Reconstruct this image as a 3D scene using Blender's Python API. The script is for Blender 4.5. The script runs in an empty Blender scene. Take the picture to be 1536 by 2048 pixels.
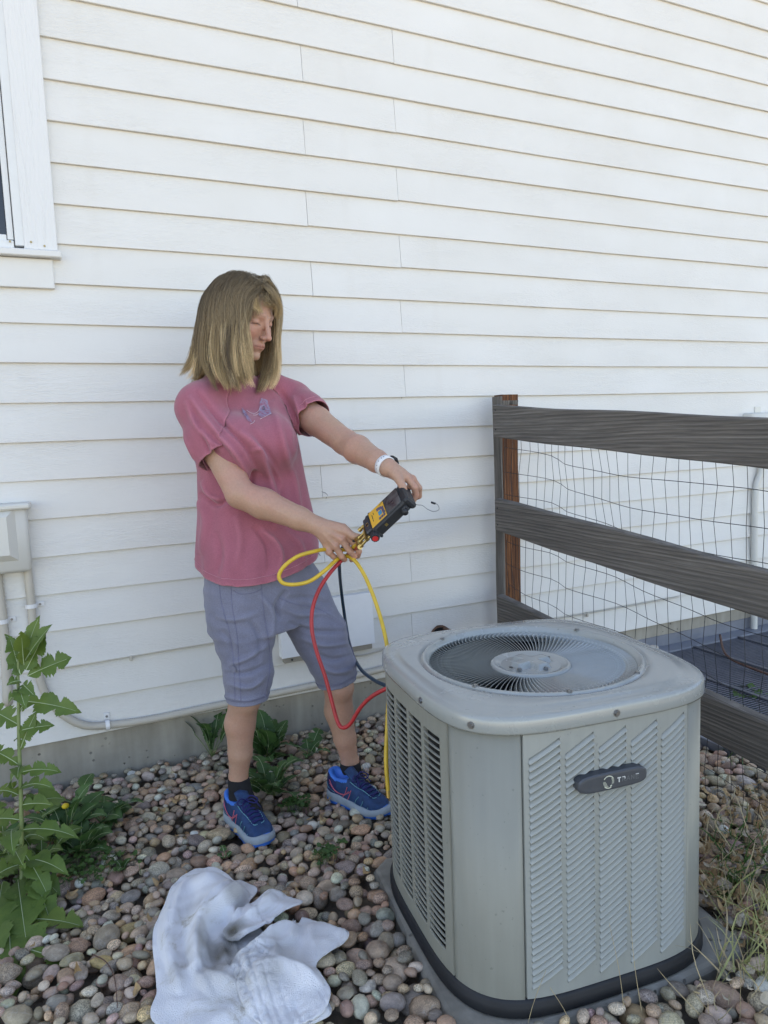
import bpy, math, random
import numpy as np
from mathutils import Vector, Matrix, Quaternion
from mathutils.bvhtree import BVHTree

SC = bpy.context.scene
RNG = np.random.default_rng(11)
random.seed(5)

# ------------------------------------------------------------------ camera
FPX = 1440.0                       # focal length in pixels of the 1536 x 2048 photograph
CAM = np.array([0.0, -2.701, 1.20])
CR = np.array([0.905, -0.423, -0.038]); CR /= np.linalg.norm(CR)
CF = np.array([0.417, 0.902, -0.108]); CF -= CR * (CF @ CR); CF /= np.linalg.norm(CF)
CU = np.cross(CR, CF)
cam = bpy.data.cameras.new('camera')
cam.sensor_fit = 'VERTICAL'; cam.sensor_height = 36.0; cam.lens = 36.0 * FPX / 2048.0
cam.clip_start = 0.05; cam.clip_end = 400.0
co = bpy.data.objects.new('camera', cam); SC.collection.objects.link(co)
co.matrix_world = Matrix(((CR[0], CU[0], -CF[0], CAM[0]), (CR[1], CU[1], -CF[1], CAM[1]),
                          (CR[2], CU[2], -CF[2], CAM[2]), (0, 0, 0, 1)))
SC.camera = co

def ray(x, y): return CF + (x - 768) / FPX * CR - (y - 1024) / FPX * CU
def at(x, y, t): return CAM + ray(x, y) * t                       # a point at depth t metres
def onwall(x, y, Y=0.0): d = ray(x, y); return CAM + d * ((Y - CAM[1]) / d[1])
def onground(x, y, z=0.0): d = ray(x, y); return CAM + d * ((z - CAM[2]) / d[2])

# ------------------------------------------------------------------ light
w = bpy.data.worlds.new('World'); SC.world = w; w.use_nodes = True
wn = w.node_tree.nodes; wl = w.node_tree.links; wn.clear()
sky = wn.new('ShaderNodeTexSky'); sky.sky_type = 'NISHITA'; sky.sun_disc = False
SUN_EL = math.radians(52); SUN_AZ = math.radians(-20)        # azimuth from +Y (behind the house), towards +X
sky.sun_elevation = SUN_EL; sky.sun_rotation = SUN_AZ
sky.altitude = 1600; sky.air_density = 1.0; sky.dust_density = 1.6; sky.ozone_density = 1.0
bg = wn.new('ShaderNodeBackground'); bg.inputs[1].default_value = 0.15
wo = wn.new('ShaderNodeOutputWorld'); wl.new(sky.outputs[0], bg.inputs[0]); wl.new(bg.outputs[0], wo.inputs[0])
sl = bpy.data.lights.new('sun', 'SUN'); sl.energy = 4.0; sl.angle = math.radians(0.5); sl.color = (1.0, 0.95, 0.87)
so = bpy.data.objects.new('sun', sl); SC.collection.objects.link(so)
sd = Vector((math.sin(SUN_AZ) * math.cos(SUN_EL), math.cos(SUN_AZ) * math.cos(SUN_EL), math.sin(SUN_EL)))
so.rotation_euler = sd.to_track_quat('Z', 'Y').to_euler(); so.location = (0, 3, 9)
SC.view_settings.view_transform = 'Standard'; SC.view_settings.look = 'None'
SC.view_settings.exposure = 1.98; SC.view_settings.gamma = 1.0
SC.view_settings.use_white_balance = True; SC.view_settings.white_balance_temperature = 8100; SC.view_settings.white_balance_tint = 14
try: SC.view_settings.use_curve_mapping = False
except Exception: pass
SC.render.engine = 'CYCLES'
SC.cycles.use_denoising = True
SC.cycles.max_bounces = 8; SC.cycles.diffuse_bounces = 4

# ------------------------------------------------------------------ materials
class NT:
    def __init__(s, m): s.t = m.node_tree; s.n = s.t.nodes; s.l = s.t.links; s.b = s.n.get('Principled BSDF')
    def add(s, typ, **kw):
        n = s.n.new(typ)
        for k, v in kw.items():
            if k.startswith('i_'): n.inputs[int(k[2:]) if k[2:].isdigit() else k[2:]].default_value = v
            else: setattr(n, k, v)
        return n
    def link(s, a, b): s.l.new(a, b)
def newmat(name, col=(.8, .8, .8), rough=.6, metal=0., spec=.5):
    m = bpy.data.materials.new(name); m.use_nodes = True; t = NT(m)
    t.b.inputs['Base Color'].default_value = (*col, 1); t.b.inputs['Roughness'].default_value = rough
    t.b.inputs['Metallic'].default_value = metal; t.b.inputs['Specular IOR Level'].default_value = spec
    return m, t
def coords(t, kind='Object', scale=(1, 1, 1), loc=None):
    tc = t.add('ShaderNodeTexCoord'); mp = t.add('ShaderNodeMapping'); mp.inputs['Scale'].default_value = scale
    t.link(tc.outputs[kind], mp.inputs[0])
    if loc is not None: t.link(loc, mp.inputs['Location'])
    return mp.outputs[0]
def noise(t, vec, scale, detail=4, rough=.5, dist=0.):
    n = t.add('ShaderNodeTexNoise'); n.inputs['Scale'].default_value = scale; n.inputs['Detail'].default_value = detail
    n.inputs['Roughness'].default_value = rough; n.inputs['Distortion'].default_value = dist
    t.link(vec, n.inputs['Vector']); return n.outputs['Fac']
def ramp(t, fac, stops, interp='LINEAR'):
    r = t.add('ShaderNodeValToRGB'); e = r.color_ramp.elements; r.color_ramp.interpolation = interp
    while len(e) < len(stops): e.new(.5)
    for i, (p, c) in enumerate(stops):
        e[i].position = p; e[i].color = (*c, 1) if len(c) == 3 else c
    t.link(fac, r.inputs[0]); return r.outputs[0]
def mixc(t, fac, a, b, mode='MIX'):
    m = t.add('ShaderNodeMix', data_type='RGBA', blend_type=mode)
    for k, v in ((0, fac), (6, a), (7, b)):
        if isinstance(v, (int, float)): m.inputs[k].default_value = v
        elif isinstance(v, tuple): m.inputs[k].default_value = (*v, 1)
        else: t.link(v, m.inputs[k])
    return m.outputs[2]
def mathn(t, op, a, b=None, c=None):
    m = t.add('ShaderNodeMath', operation=op)
    for k, v in enumerate((a, b, c)):
        if v is None: continue
        if isinstance(v, (int, float)): m.inputs[k].default_value = v
        else: t.link(v, m.inputs[k])
    return m.outputs[0]
def bump(t, h, strength=.3, dist=.002, prev=None):
    b = t.add('ShaderNodeBump'); b.inputs['Strength'].default_value = strength; b.inputs['Distance'].default_value = dist
    t.link(h, b.inputs['Height'])
    if prev is not None: t.link(prev, b.inputs['Normal'])
    t.link(b.outputs[0], t.b.inputs['Normal']); return b.outputs[0]
def setcol(t, c): t.link(c, t.b.inputs['Base Color'])
def simple(name, col, rough=.6, metal=0., spec=.5, var=.12, vscale=30, bs=0., bscale=200, bd=.001):
    """a plain material with a little uneven colour and fine relief"""
    m, t = newmat(name, col, rough, metal, spec); v = coords(t)
    f = noise(t, v, vscale, 5, .6)
    c = tuple(min(1, x * (1 + var)) for x in col); d = tuple(x * (1 - var) for x in col)
    setcol(t, ramp(t, f, [(.3, d), (.7, c)]))
    if bs: bump(t, noise(t, v, bscale, 3), bs, bd)
    return m
M = {}

# white painted fibre-cement plank with pressed wood grain
m, t = newmat('white_siding_paint', (.83, .83, .82), .55)
oi = t.add('ShaderNodeObjectInfo'); sc_ = t.add('ShaderNodeVectorMath', operation='SCALE'); sc_.inputs['Scale'].default_value = 1
cx = t.add('ShaderNodeCombineXYZ'); t.link(mathn(t, 'MULTIPLY', oi.outputs['Random'], 37.), cx.inputs[0]); t.link(mathn(t, 'MULTIPLY', oi.outputs['Random'], 11.), cx.inputs[2])
v1 = coords(t, 'Object', (1, 1, 1), cx.outputs[0])
wv = t.add('ShaderNodeTexWave', wave_type='BANDS', bands_direction='Z'); wv.inputs['Scale'].default_value = 24
wv.inputs['Distortion'].default_value = 16.0; wv.inputs['Detail'].default_value = 2.0; wv.inputs['Detail Scale'].default_value = 5.0
mp = t.add('ShaderNodeMapping'); mp.inputs['Scale'].default_value = (.16, 1, 1); t.link(v1, mp.inputs[0]); t.link(mp.outputs[0], wv.inputs['Vector'])
mp2 = t.add('ShaderNodeMapping'); mp2.inputs['Scale'].default_value = (4, 4, 150); t.link(v1, mp2.inputs[0])
fine = noise(t, mp2.outputs[0], 1.6, 4, .6, .4)
mp3 = t.add('ShaderNodeMapping'); mp3.inputs['Scale'].default_value = (.5, 1, 2.2); t.link(v1, mp3.inputs[0]); patch = noise(t, mp3.outputs[0], 3.5, 3)
amp = ramp(t, patch, [(.38, (.10,) * 3), (.60, (1, 1, 1))])
h = mathn(t, 'MULTIPLY', mathn(t, 'ADD', mathn(t, 'MULTIPLY', mathn(t, 'POWER', wv.outputs['Fac'], 2.5), 1.1), mathn(t, 'MULTIPLY', fine, .55)), amp)
bump(t, h, .42, .0014)
dirt = noise(t, v1, 1.7, 5, .6)
wc0 = ramp(t, dirt, [(.3, (.675, .66, .62)), (.7, (.72, .71, .68))])
ge = t.add('ShaderNodeNewGeometry'); sp_ = t.add('ShaderNodeSeparateXYZ'); t.link(ge.outputs['Position'], sp_.inputs[0])
spl = mathn(t, 'MULTIPLY', ramp(t, sp_.outputs[2], [(.16, (1, 1, 1)), (.62, (0, 0, 0))]), ramp(t, noise(t, v1, 26, 6, .75), [(.42, (0, 0, 0)), (.72, (.12,) * 3)]))
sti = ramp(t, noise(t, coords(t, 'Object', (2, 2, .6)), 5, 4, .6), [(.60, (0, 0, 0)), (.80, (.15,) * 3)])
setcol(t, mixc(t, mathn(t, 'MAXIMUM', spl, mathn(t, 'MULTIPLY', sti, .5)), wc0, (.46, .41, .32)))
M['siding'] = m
M['trim'] = simple('white_trim_paint', (.69, .685, .66), .5, var=.03, vscale=6, bs=.5, bscale=18, bd=.004)
# trim board: vertical grain
m, t = newmat('white_trim_board', (.70, .70, .69), .5)
v = coords(t, 'Object', (1, 1, .12)); wv = t.add('ShaderNodeTexWave', wave_type='BANDS', bands_direction='X'); wv.inputs['Scale'].default_value = 16
wv.inputs['Distortion'].default_value = 14; wv.inputs['Detail'].default_value = 3; wv.inputs['Detail Scale'].default_value = 3.; t.link(v, wv.inputs['Vector'])
bump(t, wv.outputs['Fac'], .6, .0016)
M['trimboard'] = m
M['vinyl'] = simple('white_vinyl', (.68, .69, .68), .35, var=.02)
M['plate'] = simple('white_painted_metal', (.74, .75, .76), .4, var=.02)
M['glass'] = newmat('window_glass', (.012, .014, .016), .05, 0, .6)[0]
m, t = newmat('insect_screen', (.10, .10, .11), .8); M['screen'] = m
# concrete
def concrete(name, c0, c1, bs=.5):
    m, t = newmat(name, c0, .9); v = coords(t)
    a = noise(t, v, 5, 8, .65); b_ = noise(t, v, 60, 3); vs = coords(t, 'Object', (9, 9, 1.2)); st = noise(t, vs, 3, 4)
    col = mixc(t, .5, ramp(t, a, [(.3, c0), (.7, c1)]), ramp(t, st, [(.3, c0), (.75, c1)]))
    vo = t.add('ShaderNodeTexVoronoi', feature='F1'); vo.inputs['Scale'].default_value = 38; t.link(v, vo.inputs['Vector'])
    pits = ramp(t, vo.outputs['Distance'], [(.10, (0, 0, 0)), (.2, (1, 1, 1))])
    pm = ramp(t, noise(t, v, 9, 2), [(.48, (1, 1, 1)), (.6, (0, 0, 0))])
    pit = mathn(t, 'MAXIMUM', pits, pm)
    dark = tuple(x * .45 for x in c0)
    setcol(t, mixc(t, pit, dark, col))
    hh = mathn(t, 'ADD', mathn(t, 'MULTIPLY', a, 1.2), mathn(t, 'ADD', pit, mathn(t, 'MULTIPLY', b_, .3)))
    bump(t, hh, bs, .004); return m
M['concrete'] = concrete('old_concrete', (.235, .215, .175), (.42, .385, .32), .9)
M['pad'] = concrete('pad_concrete', (.17, .155, .125), (.33, .31, .265), .8)
# dirt ground
m, t = newmat('dark_soil', (.05, .042, .035), .95); v = coords(t)
f = noise(t, v, 14, 8, .7); setcol(t, ramp(t, f, [(.3, (.13, .105, .08)), (.7, (.27, .225, .175))])); bump(t, noise(t, v, 60, 6, .7), .8, .01); M['soil'] = m
m, t = newmat('dry_ground', (.30, .26, .19), .95); v = coords(t)
f = noise(t, v, 1.3, 8, .7); setcol(t, ramp(t, f, [(.3, (.22, .19, .13)), (.7, (.36, .32, .25))])); bump(t, noise(t, v, 25, 6, .7), .6, .02); M['yard'] = m
# river stones
STONE = [(min(.62, c_[0] * 1.66), min(.62, c_[1] * 1.50), min(.62, c_[2] * 1.24)) for c_ in [(.205, .165, .130), (.26, .21, .165), (.165, .115, .085), (.30, .265, .225), (.115, .118, .125), (.22, .13, .085), (.19, .18, .17),
         (.32, .29, .26), (.085, .085, .092), (.235, .165, .125), (.17, .15, .135), (.24, .175, .165), (.28, .20, .115), (.15, .13, .11),
         (.20, .13, .12), (.14, .145, .15), (.42, .40, .37), (.23, .20, .17)]]
def stonemat(name, attr):
    m, t = newmat(name, (.3, .3, .3), .62, spec=.4)
    if attr:
        a = t.add('ShaderNodeAttribute', attribute_name='stone_colour'); col = a.outputs['Color']
        a2 = t.add('ShaderNodeAttribute', attribute_name='stone_seed'); seed = a2.outputs['Fac']
    else:
        a = t.add('ShaderNodeObjectInfo'); col = a.outputs['Color']; seed = a.outputs['Random']
    cx = t.add('ShaderNodeCombineXYZ'); t.link(mathn(t, 'MULTIPLY', seed, 91.), cx.inputs[0]); t.link(mathn(t, 'MULTIPLY', seed, 53.), cx.inputs[1])
    v = coords(t, 'Object', (1, 1, 1), cx.outputs[0]) if attr else coords(t, 'Object', (1, 1, 1), cx.outputs[0])
    k = 1.0 if attr else .03
    n1 = noise(t, v, 45 * k, 5, .65); n2 = noise(t, v, 330 * k, 3, .6); n3 = noise(t, v, 14 * k, 3, .5, 1.5)
    c1 = mixc(t, ramp(t, n1, [(.35, (0, 0, 0)), (.65, (1, 1, 1))]), (.62, .60, .58), (1.25, 1.23, 1.2))
    c2 = mixc(t, .75, col, mixc(t, 1., col, c1, 'MULTIPLY'))
    sp = mixc(t, ramp(t, n2, [(.40, (0, 0, 0)), (.60, (1, 1, 1))]), (.55, .55, .55), (1.4, 1.4, 1.38))
    gate = ramp(t, mathn(t, 'FRACT', mathn(t, 'MULTIPLY', seed, 7.13)), [(.3, (.15,) * 3), (1, (1, 1, 1))])
    c3 = mixc(t, gate, c2, mixc(t, 1., c2, sp, 'MULTIPLY'))
    veins = ramp(t, n3, [(.485, (0, 0, 0)), (.5, (.35,) * 3), (.515, (0, 0, 0))])
    setcol(t, mixc(t, veins, c3, (.45, .42, .38)))
    bump(t, mathn(t, 'ADD', n1, mathn(t, 'MULTIPLY', n2, .35)), .35, .003 if attr else .1)
    return m
M['stoneA'] = stonemat('river_stone', False); M['stoneB'] = stonemat('river_stone_mass', True)
# weathered fence wood; grain runs along local X
def wood(name, cs, seed=0, scale=1., rough=.85):
    m, t = newmat(name, cs[0], rough); oi = t.add('ShaderNodeObjectInfo'); cx = t.add('ShaderNodeCombineXYZ')
    t.link(mathn(t, 'MULTIPLY', oi.outputs['Random'], 23.), cx.inputs[0]); t.link(mathn(t, 'MULTIPLY', oi.outputs['Random'], 3.), cx.inputs[2])
    v = coords(t, 'Object', (1, 1, 1), cx.outputs[0])
    ml = t.add('ShaderNodeMapping'); ml.inputs['Scale'].default_value = (1.6 * scale, 22 * scale, 22 * scale); t.link(v, ml.inputs[0])
    f = noise(t, ml.outputs[0], 1.5, 8, .7, 1.2)
    ml2 = t.add('ShaderNodeMapping'); ml2.inputs['Scale'].default_value = (3 * scale, 150, 150); t.link(v, ml2.inputs[0])
    g = noise(t, ml2.outputs[0], 1.5, 4, .7, .3)
    knl = t.add('ShaderNodeMapping'); knl.inputs['Scale'].default_value = (3.1, .1, 9); t.link(v, knl.inputs[0])
    vo = t.add('ShaderNodeTexVoronoi', feature='F1'); vo.inputs['Scale'].default_value = 1.1; t.link(knl.outputs[0], vo.inputs['Vector'])
    wv = t.add('ShaderNodeTexWave', wave_type='BANDS', bands_direction='Z'); wv.inputs['Scale'].default_value = 24; wv.inputs['Distortion'].default_value = 7
    wv.inputs['Detail'].default_value = 3; wv.inputs['Detail Scale'].default_value = .5
    mw = t.add('ShaderNodeMapping'); mw.inputs['Scale'].default_value = (.18, 1, 1); t.link(v, mw.inputs[0]); t.link(mw.outputs[0], wv.inputs['Vector'])
    kn = ramp(t, vo.outputs['Distance'], [(.05, (0, 0, 0)), (.13, (1, 1, 1))])
    c = ramp(t, f, [(.25, cs[0]), (.5, cs[1]), (.78, cs[2])])
    c = mixc(t, ramp(t, wv.outputs['Fac'], [(.45, (0, 0, 0)), (.95, (.42,) * 3)]), c, tuple(x * .45 for x in cs[0]))
    sk = t.add('ShaderNodeMapping'); sk.inputs['Scale'].default_value = (.8, 9, 60); t.link(v, sk.inputs[0]); c = mixc(t, ramp(t, noise(t, sk.outputs[0], 1.2, 3, .6, .6), [(.56, (0, 0, 0)), (.68, (.4,) * 3)]), c, tuple(min(1, x * 1.2) for x in cs[2]))
    c = mixc(t, ramp(t, g, [(.3, (.6,) * 3), (.55, (0, 0, 0))]), c, tuple(x * .45 for x in cs[0]))
    c = mixc(t, kn, tuple(x * .25 for x in cs[0]), c); setcol(t, c)
    bump(t, mathn(t, 'ADD', mathn(t, 'ADD', mathn(t, 'MULTIPLY', g, .8), mathn(t, 'MULTIPLY', wv.outputs['Fac'], .4)), mathn(t, 'MULTIPLY', kn, .6)), .8, .003); return m
M['greywood'] = wood('weathered_grey_wood', [(.105, .094, .083), (.155, .139, .122), (.235, .213, .188)])
M['brownwood'] = wood('stained_brown_wood', [(.035, .014, .008), (.15, .052, .018), (.34, .14, .05)], scale=1.6)
M['wire'] = newmat('black_wire', (.03, .03, .032), .5, .3)[0]
# painted metal of the condenser
def acpaint(name, c, rough=.42, var=1.):
    m, t = newmat(name, c, rough, .0, .5); v = coords(t)
    f = noise(t, v, 7, 6, .65); g = noise(t, coords(t, 'Object', (30, 30, 2)), 2, 4)
    a = tuple(x * (1 - .10 * var) for x in c); b_ = tuple(x * (1 + .06 * var) for x in c)
    col = mixc(t, .5, ramp(t, f, [(.3, a), (.7, b_)]), ramp(t, g, [(.3, a), (.7, b_)]))
    sp = noise(t, v, 120, 2); col = mixc(t, ramp(t, sp, [(.70, (0, 0, 0)), (.74, (.5,) * 3)]), col, tuple(x * .5 for x in c))
    setcol(t, col); t.link(ramp(t, f, [(.3, (rough * (1 - .15 * var),) * 3), (.7, (min(1, rough * (1 + .35 * var)),) * 3)]), t.b.inputs['Roughness'])
    bump(t, noise(t, v, 260, 2), .06, .0006); return m
M['ac'] = acpaint('grey_green_enamel', (.25, .25, .212), .40)
M['acpanel'] = acpaint('louver_panel_enamel', (.315, .33, .305), .36)
M['actop'] = acpaint('top_cover_enamel', (.30, .315, .295), .26, .3)
M['actop'].node_tree.nodes['Principled BSDF'].inputs['Coat Weight'].default_value = .8; M['actop'].node_tree.nodes['Principled BSDF'].inputs['Coat Roughness'].default_value = .24
M['blackplastic'] = simple('black_base_plastic', (.010, .011, .014), .62, var=.3, vscale=12, bs=.3, bscale=60, bd=.002)
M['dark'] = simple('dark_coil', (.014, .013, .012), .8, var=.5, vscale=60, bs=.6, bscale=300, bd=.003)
M['screw'] = newmat('screw_metal', (.28, .28, .28), .35, .9)[0]
M['badge'] = simple('dark_grey_badge', (.060, .066, .075), .45, var=.08)
M['badgeprint'] = simple('cream_print', (.60, .62, .50), .5, var=.1)
m, t = newmat('worn_white_print', (.66, .68, .66), .5); M['wornprint'] = m
M['galv'] = simple('grey_blue_flashing', (.20, .215, .25), .45, .3, var=.12, vscale=8)
M['grate'] = simple('dark_grate', (.085, .09, .11), .5, .2, var=.2)
M['conduit'] = simple('beige_conduit', (.50, .46, .39), .6, var=.06, vscale=10)
M['beige'] = simple('beige_plastic', (.62, .61, .56), .45, var=.03, vscale=5)
M['strap'] = simple('white_strap', (.72, .72, .72), .4, var=.02)
M['foam'] = simple('black_pipe_foam', (.012, .012, .014), .8, var=.3)
M['brownfoam'] = simple('brown_torn_edge', (.13, .07, .045), .8, var=.3)
M['yhose'] = simple('yellow_hose', (.62, .40, .035), .42, var=.1, vscale=25, bs=.15, bscale=400)
M['rhose'] = simple('red_hose', (.42, .022, .025), .42, var=.15, vscale=25, bs=.15, bscale=400)
M['bhose'] = simple('dark_blue_hose', (.012, .035, .060), .42, var=.15, vscale=25, bs=.15, bscale=400)
M['brass'] = simple('brass', (.45, .30, .10), .32, .9, var=.15)
M['devblack'] = simple('black_rubber_case', (.020, .022, .025), .55, var=.2, vscale=40)
M['devgrey'] = simple('dark_grey_manifold', (.035, .037, .042), .5, var=.15)
M['devyellow'] = simple('yellow_faceplate', (.78, .42, .045), .45, var=.05)
m, t = newmat('lcd_screen', (.05, .05, .055), .12); v = coords(t)
setcol(t, ramp(t, noise(t, v, 22, 2, .4, 1.), [(.35, (.035, .032, .03)), (.7, (.12, .13, .12))])); M['lcd'] = m
M['btnblue'] = simple('blue_button', (.03, .25, .42), .5); M['btndark'] = simple('purple_grey_button', (.10, .08, .14), .5)
M['knobred'] = simple('red_knob_cap', (.60, .03, .03), .4)
# leaves
def leafmat(name, c0, c1, yel=(.20, .22, .03)):
    m, t = newmat(name, c0, .5, spec=.4); v = coords(t); oi = t.add('ShaderNodeObjectInfo')
    f = noise(t, v, 18, 5, .6); c = ramp(t, f, [(.3, c0), (.7, c1)])
    yy = ramp(t, oi.outputs['Random'], [(.60, (0, 0, 0)), (1, (.22,) * 3)])
    c = mixc(t, yy, c, yel); setcol(t, c)
    t.b.inputs['Subsurface Weight'].default_value = 0
    tr = t.add('ShaderNodeBsdfTranslucent'); t.link(c, tr.inputs[0]); mx = t.add('ShaderNodeMixShader'); mx.inputs[0].default_value = .28
    out = t.n.get('Material Output'); t.link(t.b.outputs[0], mx.inputs[1]); t.link(tr.outputs[0], mx.inputs[2]); t.link(mx.outputs[0], out.inputs[0])
    bump(t, noise(t, v, 90, 3), .35, .003); return m
M['leaf'] = leafmat('lettuce_leaf', (.085, .150, .032), (.14, .22, .045))
M['leafdark'] = leafmat('weed_leaf', (.045, .105, .032), (.08, .165, .045), (.08, .14, .03))
M['clover'] = leafmat('clover_leaf', (.045, .10, .025), (.08, .16, .04), (.10, .18, .04))
M['stem'] = simple('pale_green_stem', (.17, .22, .08), .5, var=.2, vscale=40)
M['rib'] = simple('pale_leaf_rib', (.42, .50, .30), .5, var=.1)
M['straw'] = simple('dry_straw', (.42, .33, .19), .7, var=.3, vscale=20)
M['deadleaf'] = simple('dead_leaf', (.36, .23, .11), .8, var=.35, vscale=30, bs=.4, bscale=120)
M['flower'] = simple('yellow_flower', (.70, .48, .02), .6)
M['twig'] = simple('brown_twig', (.11, .055, .04), .8, var=.3)

# ------------------------------------------------------------------ object helpers
COL = SC.collection
WL = {}
def ename(n): return n
def thing(name, label, cat, loc=(0, 0, 0), group=None, kind=None):
    o = bpy.data.objects.new(name, None); COL.objects.link(o); o.location = loc; o.empty_display_size = .05
    WL[o.name] = np.array(loc, float)
    if label: o['label'] = label
    if cat: o['category'] = cat
    if group: o['group'] = group
    if kind: o['kind'] = kind
    return o
def makemesh(name, V, F, mats, smooth=False, mi=None):
    me = bpy.data.meshes.new(name); V = np.asarray(V, dtype=np.float64)
    if isinstance(F, np.ndarray) and F.ndim == 2:
        me.vertices.add(len(V)); me.vertices.foreach_set('co', V.astype(np.float32).ravel())
        n, k = F.shape; me.loops.add(n * k); me.polygons.add(n)
        me.loops.foreach_set('vertex_index', F.astype(np.int32).ravel())
        me.polygons.foreach_set('loop_start', np.arange(0, n * k, k, dtype=np.int32)); me.update(calc_edges=True)
    else:
        me.from_pydata([tuple(v) for v in V], [], [tuple(int(i) for i in f) for f in F])
    for m_ in (mats if isinstance(mats, (list, tuple)) else [mats]): me.materials.append(m_)
    if mi is not None: me.polygons.foreach_set('material_index', np.asarray(mi, dtype=np.int32))
    me.polygons.foreach_set('use_smooth', np.full(len(me.polygons), bool(smooth)))
    me.update(); return me
def add(name, me, parent=None, loc=None, **props):
    o = bpy.data.objects.new(name, me); COL.objects.link(o)
    if parent is not None: o.parent = parent
    if loc is not None: o.location = loc
    for k, v in props.items(): o[k] = v
    WL[o.name] = WL.get(parent.name, np.zeros(3)) if parent is not None else np.zeros(3)
    return o
def part(name, V, F, mats, parent, smooth=False, mi=None, **props):
    """vertices given in world coordinates"""
    V = np.asarray(V, float) - (WL[parent.name] if parent is not None else 0)
    return add(name, makemesh(name, V, F, mats, smooth, mi), parent, **props)
class MB:
    def __init__(s): s.V = []; s.F = []; s.m = []; s.n = 0
    def put(s, V, F, m=0):
        V = np.asarray(V, float); s.V.append(V); s.F += [tuple(i + s.n for i in f) for f in F]; s.m += [m] * len(F); s.n += len(V); return s
    def box(s, c, size, R=None, m=0, bev=0.):
        V, F = boxvf(size, bev); V = V @ (np.asarray(R).T if R is not None else np.eye(3)) + np.asarray(c); return s.put(V, F, m)
    def tube(s, P, r, n=8, m=0, caps=True):
        V, F = tubevf(P, r, n, caps); return s.put(V, F, m)
    def build(s, name, mats, parent=None, smooth=False, **props):
        return part(name, np.vstack(s.V), s.F, mats, parent, smooth, s.m, **props)
def boxvf(size, bev=0.):
    x, y, z = [a / 2 for a in size]
    if bev <= 0:
        V = [(-x, -y, -z), (x, -y, -z), (x, y, -z), (-x, y, -z), (-x, -y, z), (x, -y, z), (x, y, z), (-x, y, z)]
        return np.array(V), [(0, 3, 2, 1), (4, 5, 6, 7), (0, 1, 5, 4), (1, 2, 6, 5), (2, 3, 7, 6), (3, 0, 4, 7)]
    b = bev; V = []; ids = {}
    for sx in (-1, 1):
        for sy in (-1, 1):
            for sz in (-1, 1):
                for ax in range(3):
                    p = [sx * x, sy * y, sz * z]
                    for k in range(3):
                        if k != ax: p[k] -= (sx, sy, sz)[k] * b
                    ids[(sx, sy, sz, ax)] = len(V); V.append(p)
    F = []
    def q(*k):
        f = [ids[i] for i in k]; P = [np.array(V[i]) for i in f]; c = sum(P) / len(P); nn = np.cross(P[1] - P[0], P[2] - P[0])
        F.append(tuple(f if nn @ c > 0 else f[::-1]))
    for ax in range(3):
        o = [k for k in range(3) if k != ax]
        for s_ in (-1, 1):
            def key(u, v_):
                k = [0, 0, 0]; k[ax] = s_; k[o[0]] = u; k[o[1]] = v_; return (*k, ax)
            q(key(-1, -1), key(1, -1), key(1, 1), key(-1, 1))
    for ax in range(3):
        o = [k for k in range(3) if k != ax]
        for u in (-1, 1):
            for v_ in (-1, 1):
                k0 = [0, 0, 0]; k0[o[0]] = u; k0[o[1]] = v_; a = k0[:]; a[ax] = -1; c = k0[:]; c[ax] = 1
                q((*a, o[0]), (*c, o[0]), (*c, o[1]), (*a, o[1]))
    for sx in (-1, 1):
        for sy in (-1, 1):
            for sz in (-1, 1): q((sx, sy, sz, 0), (sx, sy, sz, 1), (sx, sy, sz, 2))
    return np.array(V), F
def spline(P, n):
    """Catmull-Rom through the points"""
    P = np.asarray(P, float); k = len(P)
    if k < 3: return np.array([P[0] + (P[-1] - P[0]) * s for s in np.linspace(0, 1, n)])
    E = np.vstack([2 * P[0] - P[1], P, 2 * P[-1] - P[-2]]); out = []
    for u in np.linspace(0, k - 1 - 1e-9, n):
        i = int(u); f = u - i; a, b, c, d = E[i:i + 4]
        out.append(.5 * ((2 * b) + (c - a) * f + (2 * a - 5 * b + 4 * c - d) * f * f + (3 * b - a - 3 * c + d) * f ** 3))
    return np.array(out)
def tubevf(P, r, n=8, caps=True):
    P = np.asarray(P, float); k = len(P); r = np.broadcast_to(np.asarray(r, float), (k,))
    T = np.gradient(P, axis=0); T /= np.linalg.norm(T, axis=1)[:, None] + 1e-12
    up = np.array([0, 0, 1.]) if abs(T[0][2]) < .9 else np.array([1., 0, 0]); N = np.cross(T[0], up); N /= np.linalg.norm(N)
    V = []
    for i in range(k):
        N = N - T[i] * (N @ T[i]); N /= np.linalg.norm(N) + 1e-12; B = np.cross(T[i], N)
        for j in range(n):
            a = 2 * math.pi * j / n; V.append(P[i] + r[i] * (math.cos(a) * N + math.sin(a) * B))
    F = [(i * n + j, i * n + (j + 1) % n, (i + 1) * n + (j + 1) % n, (i + 1) * n + j) for i in range(k - 1) for j in range(n)]
    if caps: F += [tuple(range(n))[::-1], tuple((k - 1) * n + j for j in range(n))]
    return np.array(V), F
def frame(z, x=None):
    z = np.asarray(z, float); z = z / np.linalg.norm(z); x = np.array([0, 0, 1.]) if x is None else np.asarray(x, float)
    if abs(z @ x) > .99 * np.linalg.norm(x): x = np.array([1., 0, 0])
    x = x - z * (x @ z); x /= np.linalg.norm(x); return np.stack([x, np.cross(z, x), z], 1)
def sines(P, seed, freq, octaves=3, n=5):
    """smooth cheap noise, about -1..1"""
    g = np.random.default_rng(seed); out = np.zeros(len(P)); a = 1.; tot = 0
    for o in range(octaves):
        for _ in range(n):
            d = g.normal(size=3); d /= np.linalg.norm(d); out += a * np.sin(P @ d * freq * (.7 + .6 * g.random()) + g.random() * 6.28)
        tot += a * math.sqrt(n / 2.); a *= .5; freq *= 2.05
    return out / (tot * 1.5)
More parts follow.
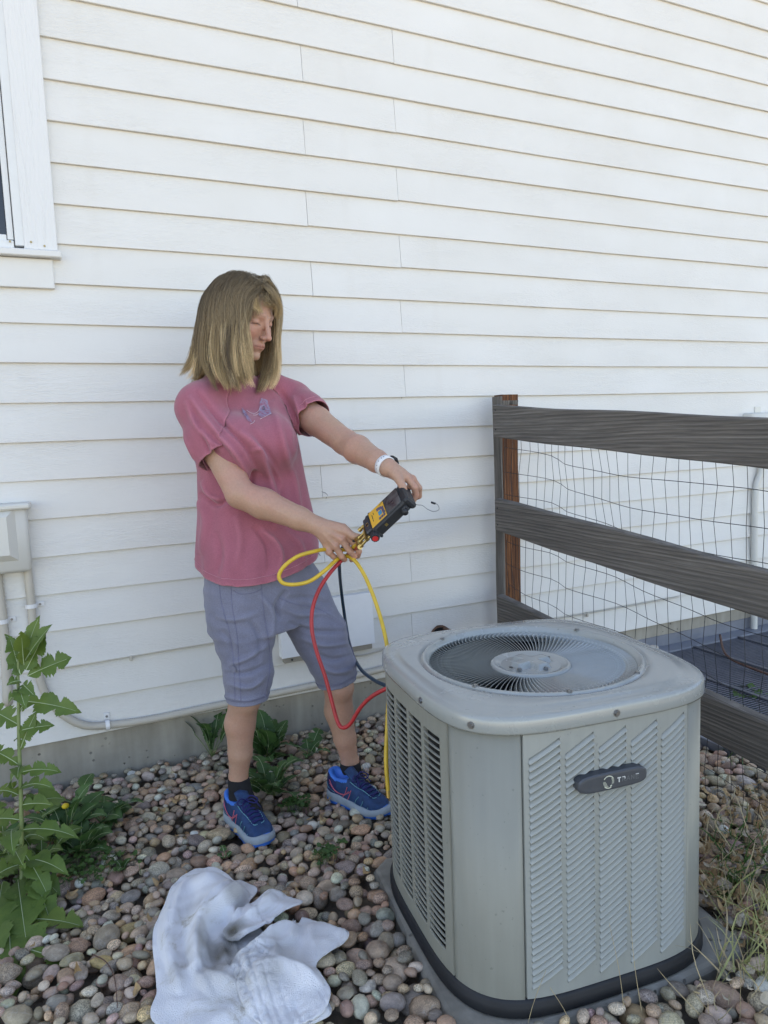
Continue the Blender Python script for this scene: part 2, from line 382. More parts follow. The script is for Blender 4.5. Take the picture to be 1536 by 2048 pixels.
# ================================================================== SETTING
def struct(name, V, F, mat, smooth=False):
    return part(name, V, F, mat, None, smooth, kind='structure')
struct('ground', [(-60, -60, -.075), (60, -60, -.075), (60, 12, -.075), (-60, 12, -.075)], [(0, 1, 2, 3)], M['yard'])
# stone bed: dark soil sheet that carries the river stones, slightly uneven
nx, ny = 60, 46; gx = np.linspace(-1.3, 3.6, nx); gy = np.linspace(-2.9, .02, ny)
V = np.array([(x, y, 0) for y in gy for x in gx]); V[:, 2] = -.045 + .012 * sines(V, 3, 2.2) + .046 * np.clip((-V[:, 1] - .75) / .35, 0, 1)
F = [(j * nx + i, j * nx + i + 1, (j + 1) * nx + i + 1, (j + 1) * nx + i) for j in range(ny - 1) for i in range(nx - 1)]
BED = struct('stone_bed', V, F, M['soil'], True)

# ------------------------------------------------------------------ house
Z0 = 1.4768; EX = .13                           # butt line k sits at Z0 - EX*k
house = thing('house', 'white lap-sided house with concrete foundation filling the background', 'house', (0, 0, 0))
def zk(k): return Z0 - EX * k
mb = MB(); mb.box((1.5, 4.0, 2.93), (15, 7.94, 5.5)); mb.build('wall_body', M['trim'], house)  # closed body behind the planks; its unseen bulk is added to block the sun
mb = MB()                                           # unseen slopes with eaves, added to keep the yard in shade
V = [(-6.6, -.55, 5.55), (9.6, -.55, 5.55), (9.6, 4, 7.6), (-6.6, 4, 7.6), (-6.6, 8.6, 5.55), (9.6, 8.6, 5.55),
     (-6.6, -.55, 5.70), (9.6, -.55, 5.70), (9.6, 4, 7.75), (-6.6, 4, 7.75), (-6.6, 8.6, 5.70), (9.6, 8.6, 5.70)]
F = [(6, 7, 8, 9), (9, 8, 11, 10), (0, 3, 2, 1), (3, 4, 5, 2), (0, 1, 7, 6), (4, 10, 11, 5), (0, 6, 9, 3), (3, 9, 10, 4), (1, 2, 8, 7), (2, 5, 11, 8)]
mb.put(V, F); mb.build('shade_roof', simple('brown_shingles', (.10, .085, .075), .9, var=.3, vscale=40), house)
mb = MB(); nzz = 8
mb.box((1.5, .1, -.05), (15, .2, .44), m=0); mb.build('foundation', M['concrete'], house)
def plank(x0, x1, k, bow=0.):
    """one lap board from butt line k upwards: tilted face, 8 mm thick butt, tiny wave in the butt edge"""
    z0 = zk(k); L = x1 - x0; n = max(2, int(L / .35)); V = []
    xs = np.linspace(0, L, n + 1); g = np.random.default_rng(int(abs(k) * 71 + x0 * 13 + 999))
    wav = .0012 * np.sin(xs * 2.1 + g.random() * 6) + .0007 * np.sin(xs * 5.3 + g.random() * 6); out = .0010 * np.sin(xs * 1.7 + g.random() * 6)
    for x, wz, wy in zip(xs, wav, out):
        V += [(x, -.0020, wz + .001), (x, -.0170 + wy, wz), (x, -.0182 + wy, wz + .0015), (x, -.0062, EX + .012)]
    F = []
    for i in range(n):
        a = i * 4; b = a + 4
        F += [(a, b, b + 1, a + 1), (a + 1, b + 1, b + 2, a + 2), (a + 2, b + 2, b + 3, a + 3)]
    F += [(0, 1, 2, 3), tuple(n * 4 + q for q in (3, 2, 1, 0))]
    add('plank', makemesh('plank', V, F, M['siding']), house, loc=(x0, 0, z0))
GAP = .0016
for k in range(10, -32, -1):
    jA = .972 + .004 * math.sin(k * 2.1); jB = 1.357 + .003 * math.sin(k * 1.3)
    j = jA if (k - 1) % 2 == 1 else jB              # butt joints alternate between two studs
    segs = []
    zt = zk(k)
    left = [(-6.0, -2.69 + (j - .97))]
    if zt > 1.70 and zt < 3.6: segs = [(-6, -2.69 + (j - .97)), (-2.69 + (j - .97), -1.03), (.045, j), (j, j + 3.66), (j + 3.66, 9)]
    else: segs = [(-6, j - 3.66), (j - 3.66, j), (j, j + 3.66), (j + 3.66, 9)]
    for a, b in segs:
        if b - a > .02: plank(a + GAP / 2, b - GAP / 2, k)
# starter strip under the lowest plank
mb = MB(); mb.box((1.5, -.004, zk(10) + .004), (15, .008, .014)); mb.build('starter_strip', M['trim'], house)
# cracks: small dark splits and a nail here and there
def crack(P, r=.0007):
    P = np.array(P); mb = MB(); mb.tube(P, r, 4); mb.build('crack', M['screen'], house)
for px in ([(643, 983), (651, 986), (655, 990), (652, 997)], [(802, 785), (806, 789), (803, 797)], [(631, 1093), (636, 1104), (641, 1112)]):
    crack([onwall(x, y, -.0165) for x, y in px], .0010)

# window at the left edge
wx0, wx1, wzb = -.96, -.015, 1.838
win = add('window', None, house); WL[win.name] = np.zeros(3)
mb = MB(); mb.box(((wx1 + .088) / 2, -.016, 2.62), (.088 - wx1 - .004, .030, 1.56), bev=.002); mb.build('casing', M['trimboard'], win)
mb = MB(); mb.box((wx0 - .05, -.016, 2.62), (.10, .030, 1.56), bev=.002); mb.build('casing', M['trimboard'], win)
mb = MB(); mb.box((-.49, -.016, 3.45), (1.20, .031, .10), bev=.002); mb.build('head_casing', M['trimboard'], win)
mb = MB(); mb.box((-.47, -.022, 1.8255), (1.13, .062, .022), bev=.003); mb.build('sill', M['trim'], win)
mb = MB(); mb.box((-.47, -.013, 1.766), (1.075, .026, .094), bev=.002); mb.build('apron', M['trim'], win)
mb = MB()
for xx in (wx1 - .010, wx0 + .010): mb.box((xx, -.012, 2.62), (.028, .030, 1.54), bev=.002)
mb.box((-.4875, -.012, 1.852), (.89, .030, .026), bev=.002); mb.box((-.4875, -.012, 3.39), (.89, .030, .026), bev=.002)
mb.build('vinyl_frame', M['vinyl'], win)
mb = MB()
for xx in (wx1 - .036, wx0 + .036): mb.box((xx, -.006, 2.62), (.018, .018, 1.50), bev=.001)
mb.box((-.4875, -.006, 1.875), (.85, .018, .020), bev=.001); mb.box((-.4875, -.006, 2.62), (.85, .018, .03)); mb.build('sash', M['vinyl'], win)
mb = MB(); mb.box((-.4875, -.004, 2.62), (.86, .004, 1.5)); mb.build('pane', M['glass'], win)
mb = MB(); mb.box((wx1 - .046, -.011, 2.62), (.003, .006, 1.47)); mb.build('gasket', M['blackplastic'], win)
# rust specks of the casing nails
for x, y in ((62, 484), (89, 492), (20, 483)):
    p = onwall(x, y, -.0318); mb = MB(); mb.tube([p, p + np.array([0, -.0015, 0])], .0035, 8); mb.build('nail_head', simple('rusty_nail', (.42, .33, .16), .8), win)

# ------------------------------------------------------------------ things on the wall
# beige cable box, lower left
bx = thing('cable_box', 'beige plastic utility box with a raised lid at the left edge above two ribbed conduits', 'utility box', (-.28, 0, .9))
mb = MB(); mb.box((-.285, -.045, .905), (.42, .075, .225), bev=.012); mb.build('box_body', M['beige'], bx, True)
mb = MB(); mb.box((-.285, -.05, 1.010), (.445, .10, .020), bev=.006); mb.build('hood', M['beige'], bx)
V = []
for (dx, dz, y) in ((.175, .085, -.082), (.150, .062, -.108)):
    V += [(-.285 - dx, y, .918 - dz), (-.285 + dx, y, .918 - dz), (-.285 + dx, y, .918 + dz), (-.285 - dx, y, .918 + dz)]
part('lid', V, [(4, 5, 6, 7), (0, 1, 5, 4), (1, 2, 6, 5), (2, 3, 7, 6), (3, 0, 4, 7), (3, 2, 1, 0)], M['beige'], bx)
def ribbed(name, P, r, label, grp=None, n=None):
    L = np.linalg.norm(np.diff(P, axis=0), axis=1).sum(); n = int(L / .0042); P = spline(P, n)
    rr = r * (1 + .055 * np.where(np.arange(n) % 2, 1, -1)); V, F = tubevf(P, rr, 14)
    o = part(name, V, F, M['conduit'], None, True); o['label'] = label; o['category'] = 'conduit'
    if grp: o['group'] = grp
    return o
c1 = ribbed('conduit', [(-.182, -.028, .80), (-.178, -.028, .60), (-.182, -.026, .45), (-.186, -.028, .36), (-.19, .02, .335)], .0155,
            'short ribbed beige conduit at the left edge, running straight down from the utility box')
c2 = ribbed('conduit', [(-.090, -.030, .80), (-.089, -.030, .66), (-.092, -.030, .52), (-.085, -.030, .42), (-.062, -.030, .335), (-.015, -.030, .265), (.045, -.030, .220),
                        (.118, -.030, .205), (.262, -.030, .196), (.48, -.032, .200), (.70, -.032, .204), (.92, -.032, .208), (1.22, -.032, .222), (1.5, -.032, .23), (1.75, -.03, .20)], .0135,
            'long ribbed beige conduit that curves down and runs along the foundation top behind the woman')
def strap(x, z, horiz, lab, r=.0155):
    mb = MB(); y = -.030
    ang = np.linspace(-1.7, 1.7, 9); P = []
    if horiz: P = [(x, y - math.cos(a) * (r + .001), z + math.sin(a) * (r + .001)) for a in ang]; ax = np.array([1, 0, 0]); tab = (x, -.016, z + r + .012)
    else: P = [(x + math.sin(a) * (r + .001), y - math.cos(a) * (r + .001), z) for a in ang]; ax = np.array([0, 0, 1]); tab = (x + r + .012, -.016, z)
    P = np.array(P); V = []; n = len(P)
    nn = P - np.array([x, y, z]); nn /= np.linalg.norm(nn, axis=1)[:, None]
    for s in (-.007, .007):
        V += list(P + ax * s); V += list(P + nn * .0022 + ax * s)
    a0, b0, a1, b1 = 0, n, 2 * n, 3 * n; F = []
    for i in range(n - 1): F += [(b0 + i, b0 + i + 1, b1 + i + 1, b1 + i), (a0 + i, a0 + i + 1, b0 + i + 1, b0 + i), (a1 + i, b1 + i, b1 + i + 1, a1 + i + 1)]
    th = thing('pipe_strap', lab, 'strap', (x, 0, z)); mb.put(V, F); mb.box(tab, (.020 if horiz else .026, .004, .026 if horiz else .016), bev=.001)
    mb.build('band', M['strap'], th)
    mb2 = MB(); mb2.tube([np.array(tab) + (0, -.001, 0), np.array(tab) + (0, -.0045, 0)], .0042, 8); mb2.build('screw', M['screw'], th)
strap(-.090, .668, False, 'white pipe strap high on the right-hand vertical conduit below the utility box')
strap(-.180, .628, False, 'white pipe strap at the left edge on the shorter conduit', .0165)
strap(.118, .206, True, 'white pipe strap with screw holding the curved conduit at the foundation')
# thin cable along a lap with small clips
P = spline([(-.082, -.022, .437), (.03, -.02, .436), (.215, -.019, .438), (.50, -.018, .441), (.9, -.018, .435), (1.06, -.020, .30), (1.243, -.022, .300), (1.49, -.020, .298), (1.9, -.02, .300), (2.35, -.02, .300), (2.9, -.02, .302)], 160)
th = thing('wall_cable', 'thin beige cable tucked under the laps along the lower wall', 'cable', tuple(P[0]))
mb = MB(); mb.tube(P, .0030, 6); mb.build('cable_run', M['conduit'], th, True)
for x, z in ((.215, .438), (1.243, .300), (2.30, .300)):
    mb = MB(); mb.box((x, -.020, z - .006), (.011, .010, .020), bev=.002); mb.build('cable_clip', M['conduit'], th)
# white cover plate tilted out from the wall, behind the knees
A = [onwall(548, 1205, -.060), onwall(737, 1198, -.060), onwall(757, 1290, -.075), onwall(548, 1327, -.075)]
pc = thing('vent_cover', 'flat white metal cover box low on the wall behind the woman\'s knees', 'vent cover', (.95, 0, .44))
x0, x1 = .765, 1.160; zt, zb_ = .555, .345; mb = MB()
V = [(x0, -.055, zb_), (x1, -.055, zb_), (x1, -.040, zt), (x0, -.040, zt), (x0, -.012, zb_), (x1, -.012, zb_), (x1, -.012, zt), (x0, -.012, zt)]
mb.put(V, [(0, 1, 2, 3), (1, 5, 6, 2), (4, 0, 3, 7), (3, 2, 6, 7)]); mb.build('cover_plate', M['plate'], pc)
mb = MB(); mb.box(((x0 + x1) / 2, -.030, zb_ - .012), (x1 - x0 - .02, .034, .022)); mb.build('base_box', simple('tan_box', (.30, .27, .22), .7), pc)
mb = MB(); mb.tube([(x0 + .04, -.048, zb_ - .012), (x0 + .04, -.052, zb_ - .012)], .0035, 8); mb.build('screw', M['blackplastic'], pc)
# pipe hole
c = onwall(880, 1272, -.016); ph = thing('refrigerant_pipe', 'black foam-covered pipe coming out of a torn round hole in the siding behind the condenser', 'pipe', tuple(c))
mb = MB(); ang = np.linspace(0, 2 * math.pi, 24, endpoint=False); g = np.random.default_rng(3)
outer = [(c[0] + .050 * math.cos(a) * (1 + .10 * g.random()), -.0175, c[2] + .046 * math.sin(a) * (1 + .12 * g.random())) for a in ang]
inner = [(c[0] + .043 * math.cos(a) * (1 + .08 * g.random()), -.0180, c[2] + .039 * math.sin(a)) for a in ang]
mb.put(outer + inner, [(i, (i + 1) % 24, 24 + (i + 1) % 24, 24 + i) for i in range(24)]); mb.build('torn_edge', M['brownfoam'], ph)
mb = MB(); mb.put(inner, [tuple(range(24))]); mb.V[0][:, 1] = -.0176; mb.build('hole', newmat('hole_black', (.004, .004, .004), 1)[0], ph)
P = spline([(c[0] - .008, .0, c[2] - .004), (c[0] + .004, -.06, c[2] - .010), (c[0] + .03, -.13, c[2] - .05), (c[0] + .02, -.26, c[2] - .16), (c[0] - .10, -.6, .10), (c[0] - .30, -1.0, .10)], 30)
mb = MB(); mb.tube(P, .027, 14); mb.build('foam_sleeve', M['foam'], ph, True)
P2 = spline([(c[0] + .020, -.01, c[2] + .030), (c[0] + .045, -.07, c[2] + .015), (c[0] + .075, -.14, c[2] - .04), (c[0] + .06, -.26, c[2] - .15)], 16)
mb = MB(); mb.tube(P2, .009, 8); mb.build('brown_line', M['brownfoam'], ph, True)
# right utility box and its conduit
rb = thing('junction_box', 'small white junction box at the right edge above the top fence rail', 'junction box', (3.46, 0, 1.13))
mb = MB(); mb.box((3.475, -.045, 1.135), (.24, .075, .20), bev=.012); mb.build('box_body', M['beige'], rb, True)
mb = MB(); mb.box((3.50, -.085, 1.13), (.13, .012, .14), bev=.004); mb.build('lid', M['beige'], rb)
mb = MB(); mb.box((3.47, -.018, 1.250), (.045, .006, .036), bev=.001); mb.build('mounting_tab', M['beige'], rb)
P = spline([(3.50, -.035, 1.02), (3.485, -.035, .92), (3.452, -.033, .84), (3.444, -.033, .70), (3.447, -.033, .35), (3.455, -.033, .02)], 40)
V, F = tubevf(P, .017, 10); o = part('conduit', V, F, M['beige'], None, True); o['label'] = 'smooth cream pipe running down the wall under the junction box at the right edge'; o['category'] = 'conduit'

# ------------------------------------------------------------------ window well cover beyond the fence
ww = thing('window_well_cover', 'dark metal grate covering a window well beyond the wire fence', 'window well cover', (2.9, -.5, .03))
X0, X1, Y0, Y1, ZW = 2.12, 3.75, -1.12, -.085, .045
mb = MB()
mb.box(((X0 + X1) / 2, Y1 + .035, ZW + .004), (X1 - X0 + .12, .085, .012), bev=.002); mb.box(((X0 + X1) / 2, Y1 + .082, ZW + .03), (X1 - X0 + .12, .006, .07))
mb.build('flashing', M['galv'], ww)
mb = MB(); mb.box(((X0 + X1) / 2, Y0 - .02, ZW - .004), (X1 - X0 + .10, .05, .035), bev=.003); mb.box((X0 - .02, (Y0 + Y1) / 2, ZW - .004), (.05, Y1 - Y0, .035), bev=.003)
mb.build('frame', M['galv'], ww)
mb = MB(); n = 62
for i in range(n):
    y = Y0 + (i + .5) * (Y1 - Y0) / n; mb.box(((X0 + X1) / 2, y, ZW), (X1 - X0, .0070, .0035), R=Matrix.Rotation(.35, 3, 'X'))
mb.build('grille', M['grate'], ww, kind='stuff')
for i in range(5):
    x = X0 + (i + .5) * (X1 - X0) / 5; mb = MB(); mb.box((x, (Y0 + Y1) / 2, ZW + .004), (.020, Y1 - Y0, .012), bev=.002); mb.build('cross_bar', M['grate'], ww)
mb = MB(); mb.box(((X0 + X1) / 2, (Y0 + Y1) / 2, ZW - .055), (X1 - X0, Y1 - Y0, .04)); mb.build('well_bottom', M['soil'], ww)
# broken lumps of stone on the flashing
def rockobj(name, c, s, seed, label=None, cat=None, parent=None, colr=(.30, .22, .17), rot=None):
    V, F = ICO3; V = V.copy(); V = V * (1 + .18 * sines(V, seed, 1.6, 2)[:, None])
    V = V * np.asarray(s) / 2
    me = makemesh(name, V, F, M['stoneC'], True); o = bpy.data.objects.new(name, me); COL.objects.link(o); o.location = c; o.color = (*colr, 1)
    if rot: o.rotation_euler = rot
    if label: o['label'] = label; o['category'] = cat
    return o
def ico(sub):
    import bmesh
    b = bmesh.new(); bmesh.ops.create_icosphere(b, subdivisions=sub, radius=1.); V = np.array([v.co[:] for v in b.verts]); F = [tuple(v.index for v in f.verts) for f in b.faces]; b.free(); return V, F
ICO2 = ico(2); ICO3 = ico(3)
m, t = newmat('sandstone_lump', (.3, .22, .17), .85); v = coords(t); oi = t.add('ShaderNodeObjectInfo')
setcol(t, mixc(t, ramp(t, noise(t, v, 30, 5, .7), [(.35, (0, 0, 0)), (.65, (1, 1, 1))]), oi.outputs['Color'], (.45, .40, .34))); bump(t, noise(t, v, 60, 5, .7), .7, .006); M['stoneC'] = m
rockobj('stone_lump', (2.56, -.055, .105), (.085, .06, .085), 4, 'reddish broken stone lump lying on the flashing against the foundation', 'stone')
rockobj('stone_lump', (2.68, -.06, .075), (.085, .05, .04), 9, 'pale small stone next to the reddish lump on the flashing', 'stone', colr=(.42, .38, .33))
P = spline([onground(1440, 1270, .075), onground(1447, 1300, .085), onground(1462, 1318, .075), onground(1500, 1335, .065), onground(1540, 1350, .065)], 14)
V, F = tubevf(P, .006, 6); o = part('vine_stem', V, F, M['twig'], None, True); o['label'] = 'brown curved dry stem lying over the window well grate'; o['category'] = 'stem'

# ------------------------------------------------------------------ fence
fx = 1.70; SL = .0816                             # rails fall towards the camera with the ground
fn = thing('fence', 'weathered grey three-rail wooden fence with wire mesh running from the house wall', 'fence', (1.75, -.3, .4))
def rail(z0, z1, y0=-.145, y1=-3.3):
    n = 26; L = y0 - y1; nz = 6; g = np.random.default_rng(int(z0 * 100)); V = []; th_ = .038
    for i in range(n + 1):
        s = i / n * L; c = -SL * s
        w_ = .003 * math.sin(s * 3 + z0 * 9) + .002 * math.sin(s * 9.1 + z0)
        w2 = .003 * math.sin(s * 2.3 + z0 * 4) + .0016 * math.sin(s * 11 + z0)
        pts = [(-th_ / 2, z0 + c + w2 + .004), (-th_ / 2 + .004, z0 + c + w2), (th_ / 2 - .004, z0 + c + w2), (th_ / 2, z0 + c + w2 + .004),
               (th_ / 2, z1 + c + w_ - .004), (th_ / 2 - .004, z1 + c + w_), (-th_ / 2 + .004, z1 + c + w_), (-th_ / 2, z1 + c + w_ - .004)]
        for dx, z in pts: V.append((s, dx, z))
    F = []
    for i in range(n):
        for q in range(8): F.append((i * 8 + q, (i + 1) * 8 + q, (i + 1) * 8 + (q + 1) % 8, i * 8 + (q + 1) % 8))
    F += [tuple(range(8)), tuple(n * 8 + q for q in range(8))[::-1]]
    zc = (z0 + z1) / 2; V = np.array(V) - (0, 0, zc)
    o = add('rail', makemesh('rail', V, F, M['greywood']), fn, loc=(fx + .019 - 1.75, y0 + .3, zc - .4)); o.rotation_euler = (0, 0, -math.pi / 2); return o
rail(1.170, 1.303); rail(.772, .905); rail(.357, .492)
# post: grey sawn outer face, red-brown stained front, slightly leaning
mb = MB(); L = 1.42
g = np.random.default_rng(5)
def postmesh(sx, sy):
    V = []; n = 18
    for i in range(n + 1):
        s = i / n * L
        for (a, b) in ((-1, -1), (1, -1), (1, 1), (-1, 1)): V.append((s, a * sx / 2 + .0015 * math.sin(s * 13 + a), b * sy / 2 + .002 * math.sin(s * 9 + b * 2)))
    F = [(i * 4 + q, (i + 1) * 4 + q, (i + 1) * 4 + (q + 1) % 4, i * 4 + (q + 1) % 4) for i in range(n) for q in range(4)] + [(3, 2, 1, 0), tuple(n * 4 + q for q in range(4))]
    return V, F
pv, pf = postmesh(.052, .080)
o = add('post', makemesh('post', pv, pf, M['brownwood'], False), fn, loc=(1.795 - 1.75, -.105 + .3, -.075 - .4)); o.rotation_euler = (0, -math.pi / 2, 0)
pv, pf = postmesh(.054, .010)
o = add('post_face_board', makemesh('post_face_board', np.array(pv) * (.995, 1, 1), pf, M['greywood'], False), fn, loc=(1.7495 - 1.75, -.105 + .3, -.075 - .4)); o.rotation_euler = (0, -math.pi / 2, 0)
pv, pf = postmesh(.056, .084); pv = np.array(pv); pv[:, 0] = pv[:, 0] * .10
o = add('post_top', makemesh('post_top', pv, pf, M['greywood'], False), fn, loc=(1.793 - 1.75, -.105 + .3, 1.178 - .4)); o.rotation_euler = (0, -math.pi / 2, 0)
for z in (1.28, 1.20, .87, .80):
    mb = MB(); mb.tube([(1.6995, -.165, z), (1.6975, -.165, z)], .0035, 8); mb.build('nail_head', M['blackplastic'], fn)
# wire mesh behind the rails
wx = 1.742; ys = []; y = -.165
while y > -2.2: ys.append(y); y -= .0485 * (.9 + .2 * g.random())
zs = [1.215, 1.115, 1.015, .925, .83, .735, .64, .545, .45, .34, .24, .14, .05]
dis = {}
def wn(y, z0):      # bent mesh node
    s = -.15 - y; kx = .010 * math.sin(7.3 * s + 5 * z0) + .006 * math.sin(19 * s + 3 * z0); dz = .010 * math.sin(5.1 * s + z0 * 7) - .016 * math.exp(-((s - .30) / .05) ** 2) * 0
    st = -.018 / (1 + math.exp(-(s - .36) / .012)); dy = .006 * math.sin(31 * z0 + 13 * s) + .012 * math.sin(4.0 * z0 + 2.5 * s)
    return np.array([wx + kx, y + dy, z0 - SL * s + dz + st])
for y in ys:
    P = [wn(y, z) for z in zs]; mb = MB(); mb.tube(P, .0011, 4); mb.build('vertical_wire', M['wire'], fn)
for z in zs:
    P = [wn(y, z) for y in ys]; mb = MB(); mb.tube(P, .0011, 4); mb.build('horizontal_wire', M['wire'], fn)
# ================================================================== CONDENSER
AYAW = math.radians(-6.5); AC0 = np.array([.985, -1.355, 0.]); AR = .308; AN = 3.9
E1 = np.array([math.cos(AYAW), math.sin(AYAW), 0]); E2 = np.array([-math.sin(AYAW), math.cos(AYAW), 0]); E3 = np.array([0, 0, 1.])
ZB, ZT = .088, .632
def aw(p):
    p = np.asarray(p, float); return AC0 + p[..., 0:1] * E1 + p[..., 1:2] * E2 + p[..., 2:3] * E3
def sup(th, R=AR, n=AN):
    c, s = math.cos(th), math.sin(th); r = R / (abs(c) ** n + abs(s) ** n) ** (1 / n); return np.array([r * c, r * s])
def sidept(u, z, R=AR, side=0):
    """point on side 0 = front (-y), 1 = left (-x), 2 = back, 3 = right; u is the sideways coordinate"""
    y = (max(0., R ** AN - abs(u) ** AN)) ** (1 / AN)
    return {0: (u, -y, z), 1: (-y, -u, z), 2: (-u, y, z), 3: (y, u, z)}[side]
ac = thing('condenser', 'grey-green outdoor air conditioning condenser with slanted front louvers and round top fan guard', 'air conditioner', tuple(AC0 + (0, 0, ZB)))
SE = .190                                            # seam position: panels span -SE..SE, corner posts between
def extr(th0, th1, R, z0, z1, n=14, flip=False):
    V = []; 
    for i in range(n + 1):
        p = sup(th0 + (th1 - th0) * i / n, R); V += [(p[0], p[1], z0), (p[0], p[1], z1)]
    return aw(np.array(V)), [(2 * i, 2 * i + 2, 2 * i + 3, 2 * i + 1) for i in range(n)]
def uth(u):                                          # angle of front seam
    p = sidept(u, 0)[:2]; return math.atan2(p[1], p[0])
thS = uth(SE) + math.pi / 2                          # half-angle of a panel
for q in range(4):
    a0 = q * math.pi / 2 + thS + .006; a1 = (q + 1) * math.pi / 2 - thS - .006
    n = 16; V = []; 
    for i in range(n + 1):
        a = a0 + (a1 - a0) * i / n
        for R in (AR, AR - .012):
            p = sup(a, R); V += [(p[0], p[1], ZB), (p[0], p[1], ZT)]
    F = []
    for i in range(n):
        b = i * 4; F += [(b, b + 4, b + 5, b + 1), (b + 2, b + 3, b + 7, b + 6), (b + 1, b + 5, b + 7, b + 3)]
    F += [(0, 1, 3, 2), (n * 4, n * 4 + 2, n * 4 + 3, n * 4 + 1)]
    part('corner_post', aw(np.array(V)), F, M['ac'], ac, True)
# inner coil: dark finned block, and a dark floor
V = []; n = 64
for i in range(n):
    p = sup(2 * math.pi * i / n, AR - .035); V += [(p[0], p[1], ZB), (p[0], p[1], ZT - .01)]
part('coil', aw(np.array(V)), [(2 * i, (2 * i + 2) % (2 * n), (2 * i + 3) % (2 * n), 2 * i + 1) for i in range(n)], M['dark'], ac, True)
def louver_panel(side, cols, ztop, zbot, slope, pitch, fin, mat, vis=True):
    """panel sheet with stacked openings; each column (u0,u1); openings run zbot..ztop (+slope*(u-u0))"""
    off = .0012; RR = AR + off
    P = lambda u, z, d=0.: sidept(u, z, RR - d, side)
    pm = MB(); edges = [-SE + .002] + [e for c in cols for e in c] + [SE - .002]
    def quad(u0, u1, zf0, zf1, d=0.):
        k = max(1, int((u1 - u0) / .02)); V = []
        for i in range(k + 1):
            u = u0 + (u1 - u0) * i / k; V += [P(u, zf0(u), d), P(u, zf1(u), d)]
        pm.put(aw(np.array(V)), [(2 * i, 2 * i + 2, 2 * i + 3, 2 * i + 1) for i in range(k)])
    for i in range(0, len(edges), 2): quad(edges[i], edges[i + 1], lambda u: ZB + .004, lambda u: ZT - .003)
    for (u0, u1) in cols:
        quad(u0, u1, lambda u: zt_(u, u0), lambda u: ZT - .003) if False else None
        zt_f = lambda u, a=u0: ztop + slope * (u - a); zb_f = lambda u, a=u0: zbot + slope * (u - a)
        quad(u0, u1, zt_f, lambda u: ZT - .003); quad(u0, u1, lambda u: ZB + .004, zb_f)
        for uu in (u0, u1):                          # side returns into the opening
            za, zb2 = zb_f(uu), zt_f(uu); pm.put(aw(np.array([P(uu, za), P(uu, zb2), P(uu, zb2, .010), P(uu, za, .010)])), [(0, 1, 2, 3)])
    for uu in (-SE + .002, SE - .002):
        pm.put(aw(np.array([P(uu, ZB + .004), P(uu, ZT - .003), P(uu, ZT - .003, .008), P(uu, ZB + .004, .008)])), [(0, 1, 2, 3)])
    po = pm.build('louver_panel', mat, ac, False)
    mod = po.modifiers.new('s', 'SOLIDIFY'); mod.thickness = .0011; mod.offset = -1
    W_ = WL[ac.name]
    cache = {}
    for (u0, u1) in cols:
        nrow = int(round((ztop - zbot) / pitch)); key = (round(u0, 4))
        # local louver mesh, reused up the column
        k = 5; V = []
        for i in range(k + 1):
            u = u0 + (u1 - u0) * i / k; zz = slope * (u - u0); e = math.sin(math.pi * i / k)
            if fin == 'shingle':       # upper edge tucked in, lower edge proud with a small lip
                prof = [(-.0120, pitch * 1.12), (-.0060, pitch * .78), (.0042 + .0006 * e, pitch * .36), (.0044 + .0006 * e, pitch * .24), (-.0050, pitch * .20)]
            else:                      # flat fins with open dark gap above them
                prof = [(-.0030, pitch * .15), (-.0018, pitch * .145), (.0000 + .0006 * e, pitch * .12), (.0006 + .0010 * e, pitch * .06), (.0006 + .0010 * e, pitch * .0)]
            for d, h in prof: V.append(P(u, zz + h, -d))
        m4 = 5; F = [(i * m4 + q, (i + 1) * m4 + q, (i + 1) * m4 + q + 1, i * m4 + q + 1) for i in range(k) for q in range(m4 - 1)]
        Vw = aw(np.array(V)); org = Vw[0].copy(); me = makemesh('louver', Vw - org, F, mat, True)
        for r in range(nrow):
            z = zbot + r * pitch
            add('louver', me, po, loc=tuple(org - W_ + np.array([0, 0, z])))
    return po
cols5 = [(-.179 + i * .0738, -.179 + i * .0738 + .0630) for i in range(5)]
louver_panel(0, cols5, .582, .110, .55, .0143, 'shingle', M['acpanel'])
cols4 = [(-.168 + i * .0865, -.168 + i * .0865 + .0720) for i in range(4)]
louver_panel(1, cols4, .590, .130, 0., .0149, 'fin', M['ac'])
for sd_ in (2, 3):                                    # sides away from the camera: same sheet, louvers joined
    V = []; k = 10
    pm = MB()
    for i in range(k + 1):
        u = -SE + .002 + (2 * SE - .004) * i / k; V += [sidept(u, ZB + .004, AR + .001, sd_), sidept(u, ZT - .003, AR + .001, sd_)]
    pm.put(aw(np.array(V)), [(2 * i, 2 * i + 2, 2 * i + 3, 2 * i + 1) for i in range(k)])
    for r in range(34):
        z = .10 + r * .0141; V = []
        for i in range(k + 1):
            u = -.165 + .33 * i / k; V += [sidept(u, z, AR + .004, sd_), sidept(u, z + .009, AR + .0005, sd_)]
        pm.put(aw(np.array(V)), [(2 * i, 2 * i + 2, 2 * i + 3, 2 * i + 1) for i in range(k)])
    pm.build('louver_panel', M['ac'], ac, True)
